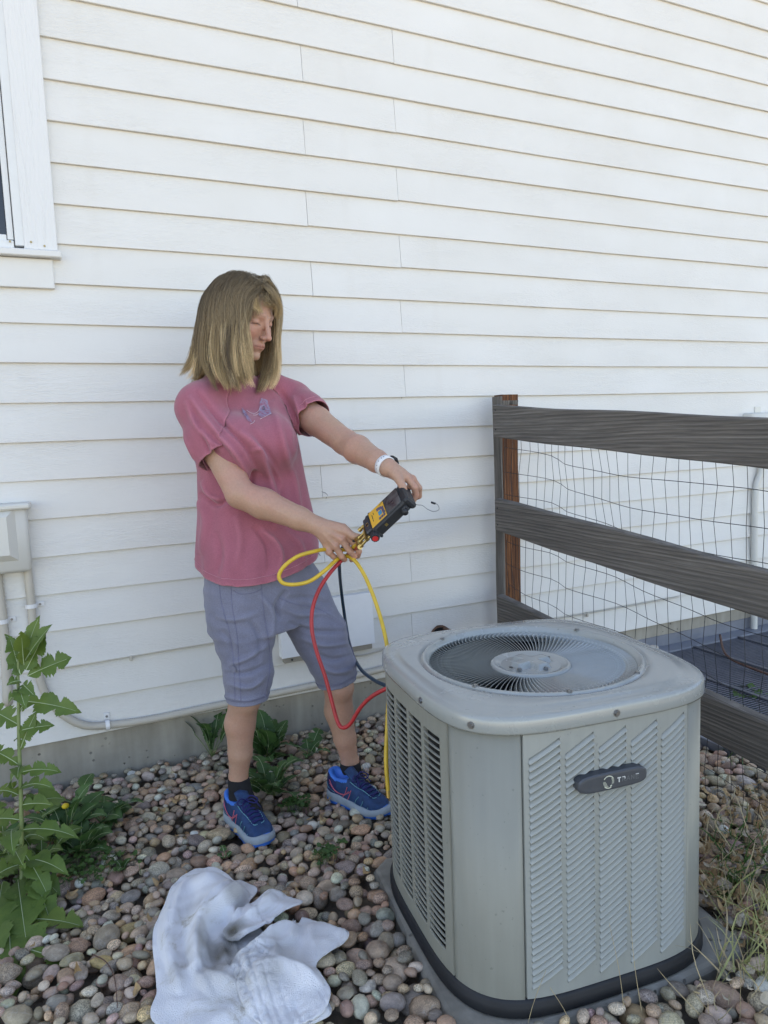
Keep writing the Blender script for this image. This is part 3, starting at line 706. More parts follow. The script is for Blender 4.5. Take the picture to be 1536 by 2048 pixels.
# base skirt
def ring(profile, n=96, closed_top=False, RN=AN):
    """profile: list of (radius, z, exponent)"""
    V = []
    for (R, z, nn) in profile:
        for i in range(n):
            p = sup(2 * math.pi * i / n, R, nn); V.append((p[0], p[1], z))
    F = [(j * n + i, j * n + (i + 1) % n, (j + 1) * n + (i + 1) % n, (j + 1) * n + i) for j in range(len(profile) - 1) for i in range(n)]
    if closed_top: F.append(tuple((len(profile) - 1) * n + i for i in range(n)))
    return aw(np.array(V)), F
V, F = ring([(AR - .02, .054, AN), (AR + .004, .054, AN), (AR + .008, .058, AN), (AR + .008, .080, AN), (AR + .005, .084, AN), (AR + .005, .089, AN), (AR - .004, .091, AN), (AR - .02, .091, AN)])
part('base_skirt', V, F, M['blackplastic'], ac, True)
# top cover
c = .050
prof = [(AR - .004, ZT + .001, AN), (AR + .0065, ZT, AN), (AR + .0075, ZT + .004, AN), (AR + .0062, ZT + .026, AN), (AR + .0040, ZT + .0310, AN), (AR + .0005, ZT + .0335, AN),
        (AR - .010, ZT + .0350, AN - .1), (AR - .022, ZT + .0352, AN - .3), (AR - .0255, ZT + .0382, AN - .5), (AR - .031, ZT + .0396, 3.1), (AR - .038, ZT + .0400, 2.6), (AR - .044, ZT + .0400, 2.2), (.2585, ZT + .0395, 2.02),
        (.2568, ZT + .0365, 2), (.2550, ZT + .0365, 2), (.2530, ZT + .0410, 2), (.2485, ZT + .0430, 2), (.2440, ZT + .0410, 2), (.2415, ZT + .0370, 2), (.2370, ZT + .0355, 2), (.2350, ZT + .028, 2), (.2350, ZT + .002, 2)]
V, F = ring(prof, 144); part('top_cover', V, F, M['actop'], ac, True)
# fan guard: radial vanes bent at the rim, and the hub
FZ = ZT + .0190; NV = 112; R0, R1 = .088, .2352
k = 12; V = []
for i in range(k + 1):
    s = i / k; r = R0 + (R1 - R0) * s
    a = .16 * s if s < .84 else .16 * .84 + (s - .84) * (-.60)
    hgt = .0085
    z = FZ + .0125 * s
    c_, s_ = math.cos(a), math.sin(a); tx = np.array([-s_, c_])
    for (dt, dz) in ((-.00075, 0), (-.00075 - .0058, -hgt), (.00075 - .0058, -hgt), (.00075, 0)):
        V.append((r * c_ + tx[0] * dt, r * s_ + tx[1] * dt, z + dz))
F = [(i * 4 + q, (i + 1) * 4 + q, (i + 1) * 4 + (q + 1) % 4, i * 4 + (q + 1) % 4) for i in range(k) for q in range(4)]
me = makemesh('guard_vane', np.array(V) - (0, 0, FZ), F, M['actop'], False)
gd = add('fan_guard', None, ac); WL[gd.name] = WL[ac.name]
for i in range(NV):
    o = add('guard_vane', me, gd, loc=(0, 0, FZ - ZB)); o.rotation_euler = (0, 0, AYAW + 2 * math.pi * i / NV)
# dark interior below the guard with blades
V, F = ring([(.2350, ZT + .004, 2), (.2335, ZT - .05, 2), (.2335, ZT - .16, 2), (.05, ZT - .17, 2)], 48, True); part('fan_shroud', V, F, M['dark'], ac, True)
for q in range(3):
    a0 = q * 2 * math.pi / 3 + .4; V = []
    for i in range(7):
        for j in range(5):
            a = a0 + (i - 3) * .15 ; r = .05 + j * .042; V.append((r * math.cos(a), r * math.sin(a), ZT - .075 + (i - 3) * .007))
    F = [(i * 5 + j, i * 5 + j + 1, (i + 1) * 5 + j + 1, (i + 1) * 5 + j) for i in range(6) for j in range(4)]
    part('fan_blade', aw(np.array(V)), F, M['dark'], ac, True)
hub = [(.0925, FZ - .012, 2), (.0935, FZ + .001, 2), (.0915, FZ + .0045, 2), (.0870, FZ + .0060, 2), (.0820, FZ + .0050, 2), (.0790, FZ + .0030, 2), (.0740, FZ + .0025, 2)]
# pressed hub face with a raised cross: polar grid with height
n = 96; V = []; prof2 = hub
for (R, z, nn) in prof2:
    for i in range(n): a = 2 * math.pi * i / n; V.append((R * math.cos(a), R * math.sin(a), z))
rr = np.linspace(.071, .002, 20)
def crossz(x, y):
    x, y = x * math.cos(.25) + y * math.sin(.25), -x * math.sin(.25) + y * math.cos(.25)
    d1 = max(abs(x) - .050, abs(y) - .015); d2 = max(abs(y) - .046, abs(x) - .017); d = min(d1, d2); t_ = min(1, max(0, (.003 - d) / .007)); t_ = t_ * t_ * (3 - 2 * t_)
    return FZ + .0000 + .0130 * t_
for R in rr:
    for i in range(n): a = 2 * math.pi * i / n; x, y = R * math.cos(a), R * math.sin(a); V.append((x, y, crossz(x, y)))
rows = len(prof2) + len(rr)
F = [(j * n + i, j * n + (i + 1) % n, (j + 1) * n + (i + 1) % n, (j + 1) * n + i) for j in range(rows - 1) for i in range(n)] + [tuple((rows - 1) * n + i for i in range(n))]
part('guard_hub', aw(np.array(V)), F, M['actop'], ac, True)
def hexscrew(p, nrm, r=.0052, h=.0035, nm='screw', washer=True):
    p = np.asarray(p, float); nrm = np.asarray(nrm, float) / np.linalg.norm(nrm); mb = MB()
    if washer: mb.tube([p - nrm * .001, p + nrm * .0012], r * 1.45, 14)
    mb.tube([p, p + nrm * h], r, 6); mb.build(nm, M['screw'], ac)
for a in (.55, 2.15, 3.72, 5.30, 4.5 - .0):
    hexscrew(aw(np.array([.2475 * math.cos(a), 2475e-4 * math.sin(a), ZT + .0425])), (0, 0, 1), .0045)
for (x, y) in ((-.046, -.030), (.012, -.048)): hexscrew(aw(np.array([x, y, FZ + .003])), (0, 0, 1), .0042)
for (x, y) in ((-.058, -.012), (.058, .018)):
    p = aw(np.array([x, y, FZ + .0045])); mb = MB(); mb.tube([p, p + (0, 0, .0004)], .0050, 12); mb.build('hub_hole', M['blackplastic'], ac)
for th_, z in ((-math.pi / 2 + .02 , ZT + .015), (-math.pi * .75 - .04, ZT + .014), (math.pi + .30, ZT + .015), (-math.pi / 4 + .1, ZT + .015)):
    p = sup(th_, AR + .0068); q = sup(th_ + .01, AR + .0068); tg = q - p; nr = np.array([tg[1], -tg[0], 0]); p3 = aw(np.array([p[0], p[1], z])); nn = nr[0] * E1 + nr[1] * E2
    hexscrew(p3, nn, .0050, .004)
# name badge
bz, bu, bl, bh = .520, -.011, .156, .036
def badgept(x, z, d):   # x along, z up, tilted a little
    rot = math.radians(4.0); xx = bu + x * math.cos(rot) - z * math.sin(rot) * .2; zz = bz + z + x * math.tan(rot) * 0
    return sidept(xx, zz, AR + d, 0)
V = []; n = 28; lay = [(0., -.0065), (0., .011), (.0025, .0135), (.006, .0140)]
for ins, d in lay:
    for i in range(n):
        a = 2 * math.pi * i / n; ex = 3.6
        c_, s_ = math.cos(a), math.sin(a); hx = bl / 2 - ins; hz = bh / 2 - ins
        X = math.copysign(abs(c_) ** (2 / 5.), c_) * hx; Zz = math.copysign(abs(s_) ** (2 / 3.2), s_) * hz
        V.append(badgept(X, Zz, .0075 + d))
F = [(j * n + i, j * n + (i + 1) % n, (j + 1) * n + (i + 1) % n, (j + 1) * n + i) for j in range(len(lay) - 1) for i in range(n)] + [tuple(3 * n + i for i in range(n))]
bd = part('name_badge', aw(np.array(V)), F, M['badge'], ac, False)
DB = .0075 + .0146
def onbadge(polys, name, mat):
    mb = MB()
    for poly in polys: mb.put(aw(np.array([badgept(x, z, DB) for x, z in poly])), [tuple(range(len(poly)))])
    o = mb.build(name, mat, bd); return o
# round emblem: arc on top, stripes at the left, right and bottom, worn
lx, lr = -.0125, .0130; polys = []
for a0, a1 in ((.55, 2.55), (3.9, 5.2)):
    k = 10
    for i in range(k):
        b0 = a0 + (a1 - a0) * i / k; b1 = a0 + (a1 - a0) * (i + 1) / k
        polys.append([(lx + r_ * math.cos(b_), r_ * math.sin(b_)) for r_, b_ in ((lr, b0), (lr, b1), (lr - .0019, b1), (lr - .0019, b0))])
for i in range(7):
    z = -.0098 + i * .0017; x0 = -math.sqrt(max(0, lr * lr - z * z)) + .0005; ex = .0075 if i < 5 else .0058
    polys.append([(lx + x0, z), (lx + x0 + ex, z + .0004), (lx + x0 + ex, z + .0012), (lx + x0, z + .0008)])
for i in range(6):
    z = -.0040 + i * .0019; x1 = math.sqrt(max(0, lr * lr - z * z)) - .0004; polys.append([(lx + x1 - .0052, z), (lx + x1, z), (lx + x1, z + .0009), (lx + x1 - .0052, z + .0009)])
polys.append([(lx + .003, -.0075), (lx + .0075, -.006), (lx + .0070, -.0090), (lx + .0035, -.0100)])
onbadge(polys, 'emblem', M['badgeprint'])
# worn raised lettering TRANE: strokes, several of them rubbed away
def stroke(x0, z0, x1, z1, w_=.0016):
    d = np.array([x1 - x0, z1 - z0]); d /= np.linalg.norm(d) + 1e-9; nn = np.array([-d[1], d[0]]) * w_ / 2; p, q = np.array([x0, z0]), np.array([x1, z1])
    return [tuple(p + nn), tuple(p - nn), tuple(q - nn), tuple(q + nn)]
hh = .0045
def glyph(ch, x, w_=.0078):
    z0, z1 = -hh, hh; xm = x + w_ / 2; xe = x + w_
    if ch == 'T': return [stroke(x, z1, xe, z1, .0022), stroke(xm, z1, xm, z0, .0022)]
    if ch == 'R': return [stroke(x + .001, z0, x + .001, z1, .0022), stroke(x, z1, xe - .001, z1), stroke(xe - .001, z1, xe - .001, 0), stroke(xe - .001, 0, x, 0), stroke(xm, 0, xe, z0)]
    if ch == 'A': return [stroke(x, z0, xm, z1), stroke(xm, z1, xe, z0), stroke(x + .002, -.001, xe - .002, -.001)]
    if ch == 'N': return [stroke(x + .001, z0, x + .001, z1, .0022), stroke(x + .001, z1, xe - .001, z0), stroke(xe - .001, z0, xe - .001, z1, .0022)]
    return [stroke(x + .001, z0, x + .001, z1, .0022), stroke(x, z1, xe, z1), stroke(x, 0, xe - .001, 0), stroke(x, z0, xe, z0)]
pw = []; 
for i, ch in enumerate('TRANE'): pw += [(i, s) for s in glyph(ch, .0075 + i * .0104)]
lit = []; dim = []
for i, s in pw:
    cz = sum(p[1] for p in s) / 4
    (lit if (cz > .0005 or i in (0,)) and not (i == 2 and cz > .003) else dim).append(s)
onbadge(lit, 'lettering', M['wornprint']); onbadge(dim, 'worn_lettering', simple('faded_print', (.12, .13, .135), .5))
# concrete pad under it
pad = thing('concrete_pad', 'worn concrete pad under the air conditioning condenser', 'pad', tuple(AC0))
px_ = [(-.335, -.290), (-.305, -.322), (-.05, -.330), (.15, -.328), (.335, -.305), (.364, -.262), (.364, .28), (.34, .318), (-.28, .318), (-.322, .28), (-.328, .06), (-.336, -.10)]
V = []; n = len(px_)
for z, ins in ((-.09, 0), (.040, 0), (.050, .006), (.0535, .016)):
    for x, y in px_: 
        r_ = math.hypot(x, y); V.append((x * (1 - ins / r_), y * (1 - ins / r_), z))
F = [(j * n + i, j * n + (i + 1) % n, (j + 1) * n + (i + 1) % n, (j + 1) * n + i) for j in range(3) for i in range(n)] + [tuple(3 * n + i for i in range(n))]
part('slab', aw(np.array(V)), F, M['pad'], pad)

# ================================================================== RIVER STONES
g = np.random.default_rng(21)
VAR = []
for s in range(26):
    V, F = ICO3 if s < 13 else ICO2
    U = V.copy(); f = 1 + .21 * sines(V, 100 + s, 1.25, 2, 4) + .06 * sines(V, 300 + s, 3.2, 2, 4)
    if s % 2 == 0:                                   # a few with flatter broken sides
        for _ in range(3):
            d = g.normal(size=3); d /= np.linalg.norm(d); lim = .60 + .16 * g.random(); e = V @ d * f; f = np.where(e > lim, f * (lim + (e - lim) * .25) / np.maximum(e, 1e-6), f)
    VAR.append((U * f[:, None], F))
HX0, HY0, HS = -1.0, -2.45, .005; HNX, HNY = int(3.3 / HS), int(2.47 / HS); HM = np.full((HNX, HNY), -.050) + (.046 * np.clip((-(HY0 + (np.arange(HNY) + .5) * HS) - .75) / .35, 0, 1))[None]
# solid footprints the stones must stay out of: pad, window well, fence post
def blocked(x, y, r):
    q = np.array([x, y, 0]) - AC0; u, v_ = q @ E1, q @ E2
    if -.334 - r * .5 < u < .364 + r * .5 and -.328 - r * .5 < v_ < .318 + r * .5: return True
    if x > 2.07 - r and y > -1.17 - r: return True
    if 1.74 - r < x < 1.85 + r and y > -.14 - r: return True
    return y > -r * .75
stones = []
def infr(x, y, m=0.):                                # roughly inside the picture
    v_ = np.array([x, y, 0]) - CAM; z = v_ @ CF
    if z < .3: return False
    u, w_ = (v_ @ CR) / z * FPX, (v_ @ CU) / z * FPX
    return abs(u) < 768 + 90 + m and abs(w_) < 1024 + 90 + m
def drop(x, y, sz, cand=1):
    best = None
    ax_ = sz * np.array([1, .58 + .36 * g.random(), .40 + .32 * g.random()]) / 2
    for _ in range(cand):
        xx = x + g.uniform(-.02, .02); yy = y + g.uniform(-.02, .02)
        if blocked(xx, yy, ax_[1]): continue
        a = g.uniform(0, math.pi); ca, sa = math.cos(a), math.sin(a); rm = ax_[0]
        i0, i1 = int((xx - rm - HX0) / HS), int((xx + rm - HX0) / HS) + 1; j0, j1 = int((yy - rm - HY0) / HS), int((yy + rm - HY0) / HS) + 1
        if i0 < 0 or j0 < 0 or i1 >= HNX or j1 >= HNY: continue
        X, Y = np.meshgrid(HX0 + (np.arange(i0, i1) + .5) * HS - xx, HY0 + (np.arange(j0, j1) + .5) * HS - yy, indexing='ij')
        q = ((X * ca + Y * sa) / ax_[0]) ** 2 + ((-X * sa + Y * ca) / ax_[1]) ** 2; ins = q < .96
        if not ins.any(): continue
        hh_ = np.sqrt(np.maximum(0, 1 - q)) * ax_[2]; sub = HM[i0:i1, j0:j1]
        gap = (sub + hh_)[ins]; zc = np.quantile(gap, .86)     # rests on the highest supports, sinks a little
        sc_ = zc - ax_[2] * .2
        if best is None or sc_ < best[0]: best = (sc_, xx, yy, a, zc, i0, i1, j0, j1, ins, hh_)
    if best is None: return
    _, xx, yy, a, zc, i0, i1, j0, j1, ins, hh_ = best
    base = -.004 + (.012 if yy < -1.5 else 0)
    if zc + ax_[2] > .030 + .042 * min(1, max(0, (-y - .75) / .35)): return
    sub = HM[i0:i1, j0:j1]; sub[ins] = np.maximum(sub[ins], (zc + hh_)[ins]); stones.append((xx, yy, zc, a, ax_))
def field(nst, smin_, smax_, cand, only=False):
    for _ in range(nst):
        x = g.uniform(HX0 + .04, HX0 + 3.26); y = g.uniform(HY0 + .04, -.005)
        vis = infr(x, y)
        if not vis and (only or g.random() < .45): continue
        sz = smin_ * (smax_ / smin_) ** (g.random() ** 1.3); sz *= (1.0 if y > -1.0 else 1.12)
        drop(x, y, sz, cand)
field(5200, .028, .052, 1); field(6000, .036, .076, 4); field(6000, .030, .066, 8, True); field(6000, .022, .042, 9, True)
# what can be seen from above: drop the buried ones
vis_st = []
for s in stones:
    i, j = int((s[0] - HX0) / HS), int((s[1] - HY0) / HS)
    if HM[i, j] <= s[2] + s[4][2] + .010: vis_st.append(s)
order = sorted(vis_st, key=lambda s: -(s[4][0] * s[4][1]) / max(.3, ((np.array([s[0], s[1], 0]) - CAM) @ CF)) ** 2 * (1 if infr(s[0], s[1], -110) else 0))
meA = {}
def scol():
    c = (np.array(STONE[g.integers(len(STONE))]) * .66 + np.array([.36, .285, .21]) * .36) * g.uniform(.88, 1.55); return np.clip(c * (1 + g.normal(0, .05, 3)), .03, .66)
for s in order[:296]:
    v_ = int(g.integers(13))
    if v_ not in meA: meA[v_] = makemesh('stone', VAR[v_][0], VAR[v_][1], M['stoneA'], True)
    o = add('stone', meA[v_], BED, loc=(s[0], s[1], s[2])); o.scale = tuple(s[4]); o.rotation_euler = (g.normal(0, .12), g.normal(0, .12), s[3]); c_ = scol(); o.color = (*c_, 1)
Vs = []; Fs = []; cs = []; sd_ = []; n0 = 0
for s in order[296:]:
    sm = s[4][0] < .0165 or not infr(s[0], s[1]); v_ = int(g.integers(13, 26)); V, F = VAR[v_]
    R_ = np.array(Matrix.Rotation(s[3], 3, 'Z') @ Matrix.Rotation(g.normal(0, .15), 3, 'X')); Vw = (V * s[4]) @ R_.T + np.array(s[:3])
    Vs.append(Vw); Fs.append(np.array(F) + n0); n0 += len(V); cs.append(np.tile(scol(), (len(V), 1))); sd_.append(np.full(len(V), g.random()))
if Vs:
    me = makemesh('small_stones', np.vstack(Vs), np.vstack(Fs), M['stoneB'], True)
    at_ = me.attributes.new('stone_colour', 'FLOAT_COLOR', 'POINT'); C4 = np.ones((n0, 4), np.float32); C4[:, :3] = np.vstack(cs); at_.data.foreach_set('color', C4.ravel())
    at_ = me.attributes.new('stone_seed', 'FLOAT', 'POINT'); at_.data.foreach_set('value', np.concatenate(sd_).astype(np.float32))
    o = add('small_stones', me, BED, kind='stuff')
print('stones', len(stones), len(vis_st), 'verts', n0)
def topz(x, y):
    i, j = int((x - HX0) / HS), int((y - HY0) / HS)
    if 2 <= i < HNX - 2 and 2 <= j < HNY - 2: return float(HM[i - 2:i + 3, j - 2:j + 3].max())
    return -.02

# ================================================================== TOWEL
def sheet(ctr, outline, N, lift, hf, floor, stretch, seed, iters=50):
    """a square of cloth squeezed into a smaller outline and left to buckle: edges want to be longer than the room they have"""
    O = np.array(spline(list(outline) + [outline[0]], 361)[:-1])[:, :2]; c = np.array(ctr)[:2]; d = O - c; an_ = np.arctan2(d[:, 1], d[:, 0]); rr_ = np.hypot(d[:, 0], d[:, 1]); o = np.argsort(an_); an_, rr_ = an_[o], rr_[o]
    u = np.linspace(-1, 1, N); X, Y = np.meshgrid(u, u, indexing='ij'); m_ = np.maximum(np.abs(X), np.abs(Y)) + 1e-9; r = np.hypot(X, Y) + 1e-9; th_ = np.arctan2(Y, X)
    rad = m_ * np.interp(th_, an_, rr_, period=2 * math.pi); P = np.stack([c[0] + rad * np.cos(th_), c[1] + rad * np.sin(th_)], -1); P0 = P.copy()
    for _ in range(14):                                     # even out the grid, border fixed
        P[1:-1, 1:-1] = .25 * (P[2:, 1:-1] + P[:-2, 1:-1] + P[1:-1, 2:] + P[1:-1, :-2])
    gg = np.random.default_rng(seed); fl = P.reshape(-1, 2); s_ = m_.ravel()
    Z = hf(fl, s_) + gg.normal(0, .0004, len(fl)) + .004 * sines(np.column_stack([fl, fl[:, 0] * 0]), seed, 30, 2); V = np.column_stack([fl, Z]).reshape(N, N, 3)
    dirs = [(1, 0, 1.), (0, 1, 1.), (1, 1, .6), (1, -1, .6), (2, 0, .55), (0, 2, .55), (4, 0, .45), (0, 4, .45)]; B = V.copy(); st = stretch(fl).reshape(N, N); rest = []
    def sl(a, b):
        A_ = (slice(0, N - a), slice(0, N - b) if b >= 0 else slice(-b, N)); B_ = (slice(a, N), slice(b, N) if b >= 0 else slice(0, N + b)); return A_, B_
    for a, b, k in dirs:
        A_, B_ = sl(a, b); L = np.linalg.norm((V[B_] - V[A_])[..., :2], axis=-1); rest.append(L * .5 * (st[A_] + st[B_]))
    edge = (m_ > .985)[..., None]; near = np.clip((m_ - .8) / .2, 0, 1)[..., None]; vel = np.zeros_like(V)
    for it in range(iters):
        old = V.copy(); vel[..., 2] -= .00004; V = V + vel
        for _ in range(2):
            acc = np.zeros_like(V); cn = np.zeros((N, N, 1))
            for (a, b, k), L in zip(dirs, rest):
                A_, B_ = sl(a, b); dd = V[B_] - V[A_]; l_ = np.linalg.norm(dd, axis=-1) + 1e-9; corr = (dd / l_[..., None]) * ((l_ - L) * .5 * k)[..., None]; acc[A_] += corr; acc[B_] -= corr; cn[A_] += k; cn[B_] += k
            V = V + acc / cn * 1.7
            V[..., :2] = np.where(edge, B[..., :2], V[..., :2]); V += (B - V) * .035
            V[..., 2] = np.maximum(V[..., 2], floor(V[..., :2].reshape(-1, 2)).reshape(N, N) + lift)
        V[..., 2] = np.minimum(V[..., 2], hf(V[..., :2].reshape(-1, 2), s_).reshape(N, N) + .034)
        vel = (V - old) * .90
    for _ in range(1): V[1:-1, 1:-1] = V[1:-1, 1:-1] * .6 + .1 * (V[2:, 1:-1] + V[:-2, 1:-1] + V[1:-1, 2:] + V[1:-1, :-2])
    Q = V[..., :2].reshape(-1, 2); c3 = np.column_stack([Q, Q[:, 0] * 0]); wob = .010 * np.column_stack([sines(c3, seed + 40, 20, 2), sines(c3, seed + 41, 20, 2)]); Q = Q + wob
    V[..., 2] += (crumple(Q, seed + 60, .016) * np.clip(1.15 - s_, 0.12, 1) + .006 * (1 - s_)).reshape(N, N); V[..., 2] = np.maximum(V[..., 2], floor(V[..., :2].reshape(-1, 2)).reshape(N, N) + lift)
    return V
def addsheet(mb, V):
    N = V.shape[0]; F = [(i * N + j, (i + 1) * N + j, (i + 1) * N + j + 1, i * N + j + 1) for i in range(N - 1) for j in range(N - 1)]; mb.put(V.reshape(-1, 3), F)
def raise_floor(V):
    P = V.reshape(-1, 3); i = np.clip(((P[:, 0] - HX0) / HS).astype(int), 1, HNX - 2); j = np.clip(((P[:, 1] - HY0) / HS).astype(int), 1, HNY - 2); np.maximum.at(HMs, (i, j), P[:, 2] + .003)
def gpt(L, z=.01): return [onground(x, y, z) for x, y in L]
def dline(P, Q):
    """distance and side of points P (n,2) to polyline Q"""
    best = np.full(len(P), 9.); side = np.zeros(len(P)); par = np.zeros(len(P)); m_ = len(Q) - 1
    for i in range(m_):
        a = Q[i][:2]; b = Q[i + 1][:2]; d = b - a; L = np.linalg.norm(d) + 1e-9; d = d / L; w_ = P - a; t_ = np.clip(w_ @ d, 0, L); e = w_ - t_[:, None] * d
        r = np.linalg.norm(e, axis=1); sg = np.sign(d[0] * w_[:, 1] - d[1] * w_[:, 0]); k = r < best; best[k] = r[k]; side[k] = sg[k]; par[k] = (i + t_[k] / L) / m_
    return best, side, par
def folds(P, L):
    z = np.zeros(len(P))
    for pts, amp, w1, w2 in L:      # w1 width on the left of the line, w2 on the right
        Q = spline(gpt(pts), 24); d, s, par = dline(P, Q); w_ = np.where(s > 0, w1, w2); e = np.sin(np.clip(par, 0.0, 1) * math.pi) ** .45
        z += 1.35 * amp * np.exp(-(d / w_) ** 1.2) * e
    return z
HMs = HM.copy()
for _ in range(2):
    for ax_i in (0, 1): HMs = np.maximum(HMs, np.maximum(np.roll(HMs, 1, ax_i), np.roll(HMs, -1, ax_i)))
for _ in range(2):
    for ax_i in (0, 1): HMs = (np.roll(HMs, 2, ax_i) + np.roll(HMs, -2, ax_i) + np.roll(HMs, 1, ax_i) + np.roll(HMs, -1, ax_i) + HMs) / 5
HMs += .004
def under(P):
    fx_ = np.clip((P[:, 0] - HX0) / HS - .5, 1, HNX - 3); fy_ = np.clip((P[:, 1] - HY0) / HS - .5, 1, HNY - 3); i = fx_.astype(int); j = fy_.astype(int); a = fx_ - i; b = fy_ - j
    return HMs[i, j] * (1 - a) * (1 - b) + HMs[i + 1, j] * a * (1 - b) + HMs[i, j + 1] * (1 - a) * b + HMs[i + 1, j + 1] * a * b
tw = MB()
main = gpt([(418, 1750), (445, 1762), (470, 1785), (500, 1805), (517, 1818), (505, 1845), (500, 1870), (520, 1900), (545, 1930), (560, 1975), (585, 2010), (640, 2048), (660, 2090), (520, 2130), (320, 2110), (318, 2040), (314, 1990), (309, 1940), (313, 1900), (330, 1850), (343, 1810), (358, 1782), (390, 1758)])
L1 = [([(360, 1800), (345, 1850), (338, 1930), (345, 2010)], .014, .006, .010), ([(470, 1815), (455, 1850), (425, 1880), (398, 1925)], .013, .006, .010), ([(498, 1880), (475, 1895), (462, 1912)], .014, .006, .008), ([(388, 2000), (410, 2030), (430, 2060)], .012, .006, .008), ([(405, 1925), (396, 1960), (402, 2000)], .016, .006, .008), ([(470, 1940), (480, 1970), (478, 1995)], .014, .006, .007), ([(520, 1950), (500, 1975), (470, 1990)], .012, .006, .007), ([(370, 1880), (366, 1940), (380, 2000)], -.010, .006, .012), ([(420, 1800), (450, 1800), (480, 1815)], .006, .006, .012), ([(345, 1815), (325, 1880), (322, 1960), (328, 2060)], .022, .012, .035), ([(505, 1830), (480, 1858), (445, 1885), (410, 1915), (400, 1960), (395, 2010)], .040, .012, .030),
      ([(490, 1850), (470, 1900), (500, 1925)], .020, .010, .018), ([(400, 1775), (370, 1830), (352, 1900), (350, 1980), (372, 2060)], .016, .010, .030),
      ([(430, 1990), (470, 2010), (520, 1990), (560, 1960)], .028, .012, .022), ([(400, 1990), (430, 2020), (490, 2035), (560, 2030)], .022, .010, .02),
      ([(420, 1935), (418, 1965), (425, 1990)], .020, .008, .008), ([(445, 1925), (452, 1965), (462, 1990)], .022, .008, .009), ([(432, 1940), (434, 1980)], -.018, .006, .006),
      ([(440, 1905), (465, 1915), (480, 1935)], -.030, .018, .016), ([(380, 1800), (430, 1820), (470, 1830)], .008, .02, .02)]
def crumple(P, sd, amp):
    Q = np.column_stack([P, P[:, 0] * 0]); a = np.abs(sines(Q, sd, 17, 1, 3)); b = np.abs(sines(Q, sd + 5, 31, 1, 3)); c_ = np.abs(sines(Q, sd + 9, 55, 1, 3))
    return amp * ((.45 - np.minimum(a, .9)) + .5 * (.45 - np.minimum(b, .9)) + .22 * (.45 - np.minimum(c_, .9)))
def hmain(P, s):
    z = .012 + under(P) * .9 + folds(P, L1) + .006 * sines(np.column_stack([P, P[:, 0] * 0]), 7, 14, 2) + .0030 * sines(np.column_stack([P, P[:, 0] * 0]), 8, 60, 3) 
    dome = .045 * np.exp(-((P[:, 0] - .27) ** 2 + (P[:, 1] + .95) ** 2) / .012)
    return np.maximum((z + dome) * (1 - .55 * s ** 5), under(P) + .004)
def str1(P):
    c_ = onground(440, 1940, .02); return 1.05 + .12 * np.exp(-((P[:, 0] - c_[0]) ** 2 + (P[:, 1] - c_[1]) ** 2) / .006)
S1 = sheet(onground(430, 1900, .02), main, 108, .003, hmain, under, str1, 5); addsheet(tw, S1); raise_floor(S1)
flap2 = gpt([(470, 1905), (500, 1870), (530, 1850), (548, 1836), (575, 1845), (607, 1858), (602, 1872), (585, 1885), (560, 1900), (545, 1915), (500, 1940), (470, 1950), (450, 1930)])
L2 = [([(470, 1925), (520, 1885), (545, 1850), (570, 1845)], .018, .012, .02), ([(480, 1945), (540, 1915), (600, 1872)], .016, .010, .012), ([(540, 1900), (560, 1872), (575, 1862)], -.010, .008, .012)]
def h2(P, s): return np.maximum(.014 + under(P) * .9 + folds(P, L2) , under(P) + .006) + .006
S2 = sheet(onground(520, 1895, .02), flap2, 54, .003, h2, under, lambda P: np.full(len(P), 1.03), 6); addsheet(tw, S2); raise_floor(S2)
flap3 = gpt([(460, 2010), (475, 1985), (505, 1965), (545, 1925), (570, 1908), (598, 1904), (590, 1890), (620, 1884), (645, 1888), (668, 1905), (700, 1921), (690, 1940), (660, 1965), (636, 1990), (645, 2015), (665, 2052), (640, 2100), (560, 2120), (500, 2090), (480, 2050)])
L3 = [([(478, 1990), (520, 1960), (565, 1918), (596, 1908)], .024, .010, .018), ([(598, 1905), (590, 1925), (575, 1950), (500, 1975)], .012, .008, .014), ([(630, 1890), (625, 1930), (640, 1990)], .008, .012, .010),
      ([(490, 2040), (540, 2010), (590, 2005), (650, 2040)], .022, .012, .022), ([(560, 1960), (552, 2000)], .008, .008, .008), ([(500, 1985), (495, 2030)], .012, .008, .012)]
def h3(P, s): return np.maximum(.012 + under(P) * .9 + folds(P, L3)  + .0016 * sines(np.column_stack([P, P[:, 0] * 0]), 28, 70, 2), under(P) + .004) + .004
S3 = sheet(onground(565, 1985, .02), flap3, 80, .003, h3, under, lambda P: np.full(len(P), 1.02), 7); addsheet(tw, S3)
m, t = newmat('stained_white_terry', (.8, .8, .84), .95, spec=.1); v = coords(t)
st = noise(t, v, 9, 6, .7, .6); fz = noise(t, v, 420, 3, .6); big = noise(t, v, 3.2, 2)
at_ = t.add('ShaderNodeAttribute', attribute_name='dirt')
base = ramp(t, st, [(.30, (.46, .41, .34)), (.39, (.78, .77, .76)), (.46, (.88, .88, .90))])
dc = ramp(t, noise(t, v, 30, 6, .75), [(.3, (.07, .06, .04)), (.7, (.22, .19, .14))])
setcol(t, mixc(t, at_.outputs['Fac'], base, dc)); bump(t, fz, .9, .005); t.b.inputs['Sheen Weight'].default_value = .3; M['towel'] = m
V = np.vstack(tw.V); tz = float(V[:, 2].min()); to = thing('towel', 'crumpled white terry towel with brown stains lying on the river stones', 'towel', tuple(onground(470, 1930, 0)))
o = tw.build('cloth', M['towel'], to, True); md = o.modifiers.new('thick', 'SOLIDIFY'); md.thickness = .0028; md.offset = 0
ds = np.zeros(len(V)); nz_ = .5 + .5 * sines(V, 55, 45, 3)
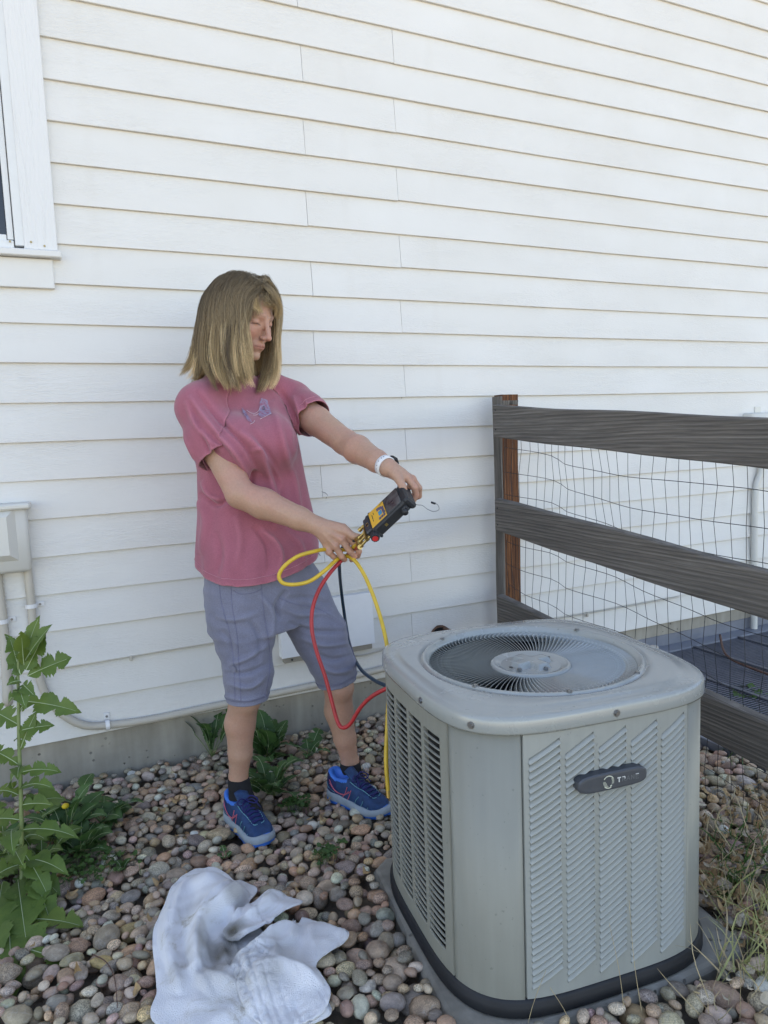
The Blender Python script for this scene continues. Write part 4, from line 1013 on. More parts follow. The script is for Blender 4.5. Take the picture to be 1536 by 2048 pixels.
for (x, y), r, a in (((440, 1945), .036, 1.0), ((468, 1915), .024, 1.0), ((452, 1975), .030, .8), ((500, 1975), .03, .30), ((395, 1870), .022, .55), ((470, 1850), .020, .5), ((470, 1800), .030, .40), ((560, 1960), .030, .45), ((620, 1960), .03, .35), ((425, 1990), .04, .6), ((540, 2000), .04, .4), ((480, 2020), .035, .35), ((360, 1990), .03, .3)):
    c_ = onground(x, y, .03); d = np.hypot(V[:, 0] - c_[0], V[:, 1] - c_[1]); d = d * (1 + .35 * sines(V, int(x), 50, 3)); ds = np.maximum(ds, a * np.clip(1.35 - d / (r * 1.3), 0, 1) * np.clip(.35 + nz_ * 1.2, 0, 1))
a_ = o.data.attributes.new('dirt', 'FLOAT', 'POINT'); a_.data.foreach_set('value', ds.astype(np.float32))
sub = o.modifiers.new('w', 'WELD') if False else None
# ================================================================== PLANTS
def leafmesh(L, W, lobes=4, skew=.35, teeth=.22, droop=.5, fold=.25, rib=.0011, seed=0, env=None, twist=0., wavy=.02):
    """lobed leaf along +X, upper side +Z; returns V, F, material index (0 blade, 1 rib)"""
    gg = np.random.default_rng(seed); n = 58; t_ = np.linspace(0, 1, n)
    e = env(t_) if env else np.sin(np.pi * np.clip(t_, 0, 1) ** .75) ** .8 * (.45 + .75 * t_)
    e = np.maximum(e, .03)
    ang = np.cumsum(np.full(n, -droop / n) * (1 + .8 * t_)) + droop * .35
    cx_ = np.concatenate([[0], np.cumsum(np.cos(ang[:-1]))]) / n * L; cz_ = np.concatenate([[0], np.cumsum(np.sin(ang[:-1]))]) / n * L
    V = []; F = []; mi = []
    for sd_ in (-1, 1):
        ph = gg.random() * .25; lob = np.ones(n)
        if lobes:
            u = (t_ * lobes + ph) % 1.0; sw = np.clip(np.abs(u - .5) * 2, 0, 1); lob = .12 + .88 * np.clip(1.25 * (1 - sw ** 2.2), 0, 1) ** .6; lob = np.where(t_ > .90, np.maximum(lob, .8), lob)
        th = 1 + teeth * (gg.random(n) - .5) * 2 * (np.arange(n) % 2)
        w_ = W / 2 * e * lob * th; base = len(V)
        tw_ = twist * t_
        for i in range(n):
            for q, f in enumerate((0., .5, 1.)):
                y = sd_ * w_[i] * f; x = cx_[i] - skew * w_[i] * f * f * math.cos(ang[i]); z = cz_[i] + abs(y) * fold + wavy * L * math.sin(9 * t_[i] + sd_) * f * .5 + skew * w_[i] * f * f * -math.sin(ang[i])
                y2 = y * math.cos(tw_[i]) - (z - cz_[i]) * math.sin(tw_[i]); z2 = cz_[i] + y * math.sin(tw_[i]) + (z - cz_[i]) * math.cos(tw_[i]); V.append((x, y2, z2))
        for i in range(n - 1):
            for q in range(2):
                a, b, c, d = base + i * 3 + q, base + (i + 1) * 3 + q, base + (i + 1) * 3 + q + 1, base + i * 3 + q + 1
                F.append((a, b, c, d) if sd_ > 0 else (d, c, b, a)); mi.append(0)
    if rib:
        P = np.column_stack([cx_, np.zeros(n), cz_ + rib * .35])[:int(n * .93):3]; V2, F2 = tubevf(P, np.linspace(rib, rib * .3, len(P)), 5, False); b0 = len(V); V += list(V2); F += [tuple(i + b0 for i in f) for f in F2]; mi += [1] * len(F2)
    return np.array(V), F, mi
def putleaf(parent, base, dirv, L, W, mats, roll=0., nm='leaf', **kw):
    V, F, mi = leafmesh(L, W, **kw); d = np.asarray(dirv, float); d /= np.linalg.norm(d)
    up = np.array([0, 0, 1.]); s = np.cross(up, d)
    if np.linalg.norm(s) < .05: s = np.array([1., 0, 0])
    s /= np.linalg.norm(s); u = np.cross(d, s); ca, sa = math.cos(roll), math.sin(roll); s2 = s * ca + u * sa; u2 = -s * sa + u * ca
    Vw = V[:, :1] * d + V[:, 1:2] * s2 + V[:, 2:3] * u2 + np.asarray(base, float)
    return part(nm, Vw, F, mats, parent, True, mi)
LM = [M['leaf'], M['rib']]; LD = [M['leafdark'], M['rib']]
# tall prickly lettuce at the left
PT = 1.945 * .995
def pl(x, y, t_=None): return at(x, y, PT if t_ is None else t_)
sb = onground(44, 1868, -.02)
lt = thing('wild_lettuce', 'tall wild lettuce with lobed leaves and pale midribs standing at the left edge', 'plant', tuple(sb))
tdep = lambda y: PT
SP = [sb] + [pl(x, y, 1.93) for x, y in ((44, 1760), (43, 1650), (41, 1560), (38, 1480), (37, 1400), (36, 1340), (40, 1300), (50, 1265))]
PT = 1.93
SP = spline(SP, 40); mb = MB(); mb.tube(SP, np.linspace(.0065, .0030, 40), 8); mb.build('stem', M['stem'], lt, True)
def lf(bx, by, tx, ty, W, dz=0., dt=0., bt=0., mats=LM, **kw):
    """leaf from picture point to picture point, tip moved dt metres away from the camera"""
    a = pl(bx, by, PT + bt); b = pl(tx, ty, PT + dt); kw.setdefault('seed', int(bx * 7 + ty)); return putleaf(lt, a, b - a, np.linalg.norm(b - a) * 1.06, W, mats, **kw)
top = [(48, 1330, 42, 1262, .055, dict(roll=.1, lobes=2, droop=.2, dt=-.05)), (50, 1318, 75, 1232, .055, dict(roll=.5, lobes=2, droop=.3, dt=.02)), (52, 1340, 92, 1262, .085, dict(roll=1.1, lobes=2, droop=-.1)),
       (44, 1325, 12, 1262, .035, dict(lobes=2, dt=.04)), (55, 1352, 137, 1315, .080, dict(roll=1.0, lobes=3, droop=.25, skew=-.2)), (42, 1350, 20, 1312, .05, dict(lobes=2, roll=-.9)),
       (40, 1362, 14, 1366, .045, dict(lobes=2, droop=.9, roll=-.5, dt=-.03)), (46, 1368, 62, 1385, .05, dict(lobes=2, droop=1.0, roll=.6, dt=-.06)), (38, 1385, 10, 1405, .05, dict(lobes=2, droop=.9, roll=-.6)),
       (40, 1402, 160, 1418, .075, dict(lobes=3, droop=.75, roll=.85)), (40, 1378, 46, 1402, .06, dict(lobes=2, droop=1.2, roll=.2, dt=-.08)), (38, 1450, -30, 1412, .080, dict(lobes=3, droop=.7, roll=-.9)),
       (38, 1462, 104, 1448, .060, dict(lobes=3, droop=.6, roll=.9, teeth=.3)), (40, 1500, 70, 1425, .050, dict(lobes=3, droop=.25, roll=1.2, teeth=.3)), (38, 1475, 28, 1482, .03, dict(lobes=0, droop=.4)),
       (42, 1545, 122, 1535, .055, dict(lobes=3, droop=1.1, roll=.7)), (38, 1530, -30, 1490, .06, dict(lobes=3, droop=.8, roll=-.6)), (40, 1540, 12, 1580, .06, dict(lobes=2, droop=1.2, roll=-.3)), (40, 1535, 34, 1545, .05, dict(lobes=2, droop=.8, dt=-.08)),
       (44, 1615, 140, 1585, .095, dict(lobes=2, droop=.9, roll=.5, dt=.08)), (44, 1610, 105, 1605, .06, dict(lobes=2, droop=.9, roll=.7)), (44, 1660, 158, 1662, .060, dict(lobes=3, droop=.8, roll=.4)),
       (40, 1640, -28, 1635, .07, dict(lobes=3, droop=.6, roll=-.5)), (38, 1690, 0, 1700, .07, dict(lobes=3, droop=.9, roll=-.4)), (44, 1700, 100, 1790, .070, dict(lobes=3, droop=.8, roll=.2, dt=-.10)),
       (50, 1750, 120, 1775, .085, dict(lobes=3, droop=.9, roll=.2, dt=-.05)), (60, 1760, 140, 1835, .06, dict(lobes=3, droop=.9, roll=-.4, dt=-.05)), (36, 1760, 58, 1925, .135, dict(lobes=3, droop=.5, roll=.05, dt=-.29, teeth=.2, fold=.1)),
       (18, 1840, 24, 1985, .10, dict(lobes=3, droop=.3, roll=-.05, bt=-.14, dt=-.36, teeth=.2, fold=.1)), (5, 1765, -18, 1920, .11, dict(lobes=3, droop=.3, dt=-.29)), (62, 1735, 102, 1840, .08, dict(lobes=3, droop=.3, dt=-.15)), (60, 1838, 166, 1846, .085, dict(lobes=3, droop=.3, roll=.1, bt=-.14, dt=-.16)), (62, 1900, 155, 1934, .055, dict(lobes=2, droop=.3, roll=.1, bt=-.25, dt=-.30)),
       (40, 1345, 20, 1275, .06, dict(lobes=3, roll=-.5, droop=.2)), (50, 1322, 98, 1250, .07, dict(lobes=3, roll=.9, droop=.2, dt=-.03)), (40, 1420, 66, 1395, .06, dict(lobes=3, droop=.9, roll=.7)), (38, 1580, 100, 1560, .06, dict(lobes=3, droop=.9, roll=.3, dt=-.05)), (36, 1590, -10, 1575, .07, dict(lobes=3, droop=.9, roll=-.3)), (42, 1720, 130, 1730, .08, dict(lobes=3, droop=.7, roll=.2, dt=-.08)), (36, 1730, -30, 1760, .09, dict(lobes=3, droop=.7, roll=-.2, dt=-.06)), (30, 1700, 40, 1720, .07, dict(lobes=2, droop=.7, roll=.3, dt=-.12)), (24, 1660, 22, 1690, .07, dict(lobes=2, droop=.8, roll=.1, dt=-.12)), (20, 1860, -40, 1900, .10, dict(lobes=3, droop=.7, roll=-.1, dt=-.15))]
for bx_, by_, tx_, ty_, W_, kw in top: lf(bx_, by_, tx_, ty_, W_, **kw)
# leafy weeds
def rosette(name, label, cat, x, y, n, L, W, mats, seed, el=(.2, .9), lobes=3, stems=0, grp=None, z=None, **kw):
    gg = np.random.default_rng(seed); p = onground(x, y, 0); p[2] = topz(p[0], p[1]) - .012 if z is None else z
    o = thing(name, label, cat, tuple(p), grp)
    for i in range(n):
        a = 2 * math.pi * i / n + gg.uniform(-.4, .4); e = gg.uniform(*el); l_ = L * gg.uniform(.55, 1.15)
        d = np.array([math.cos(a) * math.cos(e), math.sin(a) * math.cos(e), math.sin(e)]); st_ = l_ * gg.uniform(.15, .5)
        b = p + d * .004; q = b + d * st_ + np.array([0, 0, st_ * .2]); mb = MB(); mb.tube(spline([b, (b + q) / 2 + (0, 0, st_ * .06), q], 5), .0016, 5); mb.build('leaf_stalk', M['stem'], o, True)
        putleaf(o, q, d, l_ * .7, W * gg.uniform(.7, 1.2), mats, seed=seed * 50 + i, lobes=lobes, droop=gg.uniform(.5, 1.3), roll=gg.uniform(-.5, .5), rib=kw.get('rib', .0010), teeth=.25, skew=kw.get('skew', .2),
                env=kw.get('env'), fold=.15)
    return o, p
roundenv = lambda t_: np.sin(np.pi * np.clip(t_, 0, 1) ** .62) ** .6
w1, p1 = rosette('leafy_weed', 'leafy green weed with a small yellow flower growing by the foundation beside the tall lettuce', 'weed', 132, 1690, 20, .17, .075, LD, 4, (.25, 1.25), 2, env=None)
mb = MB(); fl = at(131, 1612, (p1 - CAM) @ CF); mb.tube(spline([p1, (p1 + fl) / 2 + (.005, 0, .01), fl], 12), .0018, 6); mb.build('flower_stalk', M['stem'], w1, True)
V, F = ICO2; part('flower_head', V * (.011, .011, .008) + fl, F, M['flower'], w1, True)
rosette('leafy_weed', 'broad-leaved weed spreading over the stones to the right of the yellow flower', 'weed', 205, 1655, 11, .13, .080, LD, 6, (.15, .8), 2, env=roundenv)
rosette('leafy_weed', 'leafy weed with lobed leaves between the woman\'s legs by her front shoe', 'weed', 545, 1600, 17, .15, .075, LD, 8, (.3, 1.2), 2, env=roundenv)
rosette('leafy_weed', 'bushy round-leaved weed against the foundation behind the woman\'s calf', 'weed', 540, 1530, 20, .16, .070, LD, 12, (.45, 1.35), 0, env=roundenv)
rosette('leafy_weed', 'weed with upright leaves at the foundation just left of the woman\'s calf', 'weed', 425, 1520, 9, .20, .045, LD, 14, (.8, 1.45), 2, env=roundenv)
rosette('leafy_weed', 'small weed with wide leaves beside the foundation right of the bushy weed', 'weed', 618, 1515, 7, .10, .050, LD, 15, (.2, .9), 2, env=roundenv)
rosette('seedling', 'single upright seedling with two oval leaves on the stones left of the towel', 'seedling', 245, 1745, 3, .07, .030, [M['clover'], M['rib']], 18, (.7, 1.3), 0, env=roundenv)
rosette('seedling', 'little green seedling in front of the woman\'s front shoe', 'seedling', 452, 1725, 4, .035, .024, [M['clover'], M['rib']], 19, (.2, .8), 2, env=roundenv)
def clover(label, x, y, spread, n, seed, hgt=.03, sz=.012):
    gg = np.random.default_rng(seed); p = onground(x, y, 0); o = thing('clover_patch', label, 'clover', tuple(p)); mb = MB(); st_ = MB()
    for _ in range(n):
        q = p + np.array([gg.normal(0, spread), gg.normal(0, spread * .8), 0]); b = q.copy(); b[2] = topz(q[0], q[1]) - .01; tp = b + (gg.normal(0, .006), gg.normal(0, .006), gg.uniform(.4, 1.) * hgt + .01)
        st_.tube([b, tp], .0007, 4); a0 = gg.random() * 6
        for k in range(3):
            a = a0 + k * 2.09; r = sz * gg.uniform(.7, 1.2); cc = tp + np.array([math.cos(a), math.sin(a), .15]) * r * .55; R_ = frame(np.array([gg.normal(0, .35), gg.normal(0, .35), 1.]), (math.cos(a), math.sin(a), 0))
            P = np.array([(math.cos(u) * r * .62, math.sin(u) * r * .5, .12 * r * math.cos(2 * u)) for u in np.linspace(0, 2 * math.pi, 8, endpoint=False)] + [(0, 0, -.15 * r)]) @ R_.T + cc
            mb.put(P, [(i, (i + 1) % 8, 8) for i in range(8)])
    o1 = mb.build('leaflets', M['clover'], o, True, kind='stuff'); st_.build('stalks', M['stem'], o, True, kind='stuff')
rosette('leafy_weed', 'low jagged weed at the foot of the tall lettuce, left of the yellow flower', 'weed', 85, 1735, 16, .14, .060, LM, 61, (.15, .9), 3)
rosette('leafy_weed', 'dense dark weed under the yellow flower at the left', 'weed', 160, 1720, 16, .12, .060, LD, 62, (.2, 1.), 2, env=roundenv)
rosette('leafy_weed', 'weed with jagged leaves cut off by the left picture edge', 'weed', 15, 1720, 14, .16, .070, LM, 63, (.2, 1.1), 3)
clover('low clover patch on the stones below the weed with the yellow flower', 165, 1760, .055, 70, 31)
clover('small clover tuft among the stones beyond the towel', 655, 1748, .018, 26, 32, .03, .011)
clover('clover tuft beside the small lobed weed between the shoes', 595, 1630, .025, 34, 33)
clover('pale green creeping patch growing beside the window well behind the lower rail', 1478, 1405, .075, 60, 34, .07, .024)
# grass and dry litter at the right edge, beyond the pad
gg = np.random.default_rng(44)
def blades(name, label, cat, n, fn_, mat, kind='stuff'):
    mb = MB()
    for _ in range(n):
        b, tip, w_ = fn_(); mid = (b + tip) / 2 + gg.normal(0, .012, 3) + (0, 0, .01); P = spline([b, mid, tip], 6); s = np.cross(tip - b, gg.normal(size=3)); s /= np.linalg.norm(s) + 1e-9; V = []
        for i, p in enumerate(P): ww_ = w_ * (1 - (i / 5.) ** 1.5) + .0003; V += [p - s * ww_, p + s * ww_]
        mb.put(np.array(V), [(2 * i, 2 * i + 1, 2 * i + 3, 2 * i + 2) for i in range(5)])
    o = mb.build(name, mat, None, False); o['label'] = label; o['category'] = cat; o['kind'] = kind
def drygrass():
    x, y = gg.uniform(1385, 1600), gg.uniform(1640, 2120); b = onground(x, y, 0); b[2] = topz(b[0], b[1]) - .005
    a = gg.random() * 6.28; e = gg.uniform(.1, 1.2); L = gg.uniform(.04, .15); return b, b + L * np.array([math.cos(a) * math.cos(e), math.sin(a) * math.cos(e), math.sin(e)]), gg.uniform(.0008, .0019)
def drygrass2():
    x, y = gg.choice([1490, 1530, 1440, 1500]) + gg.normal(0, 12), gg.choice([1880, 1975, 2010, 1930]) + gg.normal(0, 14); b = onground(x, y, 0); b[2] = topz(b[0], b[1]) - .005
    a = gg.random() * 6.28; e = gg.uniform(.5, 1.4); L = gg.uniform(.06, .17); return b, b + L * np.array([math.cos(a) * math.cos(e), math.sin(a) * math.cos(e), math.sin(e)]), gg.uniform(.0008, .0018)
blades('dry_grass', 'dry straw-coloured grass at the lower right beside the concrete pad', 'grass', 130, drygrass, M['straw'])
blades('dry_grass', 'upright tufts of fading grass at the bottom right corner', 'grass', 70, drygrass2, simple('fading_grass', (.30, .30, .12), .7, var=.3))
def greeng():
    x, y = gg.uniform(1420, 1580), gg.choice([1530, 1760, 1800, 1700]) + gg.normal(0, 35); b = onground(x, y, 0); b[2] = topz(b[0], b[1]) - .005
    a = gg.random() * 6.28; e = gg.uniform(.2, 1.3); L = gg.uniform(.03, .10); return b, b + L * np.array([math.cos(a) * math.cos(e), math.sin(a) * math.cos(e), math.sin(e)]), gg.uniform(.001, .0024)
blades('green_grass', 'sparse green blades among the dead leaves at the right edge', 'grass', 150, greeng, M['clover'])
def litter(n, xr, yr, mat, nm, label):
    mb = MB()
    for _ in range(n):
        p = onground(gg.uniform(*xr), gg.uniform(*yr), 0); p[2] = topz(p[0], p[1]) + .003; r = gg.uniform(.007, .019); R_ = frame(np.array([gg.normal(0, .55), gg.normal(0, .55), 1.])); k = 9; cur = gg.uniform(.2, 1.1)
        P = [(math.cos(u) * r * gg.uniform(.65, 1.2), math.sin(u) * r * .55 * gg.uniform(.6, 1.2), 0) for u in np.linspace(0, 6.28, k, endpoint=False)]; P = np.array(P + [(0, 0, 0)]); P[:, 2] = cur * P[:, 0] ** 2 / r - cur * abs(P[:, 1]) * .5
        mb.put(P @ R_.T + p, [(i, (i + 1) % k, k) for i in range(k)])
    o = mb.build(nm, mat, None, False); o['label'] = label; o['category'] = 'leaf litter'; o['kind'] = 'stuff'
litter(260, (1395, 1640), (1600, 1960), M['deadleaf'], 'dead_leaves', 'brown dead leaves scattered over the stones right of the condenser')
litter(60, (1395, 1620), (1560, 2080), simple('pale_dead_leaf', (.50, .42, .30), .8, var=.25), 'pale_dead_leaves', 'pale curled dead leaves among the stones at the right edge')
litter(40, (0, 760), (1600, 2048), M['deadleaf'], 'dead_leaves', 'few dry leaf scraps among the stones left of the condenser')
def lw(label, x0_, y0_, x1_, y1_, L=None, W=.05):
    a = onground(x0_, y0_, .03); b = onground(x1_, y1_, .06); o = thing('weed_leaf', label, 'leaf', tuple(a)); putleaf(o, a, b - a, np.linalg.norm(b - a), W, LM, lobes=3, droop=.4, seed=int(x0_)); return o
lw('large lobed green leaf lying right of the condenser', 1445, 1800, 1475, 1700, W=.07)
# twigs, straws
def straws(label, pts, z0, z1, r=.0012, mat='straw', nm='straw', cat='straw'):
    Q = [onground(x, y, z) for (x, y), z in zip(pts, np.linspace(z0, z1, len(pts)))]; Q = [np.array([q[0], q[1], max(q[2], topz(q[0], q[1]) + .002)]) for q in Q]
    V, F = tubevf(spline(Q, 16), np.linspace(r, r * .5, 16), 5); o = part(nm, V, F, M[mat], None, True); o['label'] = label; o['category'] = cat
straws('long pale straw lying across the stones below the yellow-flowered weed', [(98, 1692), (150, 1700), (210, 1701), (278, 1698)], .02, .03, .0022)
straws('thin straw lying diagonally on the stones near the foundation at left', [(240, 1630), (290, 1605), (345, 1575)], .02, .03)
straws('short straw on the stones in front of the shoes', [(627, 1712), (645, 1695), (665, 1680)], .02, .03)
straws('dark thin twig resting on the white towel', [(570, 1947), (605, 1985), (645, 2018)], .055, .05, .0012, 'twig', 'twig', 'twig')
straws('reddish curved twig on the stones left of the towel', [(186, 1928), (215, 1955), (232, 1990), (238, 2050)], .03, .03, .0016, 'twig', 'twig', 'twig')
straws('long dry stalk arching beside the pad corner', [(1392, 1665), (1440, 1690), (1480, 1712), (1550, 1750)], .05, .05, .0018)
straws('dry stalk crossing in front of the condenser base', [(820, 1860), (850, 1920), (862, 2048)], .02, .03, .0009)
for q, (a, b) in enumerate((((1252, 2060), (1218, 1845)), ((1290, 2060), (1258, 1800)), ((1150, 2075), (1100, 1975)), ((1050, 2075), (1092, 1940)))):
    A = onground(a[0], a[1], .02); dd = (A - CAM) @ CF; B = at(b[0], b[1], dd * .985); V, F = tubevf(spline([A, (A + B) / 2 + (.006 * (-1) ** q, 0, 0), B], 10), np.linspace(.0009, .0005, 10), 4)
    o = part('grass_stalk', V, F, M['straw'], None, True); o['category'] = 'grass stalk'
    o['label'] = ['thin upright grass stalk in front of the badge side of the condenser', 'taller thin grass stalk rising near the right louver columns', 'short bent grass stalk in front of the black base', 'leaning grass stalk at the bottom before the base'][q]
# ================================================================== IMPLICIT SURFACES
def smin(a, b, k):
    h = np.clip(.5 + .5 * (b - a) / k, 0, 1); return b + (a - b) * h - k * h * (1 - h)
def smax(a, b, k): return -smin(-a, -b, k)
def cone(P, a, b, ra, rb):
    a = np.asarray(a, np.float32); ba = np.asarray(b, np.float32) - a; w_ = P - a; h = np.clip(w_ @ ba / float(ba @ ba), 0, 1)
    d = w_ - h[:, None] * ba; return np.sqrt(np.einsum('ij,ij->i', d, d)) - (ra + (rb - ra) * h)
def chain(P, pts, rs, k=.01):
    d = None
    for i in range(len(pts) - 1):
        e = cone(P, pts[i], pts[i + 1], rs[i], rs[i + 1]); d = e if d is None else smin(d, e, k)
    return d
def ell(P, c, r, R=None):
    q = P - np.asarray(c, np.float32)
    if R is not None: q = q @ np.asarray(R, np.float32)
    r = np.asarray(r, np.float32); k0 = np.linalg.norm(q / r, axis=1); k1 = np.linalg.norm(q / (r * r), axis=1); return k0 * (k0 - 1) / np.maximum(k1, 1e-6)
def loft(P, st, L3, F3, ex=2.0):
    """stations (z, cx, cy, a, b): superellipse sections, a along L3, b along F3"""
    st = np.array(sorted(st)); z = P[:, 2]; cx_ = np.interp(z, st[:, 0], st[:, 1]); cy_ = np.interp(z, st[:, 0], st[:, 2]); a = np.interp(z, st[:, 0], st[:, 3]); b = np.interp(z, st[:, 0], st[:, 4])
    u = (P[:, 0] - cx_) * L3[0] + (P[:, 1] - cy_) * L3[1]; v_ = (P[:, 0] - cx_) * F3[0] + (P[:, 1] - cy_) * F3[1]
    q = (np.abs(u / a) ** ex + np.abs(v_ / b) ** ex) ** (1 / ex); d = (q - 1) * np.minimum(a, b) * .92
    cap = np.maximum(st[0, 0] - z, z - st[-1, 0]); return np.maximum(d, cap)
def surfnet(f, lo, hi, h, B=8):
    """block-sparse surface nets of f(P)=0"""
    lo = np.asarray(lo, float); n = np.ceil((np.asarray(hi, float) - lo) / (h * B)).astype(int)
    I = np.stack(np.meshgrid(*[np.arange(k) for k in n], indexing='ij'), -1).reshape(-1, 3)
    c = lo + (I + .5) * h * B; d = f(c.astype(np.float32)); keep = np.abs(d) < h * B * .87 * 1.35 + .004; I = I[keep]
    off = np.stack(np.meshgrid(*[np.arange(B + 1)] * 3, indexing='ij'), -1).reshape(-1, 3)
    NB = len(I); G = (I[:, None, :] * B + off[None]).reshape(-1, 3); vals = np.empty(len(G), np.float32); CH = 400000
    for s in range(0, len(G), CH): vals[s:s + CH] = f((lo + G[s:s + CH] * h).astype(np.float32))
    v_ = vals.reshape(NB, B + 1, B + 1, B + 1); sgn = v_ < 0
    cs = sgn[:, :-1, :-1, :-1].astype(np.int8)
    tot = sum(sgn[:, i:B + i, j:B + j, k:B + k].astype(np.int8) for i in (0, 1) for j in (0, 1) for k in (0, 1))
    act = np.argwhere((tot > 0) & (tot < 8)); nb, ci, cj, ck = act.T
    base = I[nb] * B + act[:, 1:]
    acc = np.zeros((len(act), 3)); cnt = np.zeros(len(act)); cor = [(0, 0, 0), (1, 0, 0), (0, 1, 0), (1, 1, 0), (0, 0, 1), (1, 0, 1), (0, 1, 1), (1, 1, 1)]
    cv = [v_[nb, ci + a, cj + b, ck + c_] for a, b, c_ in cor]
    for i in range(8):
        for j in range(i + 1, 8):
            a, b = np.array(cor[i]), np.array(cor[j])
            if np.abs(a - b).sum() != 1: continue
            x, y = cv[i], cv[j]; m_ = (x < 0) != (y < 0); t_ = np.where(m_, x / np.where(m_, x - y, 1), 0); acc += np.where(m_[:, None], a + (b - a) * t_[:, None], 0); cnt += m_
    V = lo + (base + acc / cnt[:, None]) * h
    S = (n * B + 2).astype(np.int64); key = lambda q: (q[:, 0].astype(np.int64) * S[1] + q[:, 1]) * S[2] + q[:, 2]
    K = key(base); o = np.argsort(K); Ks = K[o]; Fs = []
    def look(q):
        k = key(q); p = np.searchsorted(Ks, k); p = np.clip(p, 0, len(Ks) - 1); ok = Ks[p] == k; return o[p], ok
    for ax in range(3):
        e = [0, 0, 0]; e[ax] = 1; s0 = sgn[:, :-1, :-1, :-1]; s1 = sgn[:, e[0]:B + e[0], e[1]:B + e[1], e[2]:B + e[2]]
        ed = np.argwhere(s0 != s1); g0 = I[ed[:, 0]] * B + ed[:, 1:]; flip = s0[ed[:, 0], ed[:, 1], ed[:, 2], ed[:, 3]]
        u = [0, 0, 0]; w_ = [0, 0, 0]; u[(ax + 1) % 3] = 1; w_[(ax + 2) % 3] = 1; u = np.array(u); w_ = np.array(w_)
        q = [look(g0), look(g0 - u), look(g0 - u - w_), look(g0 - w_)]; ok = q[0][1] & q[1][1] & q[2][1] & q[3][1]
        Q = np.stack([a[0] for a in q], 1)[ok]; fl = flip[ok]; Q[~fl] = Q[~fl][:, ::-1]; Fs.append(Q)
    return V, np.vstack(Fs)
def vnormals(V, F):
    n = np.cross(V[F[:, 2]] - V[F[:, 0]], V[F[:, 3]] - V[F[:, 1]]); N = np.zeros_like(V)
    for k in range(4): np.add.at(N, F[:, k], n)
    return N / (np.linalg.norm(N, axis=1)[:, None] + 1e-12)
def relax(V, F, it=2, lam=.5):
    for _ in range(it):
        A = np.zeros_like(V); c = np.zeros(len(V))
        for k in range(4):
            for j in ((k + 1) % 4, (k + 3) % 4): np.add.at(A, F[:, k], V[F[:, j]]); np.add.at(c, F[:, k], 1)
        V = V + lam * (A / np.maximum(c, 1)[:, None] - V)
    return V
def cull(V, F, keepf):
    F = F[keepf]; u, inv = np.unique(F, return_inverse=True); return V[u], inv.reshape(F.shape), u
def grouped(groups, far=.05):
    """union of (lo, hi, func, k): each only evaluated near its box"""
    def f(P):
        d = np.full(len(P), 9., np.float32)
        for lo, hi, fn_, k in groups:
            q = np.maximum(np.maximum(np.asarray(lo, np.float32) - P, P - np.asarray(hi, np.float32)), 0); r = np.linalg.norm(q, axis=1); m_ = r < far
            e = r + far * .6
            if m_.any(): e[m_] = fn_(P[m_])
            d = smin(d, e, k) if k else np.minimum(d, e)
        return d
    return f

# ================================================================== PERSON
TF = np.array([.300, -.954, 0.]); TL = np.array([.954, .300, 0.])
who = thing('person', 'blonde woman in a pink t-shirt, grey-blue cropped pants and blue running shoes', 'person', (.62, -.56, 0))
PX = lambda x, y, t_: np.asarray(at(x, y, t_))
Rsh, Rel, Rwr = PX(400, 818, 2.155), PX(480, 988, 2.075), PX(638, 1053, 2.07)
Lsh, Lel, Lwr = PX(583, 805, 2.38), PX(690, 884, 2.20), PX(777, 936, 2.03)
Rhip, Lhip = PX(478, 1180, 2.235), PX(583, 1178, 2.34)
Rkn, Lkn = PX(490, 1395, 2.19), PX(677, 1372, 2.33)
Ran, Lan = PX(478, 1572, 2.258), PX(701, 1540, 2.40)
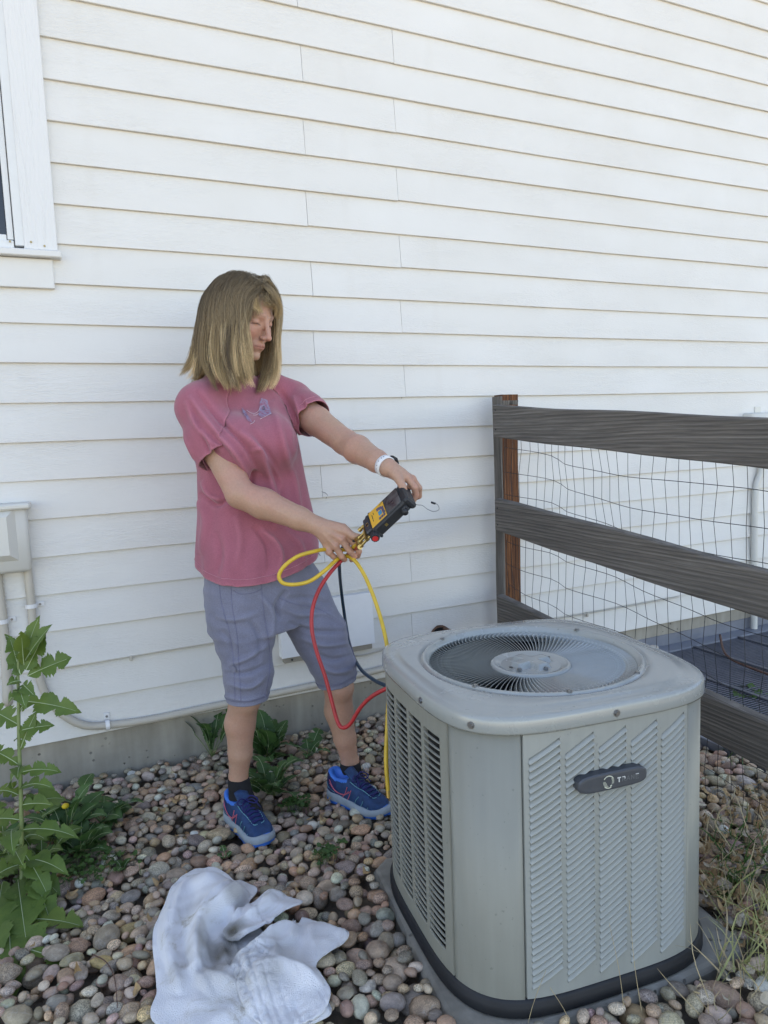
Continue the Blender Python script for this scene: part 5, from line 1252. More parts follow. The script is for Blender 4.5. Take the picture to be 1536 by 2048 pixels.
# head frame
hy, hp, hr = math.radians(60), math.radians(19), math.radians(-2)
bF = np.array([-CF[0], -CF[1], 0]); bF /= np.linalg.norm(bF); bR = np.array([CR[0], CR[1], 0]); bR /= np.linalg.norm(bR)
hf_ = math.cos(hy) * bF + math.sin(hy) * bR; HF = hf_ * math.cos(hp) - np.array([0, 0, 1]) * math.sin(hp); HL = np.cross([0, 0, 1], hf_); HU = np.cross(HF, HL)
HLr = HL * math.cos(hr) + HU * math.sin(hr); HU = HU * math.cos(hr) - HL * math.sin(hr); HL = HLr
HO = PX(486, 634, 2.26); HS_ = 1.03
HM3 = np.stack([HF, HL, HU], 1)
def hw(a, b, c): return HO + HS_ * (a * HF + b * HL + c * HU)
def hl(P): return (P - HO.astype(np.float32)) @ HM3.astype(np.float32) / HS_
def headf(P):
    q = hl(P); qm = q.copy(); qm[:, 1] = np.abs(q[:, 1]); b = qm[:, 1]
    d = ell(q, (-.012, 0, .036), (.098, .074, .082))
    d = smin(d, ell(q, (.030, 0, -.012), (.060, .063, .075)), .022)                 # face block
    d = smin(d, ell(q, (.040, 0, -.062), (.043, .044, .050)), .018)                 # lower face
    d = smin(d, cone(qm, (-.005, .054, -.052), (.060, .018, -.098), .014, .013), .020)   # jaw line
    d = smin(d, ell(q, (.076, 0, -.101), (.016, .019, .0150)), .012)               # chin
    d = smin(d, ell(qm, (.060, .040, -.032), (.022, .021, .022)), .018)             # cheekbone
    d = smin(d, cone(qm, (.086, .010, .019), (.074, .040, .020), .0080, .0070), .013)     # brow
    d = smax(d, -ell(qm, (.100, .0310, -.0015), (.0165, .0150, .0100)), .012)         # eye socket
    d = smin(d, ell(qm, (.0730, .0310, -.001), (.0135, .0150, .0128)), .004)         # lid over eyeball
    d = smin(d, cone(q, (.088, 0, .012), (.1130, 0, -.036), .0065, .0085), .009)     # nose bridge
    d = smin(d, ell(q, (.1120, 0, -.039), (.0115, .0098, .0088)), .005)
    d = smin(d, ell(qm, (.1010, .0115, -.0425), (.0110, .0062, .0072)), .005)        # wing
    d = smax(d, -ell(qm, (.1060, .0060, -.0495), (.0062, .0032, .0038)), .002)       # nostril
    d = smin(d, ell(q, (.082, 0, -.069), (.0125, .026, .018)), .012)                # muzzle
    d = smin(d, cone(qm, (.0940, .004, -.0655), (.0850, .0225, -.0705), .0032, .0018), .0050)  # upper lip
    d = smin(d, cone(qm, (.0932, .000, -.0745), (.0850, .0210, -.0715), .0038, .0018), .0050)  # lower lip
    d = smax(d, -cone(qm, (.1000, .000, -.0700), (.0880, .0230, -.0710), .0014, .0010), .0016)
    d = smax(d, -ell(q, (.1000, 0, -.0860), (.0090, .016, .0048)), .006)             # groove under the lip
    d = smax(d, -cone(qm, (.0760, .0440, -.0052), (.0880, .0200, -.0072), .0009, .0008), .0012)  # lid crease
    d = smin(d, ell(qm, (-.006, .077, -.010), (.016, .007, .030)), .006)             # ear
    return d * HS_
neckb = PX(466, 790, 2.275); nk = hw(-.035, 0, -.055)
def neckf(P): return chain(P, [hw(-.020, 0, -.030), nk, neckb, neckb - (0, 0, .06)], [.055, .052, .060, .075], .02)
def torsof(P):
    mid = (Rsh + Lsh) / 2; pel = (Rhip + Lhip) / 2
    d = chain(P, [Rsh + TL * .03, mid - (0, 0, .01), Lsh - TL * .03], [.045, .045, .045], .03)
    d = smin(d, chain(P, [mid - (0, 0, .09) - TF * .01, (mid + pel) / 2, pel], [.085, .085, .110], .05), .06)
    return d
# arms: muscle shape by several cones
def arm(P, s, e, w_, rs, re, rf, rw, bulge):
    d = chain(P, [s, s + (e - s) * .5, e, e + (w_ - e) * .30, e + (w_ - e) * .75, w_], [rs, (rs + re) * .52, re, rf, (rf + rw) * .47, rw], .012)
    return d
# hands -----------------------------------------------------------
def fing(P, pts, rs): return chain(P, pts, rs, .0025)
RT = 2.055
R_ = lambda x, y, dt=0.: PX(x, y, RT + dt)
Rmc = [R_(690, 1064, -.002), R_(683, 1079, -.004), R_(671, 1093, .000), R_(658, 1104, .010)]            # knuckles index..little
Rf = [[Rmc[0], R_(706, 1085, .010), R_(718, 1103, .022), R_(716, 1112, .040)],
      [Rmc[1], R_(699, 1101, .004), R_(709, 1113, .020), R_(703, 1120, .036)],
      [Rmc[2], R_(683, 1113, .010), R_(689, 1119, .028), R_(683, 1118, .044)],
      [Rmc[3], R_(667, 1113, .020), R_(675, 1119, .036), R_(674, 1114, .050)]]
Rth = [R_(652, 1050, .006), R_(686, 1056, .000), R_(706, 1072, -.012), R_(724, 1075, -.010)]
def rhandf(P):
    w0 = Rwr; d = None
    for i, kn in enumerate(Rmc):
        st_ = R_(640 + (-4, 0, 3, 4)[i] * .6, 1050 + i * 6.0, .004 + i * .003); e = cone(P, st_, kn, .0135 - i * .0004, .0118 - i * .0007); d = e if d is None else smin(d, e, .013)
    d = smin(d, cone(P, w0, R_(655, 1068, .006), .0235, .020), .016)
    for i, fp in enumerate(Rf): d = smin(d, fing(P, fp, [.0112 - i * .0005, .0098 - i * .0005, .0086 - i * .0005, .0078 - i * .0005]), .0032)
    d = smin(d, chain(P, Rth, [.0165, .0128, .0104, .0090], .004), .007)
    for kn in Rmc: d = smin(d, ell(P, kn + (0, 0, .001), (.0105, .0105, .0105)), .004)
    for i in range(3): d = smin(d, cone(P, R_(645, 1052 + i * 7, -.012), Rmc[i] + (-CF * .009), .0028, .0030), .006)     # tendons
    return d
LT_ = 2.02
L_ = lambda x, y, dt=0.: PX(x, y, LT_ + dt)
Lmc = [L_(814, 955, -.010), L_(824, 958, .008), L_(826, 960, .026), L_(822, 962, .042)]
Lf = [[Lmc[0], L_(829, 975, -.010), L_(832, 990, .000), L_(826, 1003, .004)],
      [Lmc[1], L_(838, 976, .018), L_(838, 992, .034), L_(828, 998, .046)],
      [Lmc[2], L_(836, 978, .040), L_(830, 990, .056), L_(818, 993, .060)],
      [Lmc[3], L_(820, 974, .060), L_(806, 982, .066), L_(796, 988, .066)]]
Lth = [L_(789, 946, -.012), L_(799, 960, -.024), L_(806, 975, -.032), L_(809, 988, -.030)]
def lhandf(P):
    d = None
    for i, kn in enumerate(Lmc):
        st_ = L_(781 + i * 1.0, 936 + i * 1.0, .000 + i * .012); e = cone(P, st_, kn, .0135, .0122 - i * .0006); d = e if d is None else smin(d, e, .013)
    d = smin(d, cone(P, Lwr, L_(797, 950, .004), .0225, .020), .016)
    for i, fp in enumerate(Lf): d = smin(d, fing(P, fp, [.0112 - i * .0004, .0100 - i * .0005, .0088 - i * .0005, .0080 - i * .0005]), .0032)
    d = smin(d, chain(P, Lth, [.0165, .0125, .0105, .0092], .004), .006)
    for kn in Lmc: d = smin(d, ell(P, kn, (.0108, .0108, .0108)), .004)
    return d
# legs
def legf(P, hip, kn, an, toe):
    sh = kn + (an - kn) * .30 - TF * .018
    d = chain(P, [hip, hip + (kn - hip) * .55, kn], [.066, .050, .044], .03)
    d = smin(d, chain(P, [kn, sh, kn + (an - kn) * .62 - TF * .006, an + (0, 0, .03), an], [.045, .0460, .0360, .0280, .0295], .012), .02)
    d = smin(d, ell(P, kn + TF * .018, (.030, .030, .036)), .02)
    d = smin(d, chain(P, [an + (0, 0, -.01), toe], [.026, .016], .02), .015); return d
toeR = np.array([.462, -.630, .040]); toeL = np.array([.835, -.655, .042])
def bb(*p, r=.08): p = np.array(p); return p.min(0) - r, p.max(0) + r
groups = [(*bb(Rsh, Lsh, Rhip, Lhip, r=.16), torsof, 0), (*bb(HO, r=.155), headf, .012), (*bb(nk, neckb, r=.09), neckf, .022),
          (*bb(Rsh, Rel, Rwr, r=.07), lambda P: arm(P, Rsh, Rel, Rwr, .052, .0405, .0440, .0262, 0), .015),
          (*bb(Lsh, Lel, Lwr, r=.07), lambda P: arm(P, Lsh, Lel, Lwr, .050, .0385, .0420, .0255, 0), .015),
          (*bb(*Rmc, *sum(Rf, []), *Rth, Rwr, r=.022), rhandf, .008), (*bb(*Lmc, *sum(Lf, []), *Lth, Lwr, r=.022), lhandf, .008),
          (*bb(Rhip, Rkn, Ran, toeR, r=.09), lambda P: legf(P, Rhip, Rkn, Ran, toeR), .02), (*bb(Lhip, Lkn, Lan, toeL, r=.09), lambda P: legf(P, Lhip, Lkn, Lan, toeL), .02)]
bodyf = grouped(groups)
allp = np.array([Rsh, Lsh, Rel, Lel, Rwr, Lwr, Rhip, Lhip, Rkn, Lkn, Ran, Lan, HO, toeR, toeL, *sum(Rf, []), *sum(Lf, [])])
V, F = surfnet(bodyf, allp.min(0) - .17, allp.max(0) + .17, .0026)
V = relax(V, F, 1, .4)
# skin tint by place: scalp, lips, brows, lash line, blush, knuckles
q = (V - HO) @ HM3 / HS_; ab = np.abs(q[:, 1]); near = np.linalg.norm(q, axis=1) < .16
tint = np.ones((len(V), 4), np.float32); base = np.array([.47, .275, .195])
tint[:, :3] = base
def paint(mask, col):
    mk = np.clip(mask, 0, 1)[:, None]; tint[:, :3] = tint[:, :3] * (1 - mk) + np.array(col) * mk
mott = sines(V, 77, 38, 3); paint(np.clip(mott * .9 + .1, 0, .55), (.50, .255, .19)); paint(np.clip(-mott * .8, 0, .35), (.47, .29, .20))
blush = np.exp(-((q[:, 0] - .075) ** 2 + (ab - .040) ** 2 + (q[:, 2] + .036) ** 2) / .00045) + np.exp(-((q[:, 0] - .115) ** 2 + ab ** 2 + (q[:, 2] + .040) ** 2) / .00018)
paint(blush * .30 * near, (.56, .20, .15))
lip = np.clip(1.3 - np.sqrt(((ab) / .0235) ** 2 + ((q[:, 2] + .0705) / .0070) ** 2), 0, .22) / .22 * (q[:, 0] > .078); paint(lip * .6 * near, (.42, .17, .145))
mouth = np.exp(-((q[:, 2] + .0700 - ab * .02) / .0011) ** 2) * (ab < .0225) * (q[:, 0] > .080); paint(mouth * .85 * near, (.16, .05, .04))
lash = np.exp(-((q[:, 2] + .0062 - .004 * np.cos((ab - .031) * 80) + .003) / .0019) ** 2) * (np.abs(ab - .0315) < .0155) * (q[:, 0] > .06); paint(lash * .92 * near, (.055, .030, .022))
crease = np.exp(-((q[:, 2] - .0060) / .0012) ** 2) * (np.abs(ab - .031) < .013) * (q[:, 0] > .06); paint(crease * .35 * near, (.30, .14, .09))
brow = np.exp(-((q[:, 2] - .0205 + (ab - .03) ** 2 * 7) / .0030) ** 2) * (np.abs(ab - .030) < .0185) * (q[:, 0] > .05); paint(brow * .42 * near, (.24, .15, .09))
ln_ = np.exp(-((q[:, 2] + .0180 + (ab - .03) * .1) / .0012) ** 2) * (np.abs(ab - .030) < .012) * (q[:, 0] > .06); paint(ln_ * .25 * near, (.33, .17, .12))
scalp = np.clip((q[:, 2] - (.062 - .9 * np.maximum(0, .05 - q[:, 0]))) / .008, 0, 1) * near; paint(scalp, (.20, .15, .095))
for kn in Rmc + Lmc + [f_[2] for f_ in Rf + Lf]: paint(np.exp(-(np.linalg.norm(V - kn, axis=1) / .010) ** 2) * .35, (.58, .24, .17))
legm = np.clip((.55 - V[:, 2]) / .05, 0, 1); paint(legm * .45, (.46, .27, .19))
Nn = vnormals(V, F); V = V + Nn * (.00030 * sines(V, 12, 260, 2))[:, None]
m, t = newmat('skin', (.5, .28, .19), .48, spec=.4); a = t.add('ShaderNodeAttribute', attribute_name='tint'); v = coords(t)
fz = noise(t, v, 170, 5, .7); c = mixc(t, .5, a.outputs['Color'], mixc(t, 1., a.outputs['Color'], ramp(t, fz, [(.35, (.86, .84, .83)), (.65, (1.09, 1.09, 1.09))]), 'MULTIPLY')); setcol(t, c)
t.b.inputs['Subsurface Weight'].default_value = .22; t.b.inputs['Subsurface Radius'].default_value = (.012, .005, .003); t.b.inputs['Subsurface Scale'].default_value = .6
bump(t, noise(t, v, 620, 3), .22, .0010); M['skin'] = m
body = part('body', V, F, M['skin'], who, True)
a_ = body.data.attributes.new('tint', 'FLOAT_COLOR', 'POINT'); a_.data.foreach_set('color', tint.ravel())
print('body', len(V))
# nails
def nail(p, tip, up, r):
    z = np.asarray(up, float); z /= np.linalg.norm(z); R3 = frame(z, tip); mb = MB(); P = []
    for i in range(10):
        u = 2 * math.pi * i / 10; P.append((math.copysign(abs(math.cos(u)) ** .7, math.cos(u)) * r * 1.25, math.sin(u) * r * .95, -.10 * r * abs(math.sin(u)) ** 2 * 3))
    P = np.array(P + [(0, 0, .0006)]) @ R3.T + p; mb.put(P, [(i, (i + 1) % 10, 10) for i in range(10)]); mb.build('fingernail', M['nail'], who, True)
M['nail'] = newmat('fingernail', (.62, .40, .33), .3)[0]
for f_ in (Rth, Lth):
    dv = f_[-1] - f_[-2]; dv /= np.linalg.norm(dv); up = -CF + .4 * CU; up = up - dv * (up @ dv); up /= np.linalg.norm(up); nail(f_[-1] + up * .0092 - dv * .0008 + dv * .002, dv, up, .0062)
for f_ in (Rf[0], Rf[1]):
    pass

# ---------------------------------------------------------------- shirt
def C3(x, y, t_): p = PX(x, y, t_); return p
st = []
for (y, xc, t_, a, b) in ((1200, 521, 2.285, .204, .168), (1150, 520, 2.285, .202, .164), (1090, 516, 2.285, .196, .156), (1000, 509, 2.285, .180, .138), (930, 502, 2.285, .172, .130), (880, 495, 2.28, .170, .126), (840, 486, 2.275, .172, .128), (810, 482, 2.275, .158, .110), (788, 478, 2.275, .132, .090), (768, 474, 2.275, .095, .072), (752, 471, 2.275, .06, .055)):
    p = C3(xc, y, t_); st.append((p[2], p[0], p[1], a, b))
RslE = Rsh + (Rel - Rsh) * .64; LslE = Lsh + (Lel - Lsh) * .52
def rslf(P): return chain(P, [PX(440, 775, 2.22), Rsh + (0, 0, .004), Rsh + (RslE - Rsh) * .5, RslE], [.055, .068, .070, .070], .03)
def lslf(P): return chain(P, [PX(540, 772, 2.33), Lsh + (0, 0, .002), Lsh + (LslE - Lsh) * .5, LslE], [.050, .064, .063, .060], .03)
def storso(P):
    d = loft(P, st, TL, TF, 2.25)
    d = smin(d, ell(P, PX(540, 885, 2.19), (.085, .085, .085)), .05)                          # bust
    d = smin(d, ell(P, PX(478, 890, 2.12), (.080, .080, .085)), .05)
    return d
def shirtf(P): return smin(smin(storso(P), rslf(P), .016), lslf(P), .016)
pp = np.array([[s[1], s[2], s[0]] for s in st] + [RslE, LslE])
sV, sF = surfnet(lambda P: shirtf(P), pp.min(0) - .24, pp.max(0) + .24, .0045)
sV = relax(sV, sF, 2, .5)
hA, hB, hC = PX(398, 1152, 2.16), PX(540, 1168, 2.12), PX(645, 1098, 2.35)
hn = np.cross(hB - hA, hC - hA); hn /= np.linalg.norm(hn); hn *= np.sign(hn[2])
def cutmask(V):
    k = ((V - hA) @ hn) > 0
    P32 = V.astype(np.float32); tor = shirt_torso(V)
    ax_ = (Rel - Rsh) / np.linalg.norm(Rel - Rsh); hp_ = PX(436, 918, 2.13); a2 = ax_
    k &= ~(((V - hp_) @ a2 > 0) & (tor > rslf(P32) + .012) & (tor > .004))
    ax_ = (Lel - Lsh) / np.linalg.norm(Lel - Lsh); hp_ = PX(620, 848, 2.30)
    k &= ~(((V - hp_) @ ax_ > 0) & (tor > lslf(P32) + .008) & (tor > .004))
    k &= np.linalg.norm(V - (neckb + (0, 0, .070) + TF * .0), axis=1) > .066
    return k
def shirt_torso(V): return loft(V.astype(np.float32), st, TL, TF, 2.25)
# fold lines: (points in the picture with depth, amplitude, width)
def topx(V):
    v = V - CAM; z = v @ CF; return np.column_stack([768 + FPX * (v @ CR) / z, 1024 - FPX * (v @ CU) / z])
def fold3(V, N, L):
    """raise ridges along folds; the lines are laid out in the picture, the relief is real"""
    D = np.zeros(len(V)); U = topx(V); fr = np.clip(-(N @ CF) * 1.4 + .3, 0, 1)
    for pts, amp, w_ in L:
        Q = spline([(p[0], p[1], 0) for p in pts], 14)[:, :2]; best = np.full(len(V), 999.); par = np.zeros(len(V))
        for i in range(len(Q) - 1):
            a, b = Q[i], Q[i + 1]; d = b - a; L2 = d @ d; w3 = U - a; h = np.clip(w3 @ d / L2, 0, 1); e = w3 - h[:, None] * d
            r = np.hypot(e[:, 0], e[:, 1]); k = r < best; best[k] = r[k]; par[k] = (i + h[k]) / (len(Q) - 1)
        D += amp * np.exp(-(best * .00152 / w_) ** 2) * np.sin(np.clip(par, 0, 1) * math.pi) ** .6 * fr
    return D
t1 = 2.13
SF = [([(378, 790, t1), (420, 850, t1), (470, 905, t1), (505, 968, t1)], .012, .011), ([(370, 800, t1), (400, 860, t1), (450, 905, t1)], .008, .010), ([(392, 780, t1), (440, 840, t1), (490, 890, t1), (520, 950, t1)], -.010, .010),
      ([(478, 860, t1), (520, 905, t1), (545, 990, t1), (552, 1060, t1)], .011, .013), ([(500, 850, t1), (545, 930, t1), (570, 1010, t1), (590, 1090, t1)], -.008, .014), ([(545, 800, t1), (565, 880, t1), (590, 980, t1), (605, 1060, t1)], .008, .013),
      ([(560, 780, t1), (590, 840, t1), (594, 900, t1)], -.010, .010), ([(500, 905, t1), (522, 900, t1), (560, 960, t1), (556, 1000, t1)], .007, .009), ([(498, 985, t1), (505, 960, t1), (512, 940, t1)], -.016, .010),
      ([(405, 960, t1), (418, 990, t1), (440, 1000, t1)], .010, .009), ([(400, 985, t1), (430, 1010, t1), (460, 995, t1)], -.010, .008), ([(395, 1000, t1), (410, 1040, t1), (400, 1110, t1)], .009, .014), ([(470, 1030, t1), (480, 1080, t1), (470, 1140, t1)], .006, .016),
      ([(520, 1060, t1), (545, 1080, t1), (560, 1110, t1), (555, 1150, t1)], .011, .011), ([(505, 1050, t1), (535, 1090, t1), (540, 1150, t1)], -.008, .012), ([(575, 1060, t1), (600, 1090, t1), (612, 1130, t1)], .007, .012), ([(430, 1060, t1), (440, 1110, t1), (432, 1150, t1)], -.007, .014),
      ([(605, 800, t1), (625, 820, t1), (640, 835, t1)], .005, .007), ([(585, 790, t1), (600, 830, t1), (598, 870, t1)], .007, .008), ([(600, 790, t1), (615, 830, t1), (612, 868, t1)], -.006, .008), ([(400, 860, t1), (420, 890, t1), (440, 925, t1)], .006, .010), ([(360, 860, t1), (385, 900, t1), (398, 940, t1)], .006, .010),
      ([(385, 820, t1), (410, 880, t1), (420, 915, t1)], -.006, .009)]
N_ = vnormals(sV, sF); SF = [(a_1, b_1 * 1.35, c_1 * .85) for a_1, b_1, c_1 in SF]
an = np.column_stack([(sV - Rsh) @ TL, (sV - Rsh) @ TF, sV[:, 2] * .30])
dsp = fold3(sV, N_, SF) + .0050 * sines(an, 90, 26, 2) * np.clip((1.30 - sV[:, 2]) / .25, .1, 1) + .0016 * sines(sV, 92, 60, 2)
flare = np.clip((.90 - sV[:, 2]) / .14, 0, 1); dsp += flare * .0040 * np.sin(np.arctan2(sV[:, 1] + .5, sV[:, 0] - .55) * 13)
sV2 = sV + N_ * dsp[:, None]
tV, tF_ = surfnet(storso, pp.min(0) - .24, pp.max(0) + .24, .0045); tV = relax(tV, tF_, 2, .5); tN = vnormals(tV, tF_)
an = np.column_stack([(tV - Rsh) @ TL, (tV - Rsh) @ TF, tV[:, 2] * .30])
td = fold3(tV, tN, SF) + .0050 * sines(an, 90, 26, 2) * np.clip((1.30 - tV[:, 2]) / .25, .1, 1) + .0016 * sines(tV, 92, 60, 2)
td += np.clip((.90 - tV[:, 2]) / .14, 0, 1) * .0040 * np.sin(np.arctan2(tV[:, 1] + .5, tV[:, 0] - .55) * 13)
tV2 = tV + tN * td[:, None]; tk = ((tV - hA) @ hn > 0) & (np.linalg.norm(tV - (neckb + (0, 0, .070)), axis=1) > .066)
def sleevemask(V, f, hp_, e, s_):
    P32 = V.astype(np.float32); ax_ = (e - s_) / np.linalg.norm(e - s_); return (f(P32) < storso(P32) + .006) & ((V - hp_) @ ax_ < 0)
def build_cloth(name, V, F, keep, mat, thick=.0022, hem=None):
    kf = keep[F].all(1); V2, F2, u = cull(V, F, kf)
    # smooth the ragged boundary
    from collections import defaultdict
    E = np.sort(np.vstack([F2[:, [i, (i + 1) % 4]] for i in range(4)]), 1); key = E[:, 0].astype(np.int64) * len(V2) + E[:, 1]; uq, ct = np.unique(key, return_counts=True); be = uq[ct == 1]; nb_ = defaultdict(list)
    for k in be: a, b = int(k // len(V2)), int(k % len(V2)); nb_[a].append(b); nb_[b].append(a)
    ids = np.array([k for k in nb_ if len(nb_[k]) == 2])
    if len(ids):
        A = np.array([nb_[k][0] for k in ids]); B = np.array([nb_[k][1] for k in ids])
        for _ in range(10): V2[ids] = V2[ids] * .4 + .3 * (V2[A] + V2[B])
    o = part(name, V2, F2, mat, who, True); md = o.modifiers.new('thick', 'SOLIDIFY'); md.thickness = thick; md.offset = -1; bnd = spl_loops(nb_, V2); return o, V2, F2, u, bnd
def spl_loops(nb_, V2):
    seen = set(); loops = []
    for s in nb_:
        if s in seen: continue
        L = [s]; seen.add(s); cur = s
        while True:
            nx_ = [k for k in nb_[cur] if k not in seen]
            if not nx_: break
            cur = nx_[0]; seen.add(cur); L.append(cur)
        if len(L) > 20: loops.append(V2[L])
    return loops
def fabric(name, c, var=.10, weave=900, bs=.25, worn=.0):
    m, t = newmat(name, c, .9, spec=.15); v = coords(t); f = noise(t, v, 9, 6, .65, .5); a = tuple(x * (1 - var) for x in c); b = tuple(min(1, x * (1 + var)) for x in c)
    cc = ramp(t, f, [(.3, a), (.7, b)])
    geo = t.add('ShaderNodeNewGeometry'); 
    pz = ramp(t, geo.outputs['Pointiness'], [(.50, (0, 0, 0)), (.56, (worn,) * 3)]) if worn else None  # mixes a paler tone onto convex fold ridges
    if worn: cc = mixc(t, pz, cc, tuple(min(1, x * 1.5 + .07) for x in c))
    f2 = noise(t, v, 380, 3, .7); cc = mixc(t, .35, cc, mixc(t, 1., cc, ramp(t, f2, [(.35, (.6,) * 3), (.65, (1.3,) * 3)]), 'MULTIPLY'))
    setcol(t, cc); t.b.inputs['Sheen Weight'].default_value = .25; t.b.inputs['Sheen Roughness'].default_value = .5; bump(t, noise(t, v, weave, 2), bs, .0008); return m, t
M['shirt'], tsh = fabric('faded_pink_cotton', (.355, .112, .150), .09, worn=.30)
shirt, shV, shF, _, loops = build_cloth('tshirt', tV2, tF_, tk, M['shirt'])
kR = sleevemask(sV, rslf, PX(436, 922, 2.11), Rel, Rsh) & (np.linalg.norm(sV - Rsh, axis=1) < .30) & (rslf(sV.astype(np.float32)) < lslf(sV.astype(np.float32)))
kL = sleevemask(sV, lslf, PX(620, 848, 2.30), Lel, Lsh) & (np.linalg.norm(sV - Lsh, axis=1) < .26) & (rslf(sV.astype(np.float32)) >= lslf(sV.astype(np.float32)))
sl_loops = []; sb_ = []
for kk_ in (kR, kL):
    so_, a_V, a_F, _, lo_ = build_cloth('sleeve', sV2, sF, kk_, M['shirt']); so_.parent = shirt; sl_loops.append(lo_); sb_.append((a_V, a_F))
def bvh(V, F): return BVHTree.FromPolygons([tuple(v) for v in V], [tuple(int(i) for i in f) for f in F])
nV_ = len(shV); bs_ = bvh(np.vstack([shV, sb_[0][0], sb_[1][0]]), list(shF) + [f + nV_ for f in sb_[0][1]] + [f + nV_ + len(sb_[0][0]) for f in sb_[1][1]])
def hit(b, x, y, off=.0012, dflt=2.2):
    d = ray(x, y); L = np.linalg.norm(d); r = b.ray_cast(Vector(CAM), Vector(d / L))
    if r[0] is None: return None, -CF
    n = np.array(r[1]); n = n if n @ CF < 0 else -n; return np.array(r[0]) + n * off, n
def seam(b, pts, parent, mat, r=.0011, nm='seam', n=None, off=.0002):
    P = spline([(x, y, 0) for x, y in pts], n or max(6, int(np.linalg.norm(np.diff(np.array(pts, float), axis=0), axis=1).sum() / 3))); Q = [hit(b, p[0], p[1], off) for p in P]
    Q = [q_[0] for q_ in Q if q_[0] is not None and abs((q_[0] - CAM) @ CF - 2.25) < .35]
    if len(Q) < 3: return
    V, F = tubevf(np.array(Q), r, 5); part(nm, V, F, mat, parent, True)
def lp_offset(loop, b, dz, mat, parent, nm, r=.0009, push=.0006, keep=None):
    """stitch line running beside a hem"""
    Q = []; cen = loop.mean(0)
    for p in loop[::2]:
        loc, n, _, _ = b.find_nearest(Vector(p + dz)); n = np.array(n); loc = np.array(loc); n = n if n @ (loc - np.array([cen[0], cen[1], loc[2]])) > 0 else -n; Q.append(loc + n * push)
    Q = np.array(Q); V, F = tubevf(np.vstack([Q, Q[:1]]), r, 4, False); part(nm, V, F, mat, parent, True)
M['stitchp'] = simple('pale_pink_stitching', (.52, .22, .27), .9); M['stitchb'] = simple('dark_pants_seam', (.16, .16, .235), .9)
for lp in loops:
    if lp.mean(0)[2] < .95: lp_offset(lp, bs_, np.array([0, 0, .021]), M['stitchp'], shirt, 'hem_stitch')
for lo_, (a_V, a_F), s_, e in ((sl_loops[0], sb_[0], Rsh, Rel), (sl_loops[1], sb_[1], Lsh, Lel)):
    b2 = bvh(a_V, a_F); ax_ = (e - s_) / np.linalg.norm(e - s_)
    for lp in lo_:
        t_ = (lp - s_) @ ax_
        if t_.min() > .05 or np.median(t_) > .09: lp_offset(lp, b2, -ax_ * .020, M['stitchp'], shirt, 'hem_stitch')
# chest print: faded grey panels and a little white line drawing
def decal(b, polys, mat, nm, parent, off=.0016):
    mb = MB()
    for poly in polys:
        poly = np.array(poly, float); c_ = poly.mean(0); kk = 6; V = []; n = len(poly)
        for s in range(1, kk + 1):
            for p in poly: q_ = c_ + (p - c_) * s / kk; h_ = hit(b, q_[0], q_[1], off)[0]; V.append(h_ if h_ is not None else PX(q_[0], q_[1], 2.1))
        V.append(hit(b, c_[0], c_[1], off)[0]); F = [(s * n + i, s * n + (i + 1) % n, (s + 1) * n + (i + 1) % n, (s + 1) * n + i) for s in range(kk - 1) for i in range(n)] + [(i, (i + 1) % n, kk * n) for i in range(n)]
        mb.put(np.array(V), F)
    mb.build(nm, mat, parent, True)
def dens(poly, k=5):
    P = []; n = len(poly)
    for i in range(n):
        for j in range(k): a, b = np.array(poly[i], float), np.array(poly[(i + 1) % n], float); P.append(a + (b - a) * j / k)
    return P
mp_ = newmat('faded_grey_print', (.30, .215, .30), .9, spec=.1); tt = mp_[1]; nn_ = noise(tt, coords(tt), 120, 4, .7); setcol(tt, ramp(tt, nn_, [(.4, (.33, .115, .17)), (.55, (.29, .24, .33))]))
decal(bs_, [dens([(519, 806), (522, 797), (534, 800), (543, 829), (524, 835), (517, 832)]), dens([(483, 815), (490, 822), (500, 838), (504, 846), (496, 842), (486, 828)])], mp_[0], 'chest_print', shirt)
M['pwhite'] = newmat('worn_white_ink', (.62, .48, .54), .9)[0]
for q_ in ([(493, 821), (500, 826), (508, 828), (516, 824), (521, 814)], [(506, 831), (512, 831), (517, 828)], [(520, 839), (532, 833), (543, 827)], [(500, 849), (506, 846), (509, 842)]): seam(bs_, q_, shirt, M['pwhite'], .0007, 'print_line', 10, .0018)

# ---------------------------------------------------------------- cropped pants
pst = []
for (y, xc, t_, a, b) in ((1090, 514, 2.285, .160, .125), (1150, 522, 2.285, .180, .138), (1200, 524, 2.285, .182, .140), (1250, 522, 2.28, .170, .13)):
    p = C3(xc, y, t_); pst.append((p[2], p[0], p[1], a, b))
Rk2 = PX(493, 1400, 2.195); Lk2 = PX(677, 1368, 2.325)
def pantsf(P):
    d = loft(P, pst, TL, TF, 2.1)
    r1 = chain(P, [PX(484, 1185, 2.22), PX(488, 1270, 2.215), PX(498, 1345, 2.205), PX(492, 1440, 2.19)], [.108, .088, .070, .060], .03)
    r2 = chain(P, [PX(588, 1180, 2.345), PX(637, 1265, 2.34), PX(668, 1335, 2.335), PX(684, 1410, 2.33)], [.104, .084, .066, .056], .03)
    legs = smin(r1, r2, .012); return smin(d, legs, .025)
pq = np.array([[s[1], s[2], s[0]] for s in pst] + [Rk2, Lk2, PX(493, 1440, 2.19)])
pV, pF = surfnet(pantsf, pq.min(0) - .22, pq.max(0) + .22, .0045); pV = relax(pV, pF, 2, .5)
t2 = 2.13
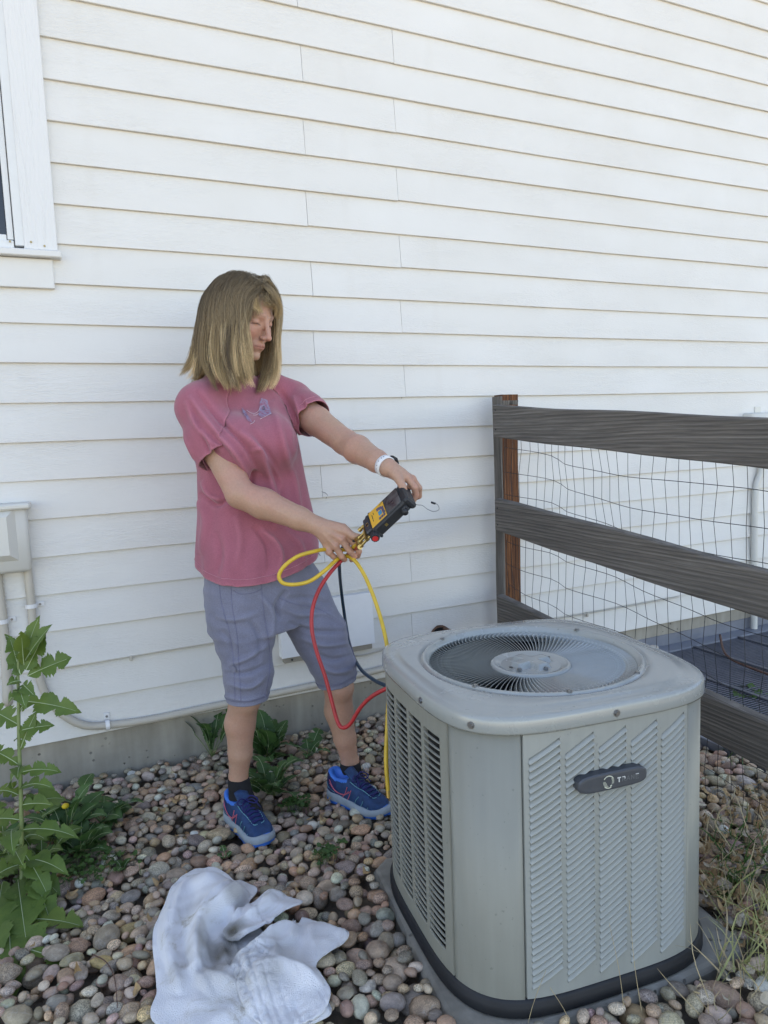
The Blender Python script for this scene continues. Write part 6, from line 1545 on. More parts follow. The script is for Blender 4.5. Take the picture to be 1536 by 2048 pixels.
PF = [([(430, 1230, t2), (470, 1240, t2), (520, 1225, t2)], .004, .009), ([(455, 1330, t2), (490, 1318, t2), (535, 1290, t2)], .006, .008), ([(450, 1345, t2), (495, 1345, t2), (540, 1325, t2)], -.006, .008), ([(455, 1365, t2), (500, 1375, t2), (535, 1350, t2)], .006, .008),
      ([(560, 1215, t2), (600, 1230, t2), (650, 1228, t2), (690, 1250, t2)], .005, .009), ([(575, 1245, t2), (630, 1262, t2), (700, 1262, t2)], -.006, .009), ([(600, 1275, t2), (650, 1290, t2), (705, 1285, t2)], .006, .008), ([(625, 1300, t2), (660, 1318, t2), (705, 1310, t2)], -.006, .009),
      ([(640, 1330, t2), (670, 1345, t2), (708, 1340, t2)], .006, .008), ([(570, 1200, t2), (620, 1195, t2), (670, 1215, t2)], -.005, .010), ([(520, 1190, t2), (545, 1230, t2), (540, 1290, t2)], .006, .010), ([(500, 1240, t2), (520, 1280, t2), (512, 1330, t2)], -.005, .010), ([(440, 1260, t2), (460, 1290, t2), (455, 1330, t2)], -.004, .010),
      ([(440, 1390, t2), (490, 1400, t2), (530, 1390, t2)], .004, .007), ([(560, 1240, t2), (555, 1210, t2), (575, 1180, t2)], -.010, .010)]
PF = [(a_1, b_1 * 1.6, c_1 * .85) for a_1, b_1, c_1 in PF]; PN = vnormals(pV, pF); pd = fold3(pV, PN, PF) + .0052 * sines(pV * (1, 1, 1.3), 120, 28, 3, 5) + .0014 * sines(pV, 121, 90, 2)
pV2 = pV + PN * pd[:, None]
def pcut(V):
    k = V[:, 2] < 1.0
    for (h_, ax_, other) in ((Rk2, np.array([.02, 0, 1.]), Lk2), (Lk2, np.array([-.16, .03, 1.]), Rk2)):
        ax_ = ax_ / np.linalg.norm(ax_); nr = np.linalg.norm((V - h_)[:, :2], axis=1) < np.linalg.norm((V - other)[:, :2], axis=1); k &= ~(nr & (((V - h_) @ ax_) < 0))
    return k
M['pants'], _ = fabric('grey_blue_cotton', (.180, .183, .240), .10, worn=.22)
pants, paV, paF, _, ploops = build_cloth('cropped_pants', pV2, pF, pcut(pV), M['pants'], .002)
bp_ = bvh(paV, paF)
for lp in ploops:
    if lp.mean(0)[2] < .7:
        for dz in (.014, .018): lp_offset(lp, bp_, np.array([0, 0, dz]), M['stitchb'], pants, 'hem_stitch', .0008)
for q_, r_ in (([(438, 1166), (444, 1210), (460, 1270), (468, 1330), (470, 1400)], .0013), ([(462, 1166), (464, 1210), (474, 1270), (478, 1330), (482, 1402)], .0013), ([(522, 1168), (528, 1230), (538, 1290), (538, 1350), (528, 1395)], .0013),
                ([(558, 1196), (590, 1208), (630, 1215), (660, 1230)], .0010), ([(660, 1165), (680, 1215), (698, 1275), (710, 1320), (711, 1368)], .0013), ([(466, 1180), (480, 1188), (505, 1186), (524, 1178)], .0011)): seam(bp_, q_, pants, M['stitchb'], r_)
for (x, y) in ((468, 1338),):
    p, n = hit(bp_, x, y, .001); mb = MB(); V, F = tubevf([p, p + n * .0025], .0085, 14); mb.put(V, F); V, F = tubevf([p + n * .0025, p + n * .0032], .0058, 12); mb.put(V, F); mb.build('button', simple('grey_button', (.17, .17, .22), .5), pants)

# ---------------------------------------------------------------- shoes and socks
M['sock'] = simple('black_sock', (.010, .010, .012), .95, var=.3, bs=.4, bscale=500)
M['navy'] = simple('navy_mesh_upper', (.010, .045, .125), .75, var=.30, vscale=60, bs=.6, bscale=520, bd=.001)
M['navy2'] = simple('dark_navy_overlay', (.012, .018, .085), .6, var=.25, vscale=60)
M['brightblue'] = simple('bright_blue_trim', (.02, .17, .60), .5, var=.1); M['soleg'] = simple('grey_foam_sole', (.31, .36, .39), .7, var=.12, vscale=40)
M['pink'] = simple('pink_stripe', (.62, .13, .18), .5); M['teal'] = simple('pale_teal_overlay', (.10, .30, .36), .5); M['lace'] = simple('navy_laces', (.008, .010, .10), .7, var=.4, vscale=200)
def shoe(an_, toe_, heel, pitch, side, zoff=0.):
    """local frame: +x heel to toe, +y her left, z up; heel at origin"""
    X = toe_ - heel; X = np.array([X[0], X[1], 0]); X /= np.linalg.norm(X); Y = np.cross([0, 0, 1], X); cp, sp = math.cos(pitch), math.sin(pitch)
    X3 = X * cp + np.array([0, 0, sp]); Z3 = np.cross(X3, Y); Rm = np.stack([X3, Y, Z3], 1); L = .262
    w = lambda p: heel + np.atleast_2d(p) @ Rm.T
    def prof_w(s): return np.interp(s, [0, .04, .12, .3, .45, .62, .75, .88, .96, 1.], [.012, .027, .035, .035, .036, .045, .047, .038, .022, .006])
    def prof_c(s): return side * np.interp(s, [0, .3, .6, .8, 1.], [0, .002, -.003, -.002, .006])
    root = add('shoe', None, who); WL[root.name] = WL[who.name]
    # sole: stacked outline rings
    n = 60; O = []; sp_ = np.concatenate([np.linspace(0, 1, 31), np.linspace(1, 0, 31)[1:-1]]); ss = (1 - np.cos(sp_ * math.pi)) / 2
    side_ = np.concatenate([np.ones(31), -np.ones(29)]); O = np.array([(s * L, prof_c(s) + g_ * prof_w(s)) for s, g_ in zip(ss, side_)])
    rock = lambda x: .010 * (x / L) ** 3 + .012 * max(0, (x / L - .75) / .25) ** 2 + .004 * max(0, (.12 - x / L) / .12)
    V = []; lev = [(0.000, .90), (.004, .985), (.012, 1.02), (.020, 1.015), (.028, .985), (.032, .93)]
    for li, (z, k) in enumerate(lev):
        for x, y in O:
            cx_ = np.clip(x, .03, L - .05); hz = z * (1.0 - .32 * (x / L)); V.append((cx_ + (x - cx_) * k, prof_c(x / L) + (y - prof_c(x / L)) * k, hz + rock(x) + .0012 * math.sin(x * 150) * (li in (2, 3))))
    no = len(O); F = [(j * no + i, j * no + (i + 1) % no, (j + 1) * no + (i + 1) % no, (j + 1) * no + i) for j in range(len(lev) - 1) for i in range(no)] + [tuple(range(no))[::-1], tuple((len(lev) - 1) * no + i for i in range(no))]
    part('sole', w(V), F, M['soleg'], root, True)
    V2 = []
    for z, k in ((-.006, .88), (-.0055, .95), (.0045, 1.0), (.0055, .98)):
        for x, y in O: cx_ = np.clip(x, .03, L - .05); V2.append((cx_ + (x - cx_) * k, prof_c(x / L) + (y - prof_c(x / L)) * k, z + rock(x) + (.003 if (int(x / .016) % 2) and z < 0 else 0)))
    F2 = [(j * no + i, j * no + (i + 1) % no, (j + 1) * no + (i + 1) % no, (j + 1) * no + i) for j in range(3) for i in range(no)] + [tuple(range(no))[::-1]]
    part('outsole', w(V2), F2, M['brightblue'], root)
    def up(P):
        d = chain(P, [(.040, 0, .050), (.10, 0, .052), (.165, -.002 * side, .042), (.215, -.001 * side, .034)], [.034, .037, .034, .026], .02)
        d = smin(d, chain(P, [(.030, 0, .035), (.030, 0, .078)], [.033, .029], .02), .015); d = smin(d, cone(P, (.205, .014 * side, .030), (.205, -.014 * side, .030), .024, .026), .02)
        d = smin(d, cone(P, (.045, 0, .088), (.085, 0, .088), .030, .030), .012)
        q_ = np.abs(P[:, 1] - prof_c(P[:, 0] / L)) - prof_w(np.clip(P[:, 0] / L, .0, 1)) * .95; d = smax(d, q_, .010)
        d = np.maximum(d, .018 + .000 * P[:, 0] - P[:, 2])
        # sloping instep and the opening
        top = np.interp(P[:, 0], [0, .02, .05, .085, .115, .19, .24], [.103, .100, .082, .086, .096, .062, .040]); d = smax(d, (P[:, 2] - top) * .85, .006)
        hole = ell(P, (.056, 0, .118), (.038, .023, .052)); return smax(d, -hole, .004)
    uV, uF = surfnet(up, (-.02, -.07, 0), (.29, .07, .13), .0030); uV = relax(uV, uF, 2, .5)
    ctr = uV[uF].mean(1); mi = np.zeros(len(uF), int)
    inner = ell(ctr.astype(np.float32), (.055, 0, .118), (.046, .031, .060)) < .0; mi[inner] = 2
    topz_ = np.interp(ctr[:, 0], [0, .02, .05, .085, .115], [.103, .100, .082, .086, .096]); rim = (ctr[:, 0] < .10) & (ctr[:, 2] > topz_ - .008) & ~inner; mi[rim] = 2
    heelm = (ctr[:, 0] < .055) & ~rim & ~inner; mi[heelm] = 1; toem = (ctr[:, 0] > .238) & (ctr[:, 2] < .040); mi[toem] = 2
    o = part('upper', w(uV), uF, [M['navy'], M['navy2'], M['brightblue']], root, True, mi)
    b = bvh(uV, uF)
    def onup(x, z, sgn, off=.0012):
        r = b.ray_cast(Vector((x, sgn * .12, z)), Vector((0, -sgn, 0)))
        if r[0] is None: r = b.find_nearest(Vector((x, sgn * .04, z)))
        nn = np.array(r[1]); nn = nn if nn[1] * sgn > 0 else -nn; return np.array(r[0]) + nn * off
    def ontop(x, y, off=.0015):
        r = b.ray_cast(Vector((x, y, .2)), Vector((0, 0, -1)))
        if r[0] is None: r = b.find_nearest(Vector((x, y, .06)))
        nn = np.array(r[1]); nn = nn if nn[2] > 0 else -nn; return np.array(r[0]) + nn * off
    def line(P, r, mat, nm, n=14):
        P = spline(P, n); V, F = tubevf(w(P), r, 5); part(nm, V, F, mat, root, True)
    for sg in (-1, 1):
        for path, mt, r in (([(.028, .072), (.050, .046), (.090, .040), (.115, .060)], 'pink', .0013), ([(.030, .062), (.056, .040), (.100, .046), (.125, .064)], 'pink', .0010),
                            ([(.085, .030), (.100, .050), (.108, .072)], 'pink', .0013), ([(.105, .026), (.118, .046), (.124, .066)], 'pink', .0013),
                            ([(.140, .028), (.150, .045), (.160, .058)], 'teal', .0012), ([(.165, .026), (.175, .040), (.178, .050)], 'teal', .0012), ([(.190, .024), (.200, .036)], 'teal', .0012), ([(.010, .060), (.022, .046), (.050, .036)], 'teal', .0010)):
            line([onup(x, z, sg) for x, z in path], r, M[mt], 'stripe')
    # lace panel edge, eyestay, laces
    for sg in (-1, 1): line([ontop(x, sg * y) for x, y in ((.205, .006), (.200, .018), (.170, .021), (.140, .022), (.112, .023))], .0014, M['teal'], 'eyestay_edge', 18)
    for k in range(6):
        x = .118 + k * .0145
        a, c_ = ontop(x, .021), ontop(x + .007, -.021); m_ = ontop(x + .004, 0, .0045); line([a, m_, c_], .0024, M['lace'], 'lace', 9)
        a, c_ = ontop(x, -.021), ontop(x + .007, .021); m_ = ontop(x + .004, 0, .0055); line([a, m_, c_], .0024, M['lace'], 'lace', 9)
    kn_ = ontop(.118, 0, .007)
    for dx, dy in ((.020, .030), (.012, -.034)):
        line([kn_, kn_ + (.004, dy * .5, .012), kn_ + (dx, dy, .004), kn_ + (dx * 1.3, dy * .6, -.004), kn_ + (.002, 0, .001)], .0022, M['lace'], 'lace_loop', 16)
    for dy in (.030, -.026): line([kn_, kn_ + (.015, dy * .6, .004), kn_ + (.034, dy, -.018)], .0018, M['lace'], 'lace_end', 10)
    # tongue
    mb = MB(); V = []
    for i, (x, z) in enumerate(((.150, .079), (.120, .096), (.098, .112), (.088, .120))):
        for j, y in enumerate(np.linspace(-.021, .021, 7)): V.append((x, y, z - abs(y) ** 2 * 10))
    F = [(i * 7 + j, i * 7 + j + 1, (i + 1) * 7 + j + 1, (i + 1) * 7 + j) for i in range(3) for j in range(6)]; o = part('tongue', w(V), F, M['navy'], root, True); md = o.modifiers.new('t', 'SOLIDIFY'); md.thickness = .005
    return w
heelR = np.array([.438, -.494, .004]); heelL = np.array([.764, -.534, .012])
shoe(Ran, np.array([.493, -.740, 0]), heelR, .02, -1)
shoe(Lan, np.array([.880, -.768, 0]), heelL, -.02, 1)
for nm, an_ in (('sock', Ran), ('sock', Lan)):
    V, F = surfnet(lambda P: chain(P, [an_ + (0, 0, .014), an_ - (0, 0, .035) + TF * .01, an_ - (0, 0, .05) + TF * .085], [.0345, .036, .026], .01), an_ - .12, an_ + .12, .004)
    part(nm, V, F, M['sock'], who, True)

# ---------------------------------------------------------------- hair
def hair():
    gg = np.random.default_rng(9); NS = 8000; K = 26; roots = []; 
    # roots over the scalp
    while len(roots) < NS:
        d = gg.normal(size=(4000, 3)); d /= np.linalg.norm(d, axis=1)[:, None]; p = np.array([-.012, 0, .036]) + d * (.100, .076, .084)
        hl_ = .060 - .85 * np.maximum(0, .052 - p[:, 0]); k = p[:, 2] > hl_; roots += list(p[k])
    roots = np.array(roots[:NS]); P = HO + HS_ * roots @ HM3.T
    part_b = -.004                                    # parting, near the middle
    sidev = np.where(roots[:, 1] > part_b, 1., -1.); 
    fringe = (roots[:, 0] > .070) & (roots[:, 2] > .05) & (np.abs(roots[:, 1]) < .050)
    L = np.where(fringe, .022 + .012 * gg.random(NS), .245 + .075 * gg.random(NS) ** .8 - .02 * roots[:, 0] / .1)
    L += np.where(~fringe, .9 * np.maximum(0, roots[:, 2] - .02) * .4, 0)
    clump = sines(roots * (1, 1, .4), 5, 60, 2); c2 = sines(roots * (1, 1, .4), 6, 140, 2); c3 = sines(roots, 8, 95, 2)
    out = np.zeros((NS, K, 3)); out[:, 0] = P; cur = P.copy(); 
    nrm = (roots - (-.012, 0, .036)) / (np.array([.100, .076, .084]) ** 2); nrm /= np.linalg.norm(nrm, axis=1)[:, None]
    dirl = np.column_stack([np.where(fringe, .95, -.25 - 9 * np.clip(roots[:, 0] - .01, 0, .06)), sidev * np.where(fringe, .35, 1.0), np.where(fringe, -.05, -.25)]) + nrm * .35
    dir_ = dirl @ HM3.T; dir_ /= np.linalg.norm(dir_, axis=1)[:, None]; step = L / (K - 1)
    down = np.array([0, 0, -1.]); front = HF * .22
    lay = .005 + .015 * gg.random(NS) ** .8                   # distance of this strand from the skull
    for s in range(1, K):
        f = s / (K - 1); g_ = down + (front * .0) + (.05 * clump[:, None] * HF + .07 * c2[:, None] * HL) + .03 * gg.normal(size=(NS, 3)) * f
        g_ += np.where((f > .62) & (~fringe), 1., 0.)[:, None] * (.28 * (f - .55)) * (-(HF) * .2 + 0) 
        g_ += np.where((sidev > 0) & (~fringe) & (cur[:, 2] < HO[2] - .07), 1., 0.)[:, None] * (TF * .10 - TL * .10)
        a = np.where(fringe, .20, .26)[:, None]; dir_ = dir_ * (1 - a) + g_ * a; dir_ /= np.linalg.norm(dir_, axis=1)[:, None]; cur = cur + dir_ * step[:, None]
        # keep off the skull and the shoulders
        for _ in range(2):
            q_ = (cur - HO) @ HM3 / HS_; e = (q_ - (-.012, 0, .030)) / (np.array([.098, .076, .086])); r = np.linalg.norm(e, axis=1); tgt = 1 + lay / .085; m_ = r < tgt; n_ = e / (np.array([.098, .076, .086])); n_ /= np.linalg.norm(n_, axis=1)[:, None] + 1e-9
            cur = cur + np.where(m_, (tgt - r) * .080, 0)[:, None] * (n_ @ HM3.T)
            e = (q_ - (.020, 0, -.03)) / (np.array([.072, .066, .092])); r = np.linalg.norm(e, axis=1); m_ = (r < 1.05 + lay * 4) & ~fringe & (q_[:, 2] < .03); sdv = np.sign(q_[:, 1]) ; cur = cur + np.where(m_, (1.05 + lay * 4 - r) * .05, 0)[:, None] * (HL * sdv[:, None] - HF * .55)
            lim = .034 + (.032 + .008 * np.sin(roots[:, 2] * 90) + .030 * np.clip((-((cur - HO) @ HM3 / HS_)[:, 2] - .045) / .05, 0, 1)) * (sidev < 0) + lay * .8 - .012 * (sidev > 0); q_ = (cur - HO) @ HM3 / HS_; m_ = (~fringe) & (q_[:, 0] > lim) & (q_[:, 2] < .055) & (q_[:, 2] > -.14)
            ov = np.where(m_, q_[:, 0] - lim, 0); cur = cur - (ov * .75)[:, None] * HF + (np.minimum(ov, .01) * .5 * np.sign(q_[:, 1]))[:, None] * HL
        fly = (np.arange(NS) % 37 == 0); cur = cur + (fly * .0045 * f)[:, None] * (HL * sidev[:, None] * np.sin(np.arange(NS))[:, None] - HF * np.cos(np.arange(NS) * 1.7)[:, None])
        hgt = cur[:, 2] < 1.46
        if hgt.any():
            d = shirtf(cur[hgt].astype(np.float32)); eps = .004; gr = np.stack([shirtf((cur[hgt] + np.eye(3)[k] * eps).astype(np.float32)) - d for k in range(3)], 1) / eps; gr /= np.linalg.norm(gr, axis=1)[:, None] + 1e-6
            pen = np.maximum(0, .006 + lay[hgt] * .5 - d); cur[hgt] += gr * pen[:, None]; cur[hgt] += (TF * .2 * np.minimum(pen, .008)[:, None])
        out[:, s] = cur
    # locks: pull strands together towards the ends
    key = np.floor(np.column_stack([(np.arctan2(roots[:, 1], -roots[:, 0] + .02) * 9), roots[:, 2] * 38])).astype(int); _, inv = np.unique(key, axis=0, return_inverse=True); inv = inv.ravel(); cntk = np.bincount(inv)
    f = np.linspace(0, 1, K)
    for s in range(K):
        mean = np.stack([np.bincount(inv, out[:, s, k]) / cntk for k in range(3)], 1)[inv]; w_ = np.where(fringe, .35, .72) * f[s] ** .8 * (.55 + .45 * np.sin(inv * 1.7)); out[:, s] += (mean - out[:, s]) * w_[:, None]
    wav = np.sin(f[None] * 9 + inv[:, None] * 1.3) * f[None] * .0075; out += wav[:, :, None] * HF[None, None] 
    return out, clump, gg
H, clump, gg = hair()
# guided locks laid over the base hair: near side sheet, far side, fringe
GN = [[(470, 549, 2.33), (436, 572, 2.33), (406, 618, 2.32), (392, 675, 2.30), (378, 722, 2.26), (351, 757, 2.22)], [(474, 548, 2.30), (434, 580, 2.28), (407, 636, 2.26), (398, 695, 2.24), (384, 733, 2.21), (362, 764, 2.17)],
      [(480, 547, 2.25), (440, 585, 2.21), (416, 640, 2.19), (410, 700, 2.16), (414, 742, 2.12), (432, 775, 2.08)], [(485, 547, 2.23), (452, 588, 2.185), (432, 650, 2.17), (428, 708, 2.14), (438, 752, 2.09), (456, 789, 2.065)],
      [(490, 548, 2.22), (468, 588, 2.175), (450, 645, 2.16), (446, 702, 2.13), (454, 750, 2.09), (466, 788, 2.07)], [(495, 551, 2.22), (480, 592, 2.17), (467, 645, 2.155), (464, 702, 2.13), (473, 750, 2.10), (484, 780, 2.085)],
      [(502, 556, 2.21), (487, 597, 2.17), (480, 645, 2.155), (482, 700, 2.13), (490, 745, 2.11), (498, 775, 2.10)], [(508, 561, 2.21), (492, 602, 2.175), (488, 645, 2.155), (496, 692, 2.13), (503, 735, 2.12), (507, 768, 2.11)]]
GF = [[(530, 553, 2.27), (552, 585, 2.28), (560, 625, 2.31), (556, 680, 2.31), (556, 728, 2.29), (549, 765, 2.25), (532, 787, 2.20)], [(526, 556, 2.28), (546, 600, 2.32), (551, 650, 2.33), (547, 702, 2.31), (539, 748, 2.26), (522, 786, 2.19)],
      [(522, 556, 2.30), (536, 620, 2.36), (536, 680, 2.35), (529, 732, 2.29), (514, 774, 2.20)]]
GB = [[(514, 566, 2.20), (499, 580, 2.185), (490, 602, 2.175), (487, 628, 2.17), (489, 655, 2.16)], [(516, 567, 2.20), (502, 580, 2.185), (497, 600, 2.18), (501, 618, 2.185), (508, 631, 2.19)], [(517, 568, 2.20), (512, 582, 2.19), (513, 602, 2.185), (519, 618, 2.19), (527, 628, 2.195)]]
GC = [[(519, 567, 2.21), (533, 577, 2.20), (544, 594, 2.205), (550, 615, 2.215), (548, 636, 2.22)], [(521, 565, 2.22), (540, 574, 2.22), (555, 596, 2.23), (561, 618, 2.245), (557, 641, 2.25)]]
GT = [[(517, 568, 2.20), (500, 556, 2.21), (480, 552, 2.22), (455, 566, 2.24), (436, 590, 2.22)], [(517, 568, 2.20), (505, 562, 2.205), (490, 566, 2.20), (474, 585, 2.19), (464, 612, 2.175)], [(519, 566, 2.21), (530, 560, 2.24), (545, 574, 2.27), (556, 600, 2.30)]]
LOCKC = []
def guided(G, n, nl, jit, K, seed, conv=.65, cut=.32, wav=.0060):
    g3 = np.random.default_rng(seed); C_ = np.array([spline([PX(*p) for p in q_], K) for q_ in G]); m_ = len(G) - 1; lock = g3.integers(0, nl, n); lu = np.sort(g3.random(nl)) * m_; f = np.linspace(0, 1, K)
    ld = g3.normal(0, 1, (nl, 3)); u = np.clip(lu[lock] + g3.normal(0, .35 * m_ / nl * 2, n), 0, m_ - 1e-6); uc = np.clip(lu, 0, m_ - 1e-6)
    def ev(u): i = u.astype(int); a = (u - i)[:, None, None]; return C_[i] * (1 - a) + C_[i + 1] * a
    S = ev(u); L = ev(uc)[lock]; w_ = (conv * f ** 1.1)[None, :, None]; S = S * (1 - w_) + L * w_
    ends = g3.normal(0, 1, (n, 3)); off = jit * (1 - .45 * f)[None, :, None] * ends[:, None] * np.array([1, 1, .5]); S = S + off + (ld[lock] * jit * .9)[:, None] * (f ** 1.2)[None, :, None]
    ph = lock * 1.9; S = S + (wav * f[None] * np.sin(f[None] * 8 + ph[:, None]))[:, :, None] * CR + (wav * .8 * f[None] * np.sin(f[None] * 6.3 + ph[:, None] * 2))[:, :, None] * (-CF)
    c_ = 1 - cut * g3.random(n) ** 1.5 - .5 * cut * (np.sin(lock * 3.3) * .5 + .5); x = c_[:, None] * f[None] * (K - 1); i = np.clip(x.astype(int), 0, K - 2); a = (x - i)[:, :, None]; r = np.arange(n)[:, None]; LOCKC.append(np.clip(.5 + .34 * ld[lock, 0] + g3.normal(0, .14, n), 0, 1)); return S[r, i] * (1 - a) + S[r, i + 1] * a
HG = np.concatenate([guided(GN, 8200, 46, .0065, 26, 1), guided(GF, 2600, 15, .0060, 26, 2), guided(GB, 1400, 16, .0045, 26, 3, .5, .22, .001), guided(GC, 700, 9, .0030, 26, 4, .5, .2, .001), guided(GT, 900, 14, .0050, 26, 5, .3, .1, .001)])
P_ = HG.reshape(-1, 3)
for _ in range(2):
    hd = np.linalg.norm(P_ - HO, axis=1) < .17; ids = np.where(hd)[0]; p32 = P_[ids].astype(np.float32); d = headf(p32); k = d < .007; ids = ids[k]; p32 = p32[k]; d = d[k]; gr = np.stack([headf(p32 + (np.eye(3)[q_] * .003).astype(np.float32)) - d for q_ in range(3)], 1); gr /= np.linalg.norm(gr, axis=1)[:, None] + 1e-7; P_[ids] += gr * (.007 - d)[:, None]
    ids = np.where(P_[:, 2] < 1.47)[0]; p32 = P_[ids].astype(np.float32); d = shirtf(p32); k = d < .010; ids = ids[k]; p32 = p32[k]; d = d[k]; gr = np.stack([shirtf(p32 + (np.eye(3)[q_] * .003).astype(np.float32)) - d for q_ in range(3)], 1); gr /= np.linalg.norm(gr, axis=1)[:, None] + 1e-7; P_[ids] += gr * (.010 - d)[:, None]
HG = P_.reshape(HG.shape); HG[:, 1:-1] = .5 * HG[:, 1:-1] + .25 * (HG[:, 2:] + HG[:, :-2]); H = np.concatenate([H, HG])
NS, K = H.shape[:2]
hc = bpy.data.hair_curves.new('hair'); hc.add_curves([K] * NS); 
hc.attributes['position'].data.foreach_set('vector', (H - WL[who.name]).astype(np.float32).ravel())
LOCKC[2] = .18 + LOCKC[2] * .42; LOCKC[3] = .18 + LOCKC[3] * .45
lc_ = np.concatenate([np.clip(.38 + .25 * clump, 0, 1)] + LOCKC); la = hc.attributes.new('lock', 'FLOAT', 'POINT'); la.data.foreach_set('value', np.repeat(lc_, K).astype(np.float32))
rad = np.tile(.00034 * (1 - .75 * np.linspace(0, 1, K) ** 3), NS).astype(np.float32)
ra = hc.attributes.get('radius') or hc.attributes.new('radius', 'FLOAT', 'POINT'); ra.data.foreach_set('value', rad)
m, t = newmat('dark_blonde_hair', (.2, .15, .1), .42, spec=.4); hi = t.add('ShaderNodeHairInfo')
lk = t.add('ShaderNodeAttribute', attribute_name='lock'); fac = mathn(t, 'ADD', mathn(t, 'MULTIPLY', lk.outputs['Fac'], .72), mathn(t, 'MULTIPLY', hi.outputs['Random'], .28))
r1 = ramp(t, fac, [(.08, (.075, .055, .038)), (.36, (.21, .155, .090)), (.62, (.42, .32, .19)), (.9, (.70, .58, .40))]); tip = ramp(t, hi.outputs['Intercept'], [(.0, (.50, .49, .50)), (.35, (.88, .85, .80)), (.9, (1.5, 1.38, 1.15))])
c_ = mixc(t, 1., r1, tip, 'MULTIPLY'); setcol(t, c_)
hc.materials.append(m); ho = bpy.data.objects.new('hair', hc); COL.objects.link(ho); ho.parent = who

# ================================================================== WATCH
fa = (Lwr - Lel) / np.linalg.norm(Lwr - Lel); wc = Lwr - fa * .016; wt = thing('wristwatch', 'white strap wristwatch on the woman\'s far wrist', 'watch', tuple(wc))
u0 = np.cross(fa, CF); u0 /= np.linalg.norm(u0); v0 = np.cross(fa, u0); V = []; n = 30
for i in range(n):
    a = 2 * math.pi * i / n; d = u0 * math.cos(a) + v0 * math.sin(a)
    for r, s in ((.0275, -.0105), (.0305, -.0095), (.0305, .0095), (.0275, .0105)): V.append(wc + d * r + fa * s)
part('strap', V, [(i * 4 + q, ((i + 1) % n) * 4 + q, ((i + 1) % n) * 4 + (q + 1) % 4, i * 4 + (q + 1) % 4) for i in range(n) for q in range(4)], M['strap'], wt, True)
top_d = CU * .62 + CR * .45 + CF * .62; top_d -= fa * (top_d @ fa); top_d /= np.linalg.norm(top_d); mb = MB(); R3 = np.stack([fa, np.cross(top_d, fa), top_d], 1)
mb.box(wc + top_d * .0325, (.030, .026, .008), R3, bev=.003); mb.build('watch_case', M['blackplastic'], wt)
mb = MB(); mb.box(wc + top_d * .0376, (.024, .020, .0015), R3); mb.build('watch_glass', M['glass'], wt)
for i in range(5):
    d = (u0 * math.cos(-.5 + i * .22) + v0 * math.sin(-.5 + i * .22)); d = -CF * .9 + CU * (-.5 + i * .25) + CR * (-.2 + i * .1); d -= fa * (d @ fa); d /= np.linalg.norm(d); mb = MB(); mb.tube([wc + d * .0302, wc + d * .0312], .0013, 6); mb.build('strap_hole', M['blackplastic'], wt)

# ================================================================== GAUGE
gA = PX(736, 1028, 2.035)
vL = .0825 * CR + .0825 * CU + .030 * -CF * -1 * 1; vL = .084 * CR + .080 * CU - .030 * CF
vW = .014 * CR - .046 * CU - .074 * CF
xL = vL / np.linalg.norm(vL); xW = vW - xL * (vW @ xL); xW /= np.linalg.norm(xW); xT = np.cross(xL, xW)
if xT @ CF < 0: xT = -xT                              # thickness goes away from the viewer, face normal = -xT
LL, WW, TT = .122, .088, .034
G3 = np.stack([xL, xW, -xT], 1)
def gp(l, w_, h=0.): return gA + xL * l + xW * w_ + (-xT) * h
gd_ = thing('manifold_gauge', 'black digital manifold gauge with a yellow keypad face and red knob held in both hands', 'gauge', tuple(gp(LL / 2, WW / 2, -TT / 2)))
def gbox(nm, l, w_, h, sz, mat, bev=.002, parent=None, smooth=False, **kw):
    mb = MB(); mb.box(gp(l, w_, h), sz, G3, bev=bev); return mb.build(nm, mat, parent or gd_, smooth, **kw)
case = gbox('case', LL / 2, WW / 2, -TT / 2, (LL, WW, TT), M['devblack'], .005)
gbox('top_bumper', LL + .002, WW / 2, -TT / 2 - .001, (.018, WW + .006, TT + .008), M['devblack'], .005)
gbox('bottom_lip', .002, WW / 2, -TT / 2, (.008, WW + .004, TT + .004), M['devblack'], .002)
gbox('face_rim', LL * .46, WW / 2, .0008, (LL * .90, WW * .93, .0016), M['devgrey'], .0006)
gbox('faceplate', LL * .245, WW / 2, .0022, (LL * .46, WW * .86, .0016), M['devyellow'], .0006)
gbox('display', LL * .70, WW / 2, .0024, (LL * .42, WW * .86, .0014), M['lcd'], .0006)
for (l, w_, sl_, sw) in ((.022, .27, .010, .0035), (.013, .34, .004, .006), (.036, .80, .007, .012), (.046, .80, .007, .010), (.055, .80, .006, .009), (.036, .25, .0, .0)):
    pass
kb = [(.30, .30, .010, .012, 'btndark'), (.375, .34, .008, .012, 'btndark'), (.43, .40, .008, .010, 'btndark'), (.335, .56, .012, .020, 'btnblue'), (.43, .55, .007, .016, 'btndark'), (.44, .68, .008, .010, 'btndark'), (.29, .82, .007, .010, 'btndark'), (.36, .82, .007, .010, 'btndark'), (.43, .82, .007, .010, 'btndark')]
for l, w_, sl_, sw, mt in kb: gbox('button', LL * l * .98, WW * w_, .0036, (sl_, sw, .0016), M[mt], .0006)
# small printed line of lettering on the keypad (too small to read) and a mark above the buttons
for l, w_, a_, b_ in ((.10, .42, .0022, .020), (.10, .62, .0018, .010), (.15, .30, .0016, .012), (.40, .16, .010, .0020), (.46, .12, .008, .0018)): gbox('printed_mark', LL * l, WW * w_, .00325, (a_, b_, .0003), M['devblack'], 0)
gbox('slot', LL * .30, WW + .0006, -TT * .45, (.008, .0012, .008), M['brass'], 0)
gbox('side_knob_base', LL * .86, WW + .004, -TT * .55, (.018, .010, .018), M['devblack'], .003)
mb = MB(); mb.tube([gp(LL * .82, WW + .004, -TT * .6), gp(LL * .82, WW + .016, -TT * .6)], .0085, 14); mb.build('side_knob', M['devblack'], gd_, True)
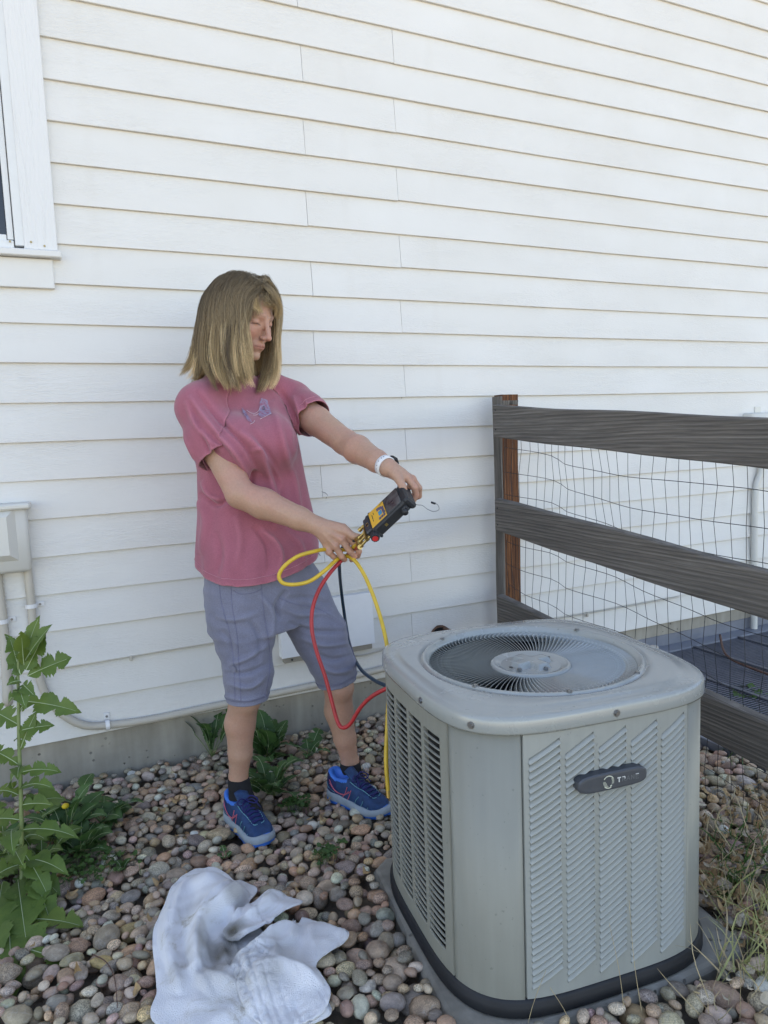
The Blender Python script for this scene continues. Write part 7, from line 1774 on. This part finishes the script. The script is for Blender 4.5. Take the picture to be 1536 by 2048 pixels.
# manifold block at the lower end
mb = MB(); mb.box(gp(-.014, WW * .42, -TT * .45), (.026, WW * .80, .028), G3, bev=.004); mb.box(gp(-.022, WW * .20, -TT * .45), (.010, .016, .024), G3, bev=.003); mb.build('manifold_block', M['devgrey'], gd_)
mb = MB(); c0 = gp(-.014, WW * .45, -TT * .45 + .0142); 
P = [c0 + xL * .0045 * math.cos(a) + xW * .0075 * math.sin(a) for a in np.linspace(0, 2 * math.pi, 17)]; mb.tube(P, .0009, 5, caps=False); mb.build('sight_glass_ring', M['brass'], gd_)
mb = MB(); mb.box(c0 - (-xT) * .0004, (.007, .012, .001), G3); mb.build('sight_glass', M['glass'], gd_)
def knob(c, d, r, L, parent, capm):
    d = d / np.linalg.norm(d); n = 20; mb = MB(); R3 = frame(d); V = []
    for z, k in ((0, .8), (.15, 1.), (.8, 1.), (1., .86)):
        for i in range(n): a = 2 * math.pi * i / n; rr_ = r * k * (1 if i % 2 else .93); V.append(np.array([math.cos(a) * rr_, math.sin(a) * rr_, z * L]) @ R3.T + c)
    F = [(j * n + i, j * n + (i + 1) % n, (j + 1) * n + (i + 1) % n, (j + 1) * n + i) for j in range(3) for i in range(n)] + [tuple(3 * n + i for i in range(n))]; mb.put(V, F); k_ = mb.build('valve_knob', M['devblack'], gd_)
    mb = MB(); mb.tube([c + d * L * .98, c + d * L * 1.05], r * .62, 14); mb.build('knob_cap', capm, k_)
knob(gp(-.006, WW * .92, -TT * .45), xW - xL * .10 + xT * -.1, .0135, .026, gd_, M['knobred'])
knob(gp(-.010, WW * .02, -TT * .45), -xW, .012, .010, gd_, M['btnblue'])
# brass fittings
fit = []
for i, (w_, L) in enumerate(((.10, .030), (.42, .040), (.62, .040), (.84, .042))):
    a = gp(-.024, WW * w_, -TT * .45); b = a - xL * L + xW * (.002 * (i - 1)); mb = MB(); mb.tube([a, b], .0042, 10); mb.tube([a - xL * .008, a - xL * .016], .0068, 6); mb.tube([b + xL * .010, b], .0062, 12); mb.build('brass_fitting', M['brass'], gd_); fit.append(b)
mb = MB(); mb.tube([gp(-.030, WW * .30, -TT * .2), gp(-.034, WW * .95, -TT * .2)], .0028, 8); mb.build('brass_bar', M['brass'], gd_)
# hanging hook
hk = spline([PX(829, 1008, 2.07), PX(836, 1010, 2.07), PX(845, 1011, 2.07), PX(856, 1019, 2.07), PX(868, 1023, 2.07), (PX(878, 1019, 2.07)), PX(876, 1010, 2.07), PX(869, 1006, 2.07)], 30)
mb = MB(); mb.tube(hk, .0011, 6); mb.build('hook', M['screw'], gd_, True); mb = MB(); mb.tube([PX(871, 1007.5, 2.07), PX(862, 1004.5, 2.07)], .0030, 8); mb.build('hook_tip', M['devblack'], gd_, True)

# ================================================================== HOSES
def hose(label, pts, mat, r=.0056, n=110):
    P = spline(pts, n); V, F = tubevf(P, r, 12); o = thing('hose', label, 'hose', tuple(P[0])); part('tube', V, F, mat, o, True)
    for e, q_ in ((0, 1), (-1, -2)):
        d = P[e] - P[q_]; d /= np.linalg.norm(d); mb = MB(); mb.tube([P[e] - d * .012, P[e] + d * .006], r * 1.28, 12); mb.build('brass_end', M['brass'], o)
    return o
valve = aw(np.array([-.33, .235, .20]))
hose('yellow refrigerant hose looping under her near hand and hanging down behind the condenser corner', [fit[2], PX(700, 1098, 2.085), PX(672, 1100, 2.10), PX(650, 1099, 2.06), PX(628, 1103, 2.02), PX(595, 1113, 1.99), PX(568, 1133, 1.98), PX(558, 1152, 1.98), PX(566, 1166, 1.98), PX(590, 1169, 1.98), PX(620, 1162, 1.99), PX(650, 1141, 2.01), PX(673, 1120, 2.07), PX(690, 1112, 2.09),
      PX(708, 1120, 2.07), PX(727, 1147, 2.05), PX(744, 1185, 2.03), PX(758, 1225, 2.01), PX(768, 1262, 1.98), PX(775, 1300, 1.95), PX(778, 1360, 1.92), PX(775, 1440, 1.89), PX(772, 1520, 1.87), PX(777, 1590, 1.86)], M['yhose'], n=260)
hose('red refrigerant hose hanging in a deep bend in front of her far leg', [fit[3], PX(707, 1100, 2.10), PX(686, 1118, 2.09), PX(660, 1146, 2.07), PX(638, 1180, 2.06), PX(625, 1218, 2.05), PX(624, 1260, 2.04), PX(634, 1305, 2.03), PX(650, 1352, 2.02), PX(663, 1400, 2.01), PX(674, 1440, 2.00), PX(684, 1455, 1.99), PX(700, 1448, 1.98), PX(722, 1414, 1.96), PX(748, 1390, 1.94), PX(785, 1374, 1.92), PX(815, 1380, 1.93)], M['rhose'], n=220)
hose('dark blue refrigerant hose hanging behind her far leg towards the condenser', [fit[1], PX(690, 1090, 2.12), PX(680, 1110, 2.16), PX(679, 1140, 2.28), PX(683, 1185, 2.46), PX(692, 1250, 2.50), PX(702, 1300, 2.42), PX(720, 1336, 2.28), PX(745, 1358, 2.12), PX(775, 1373, 2.02), PX(810, 1390, 1.98)], M['bhose'], n=160)
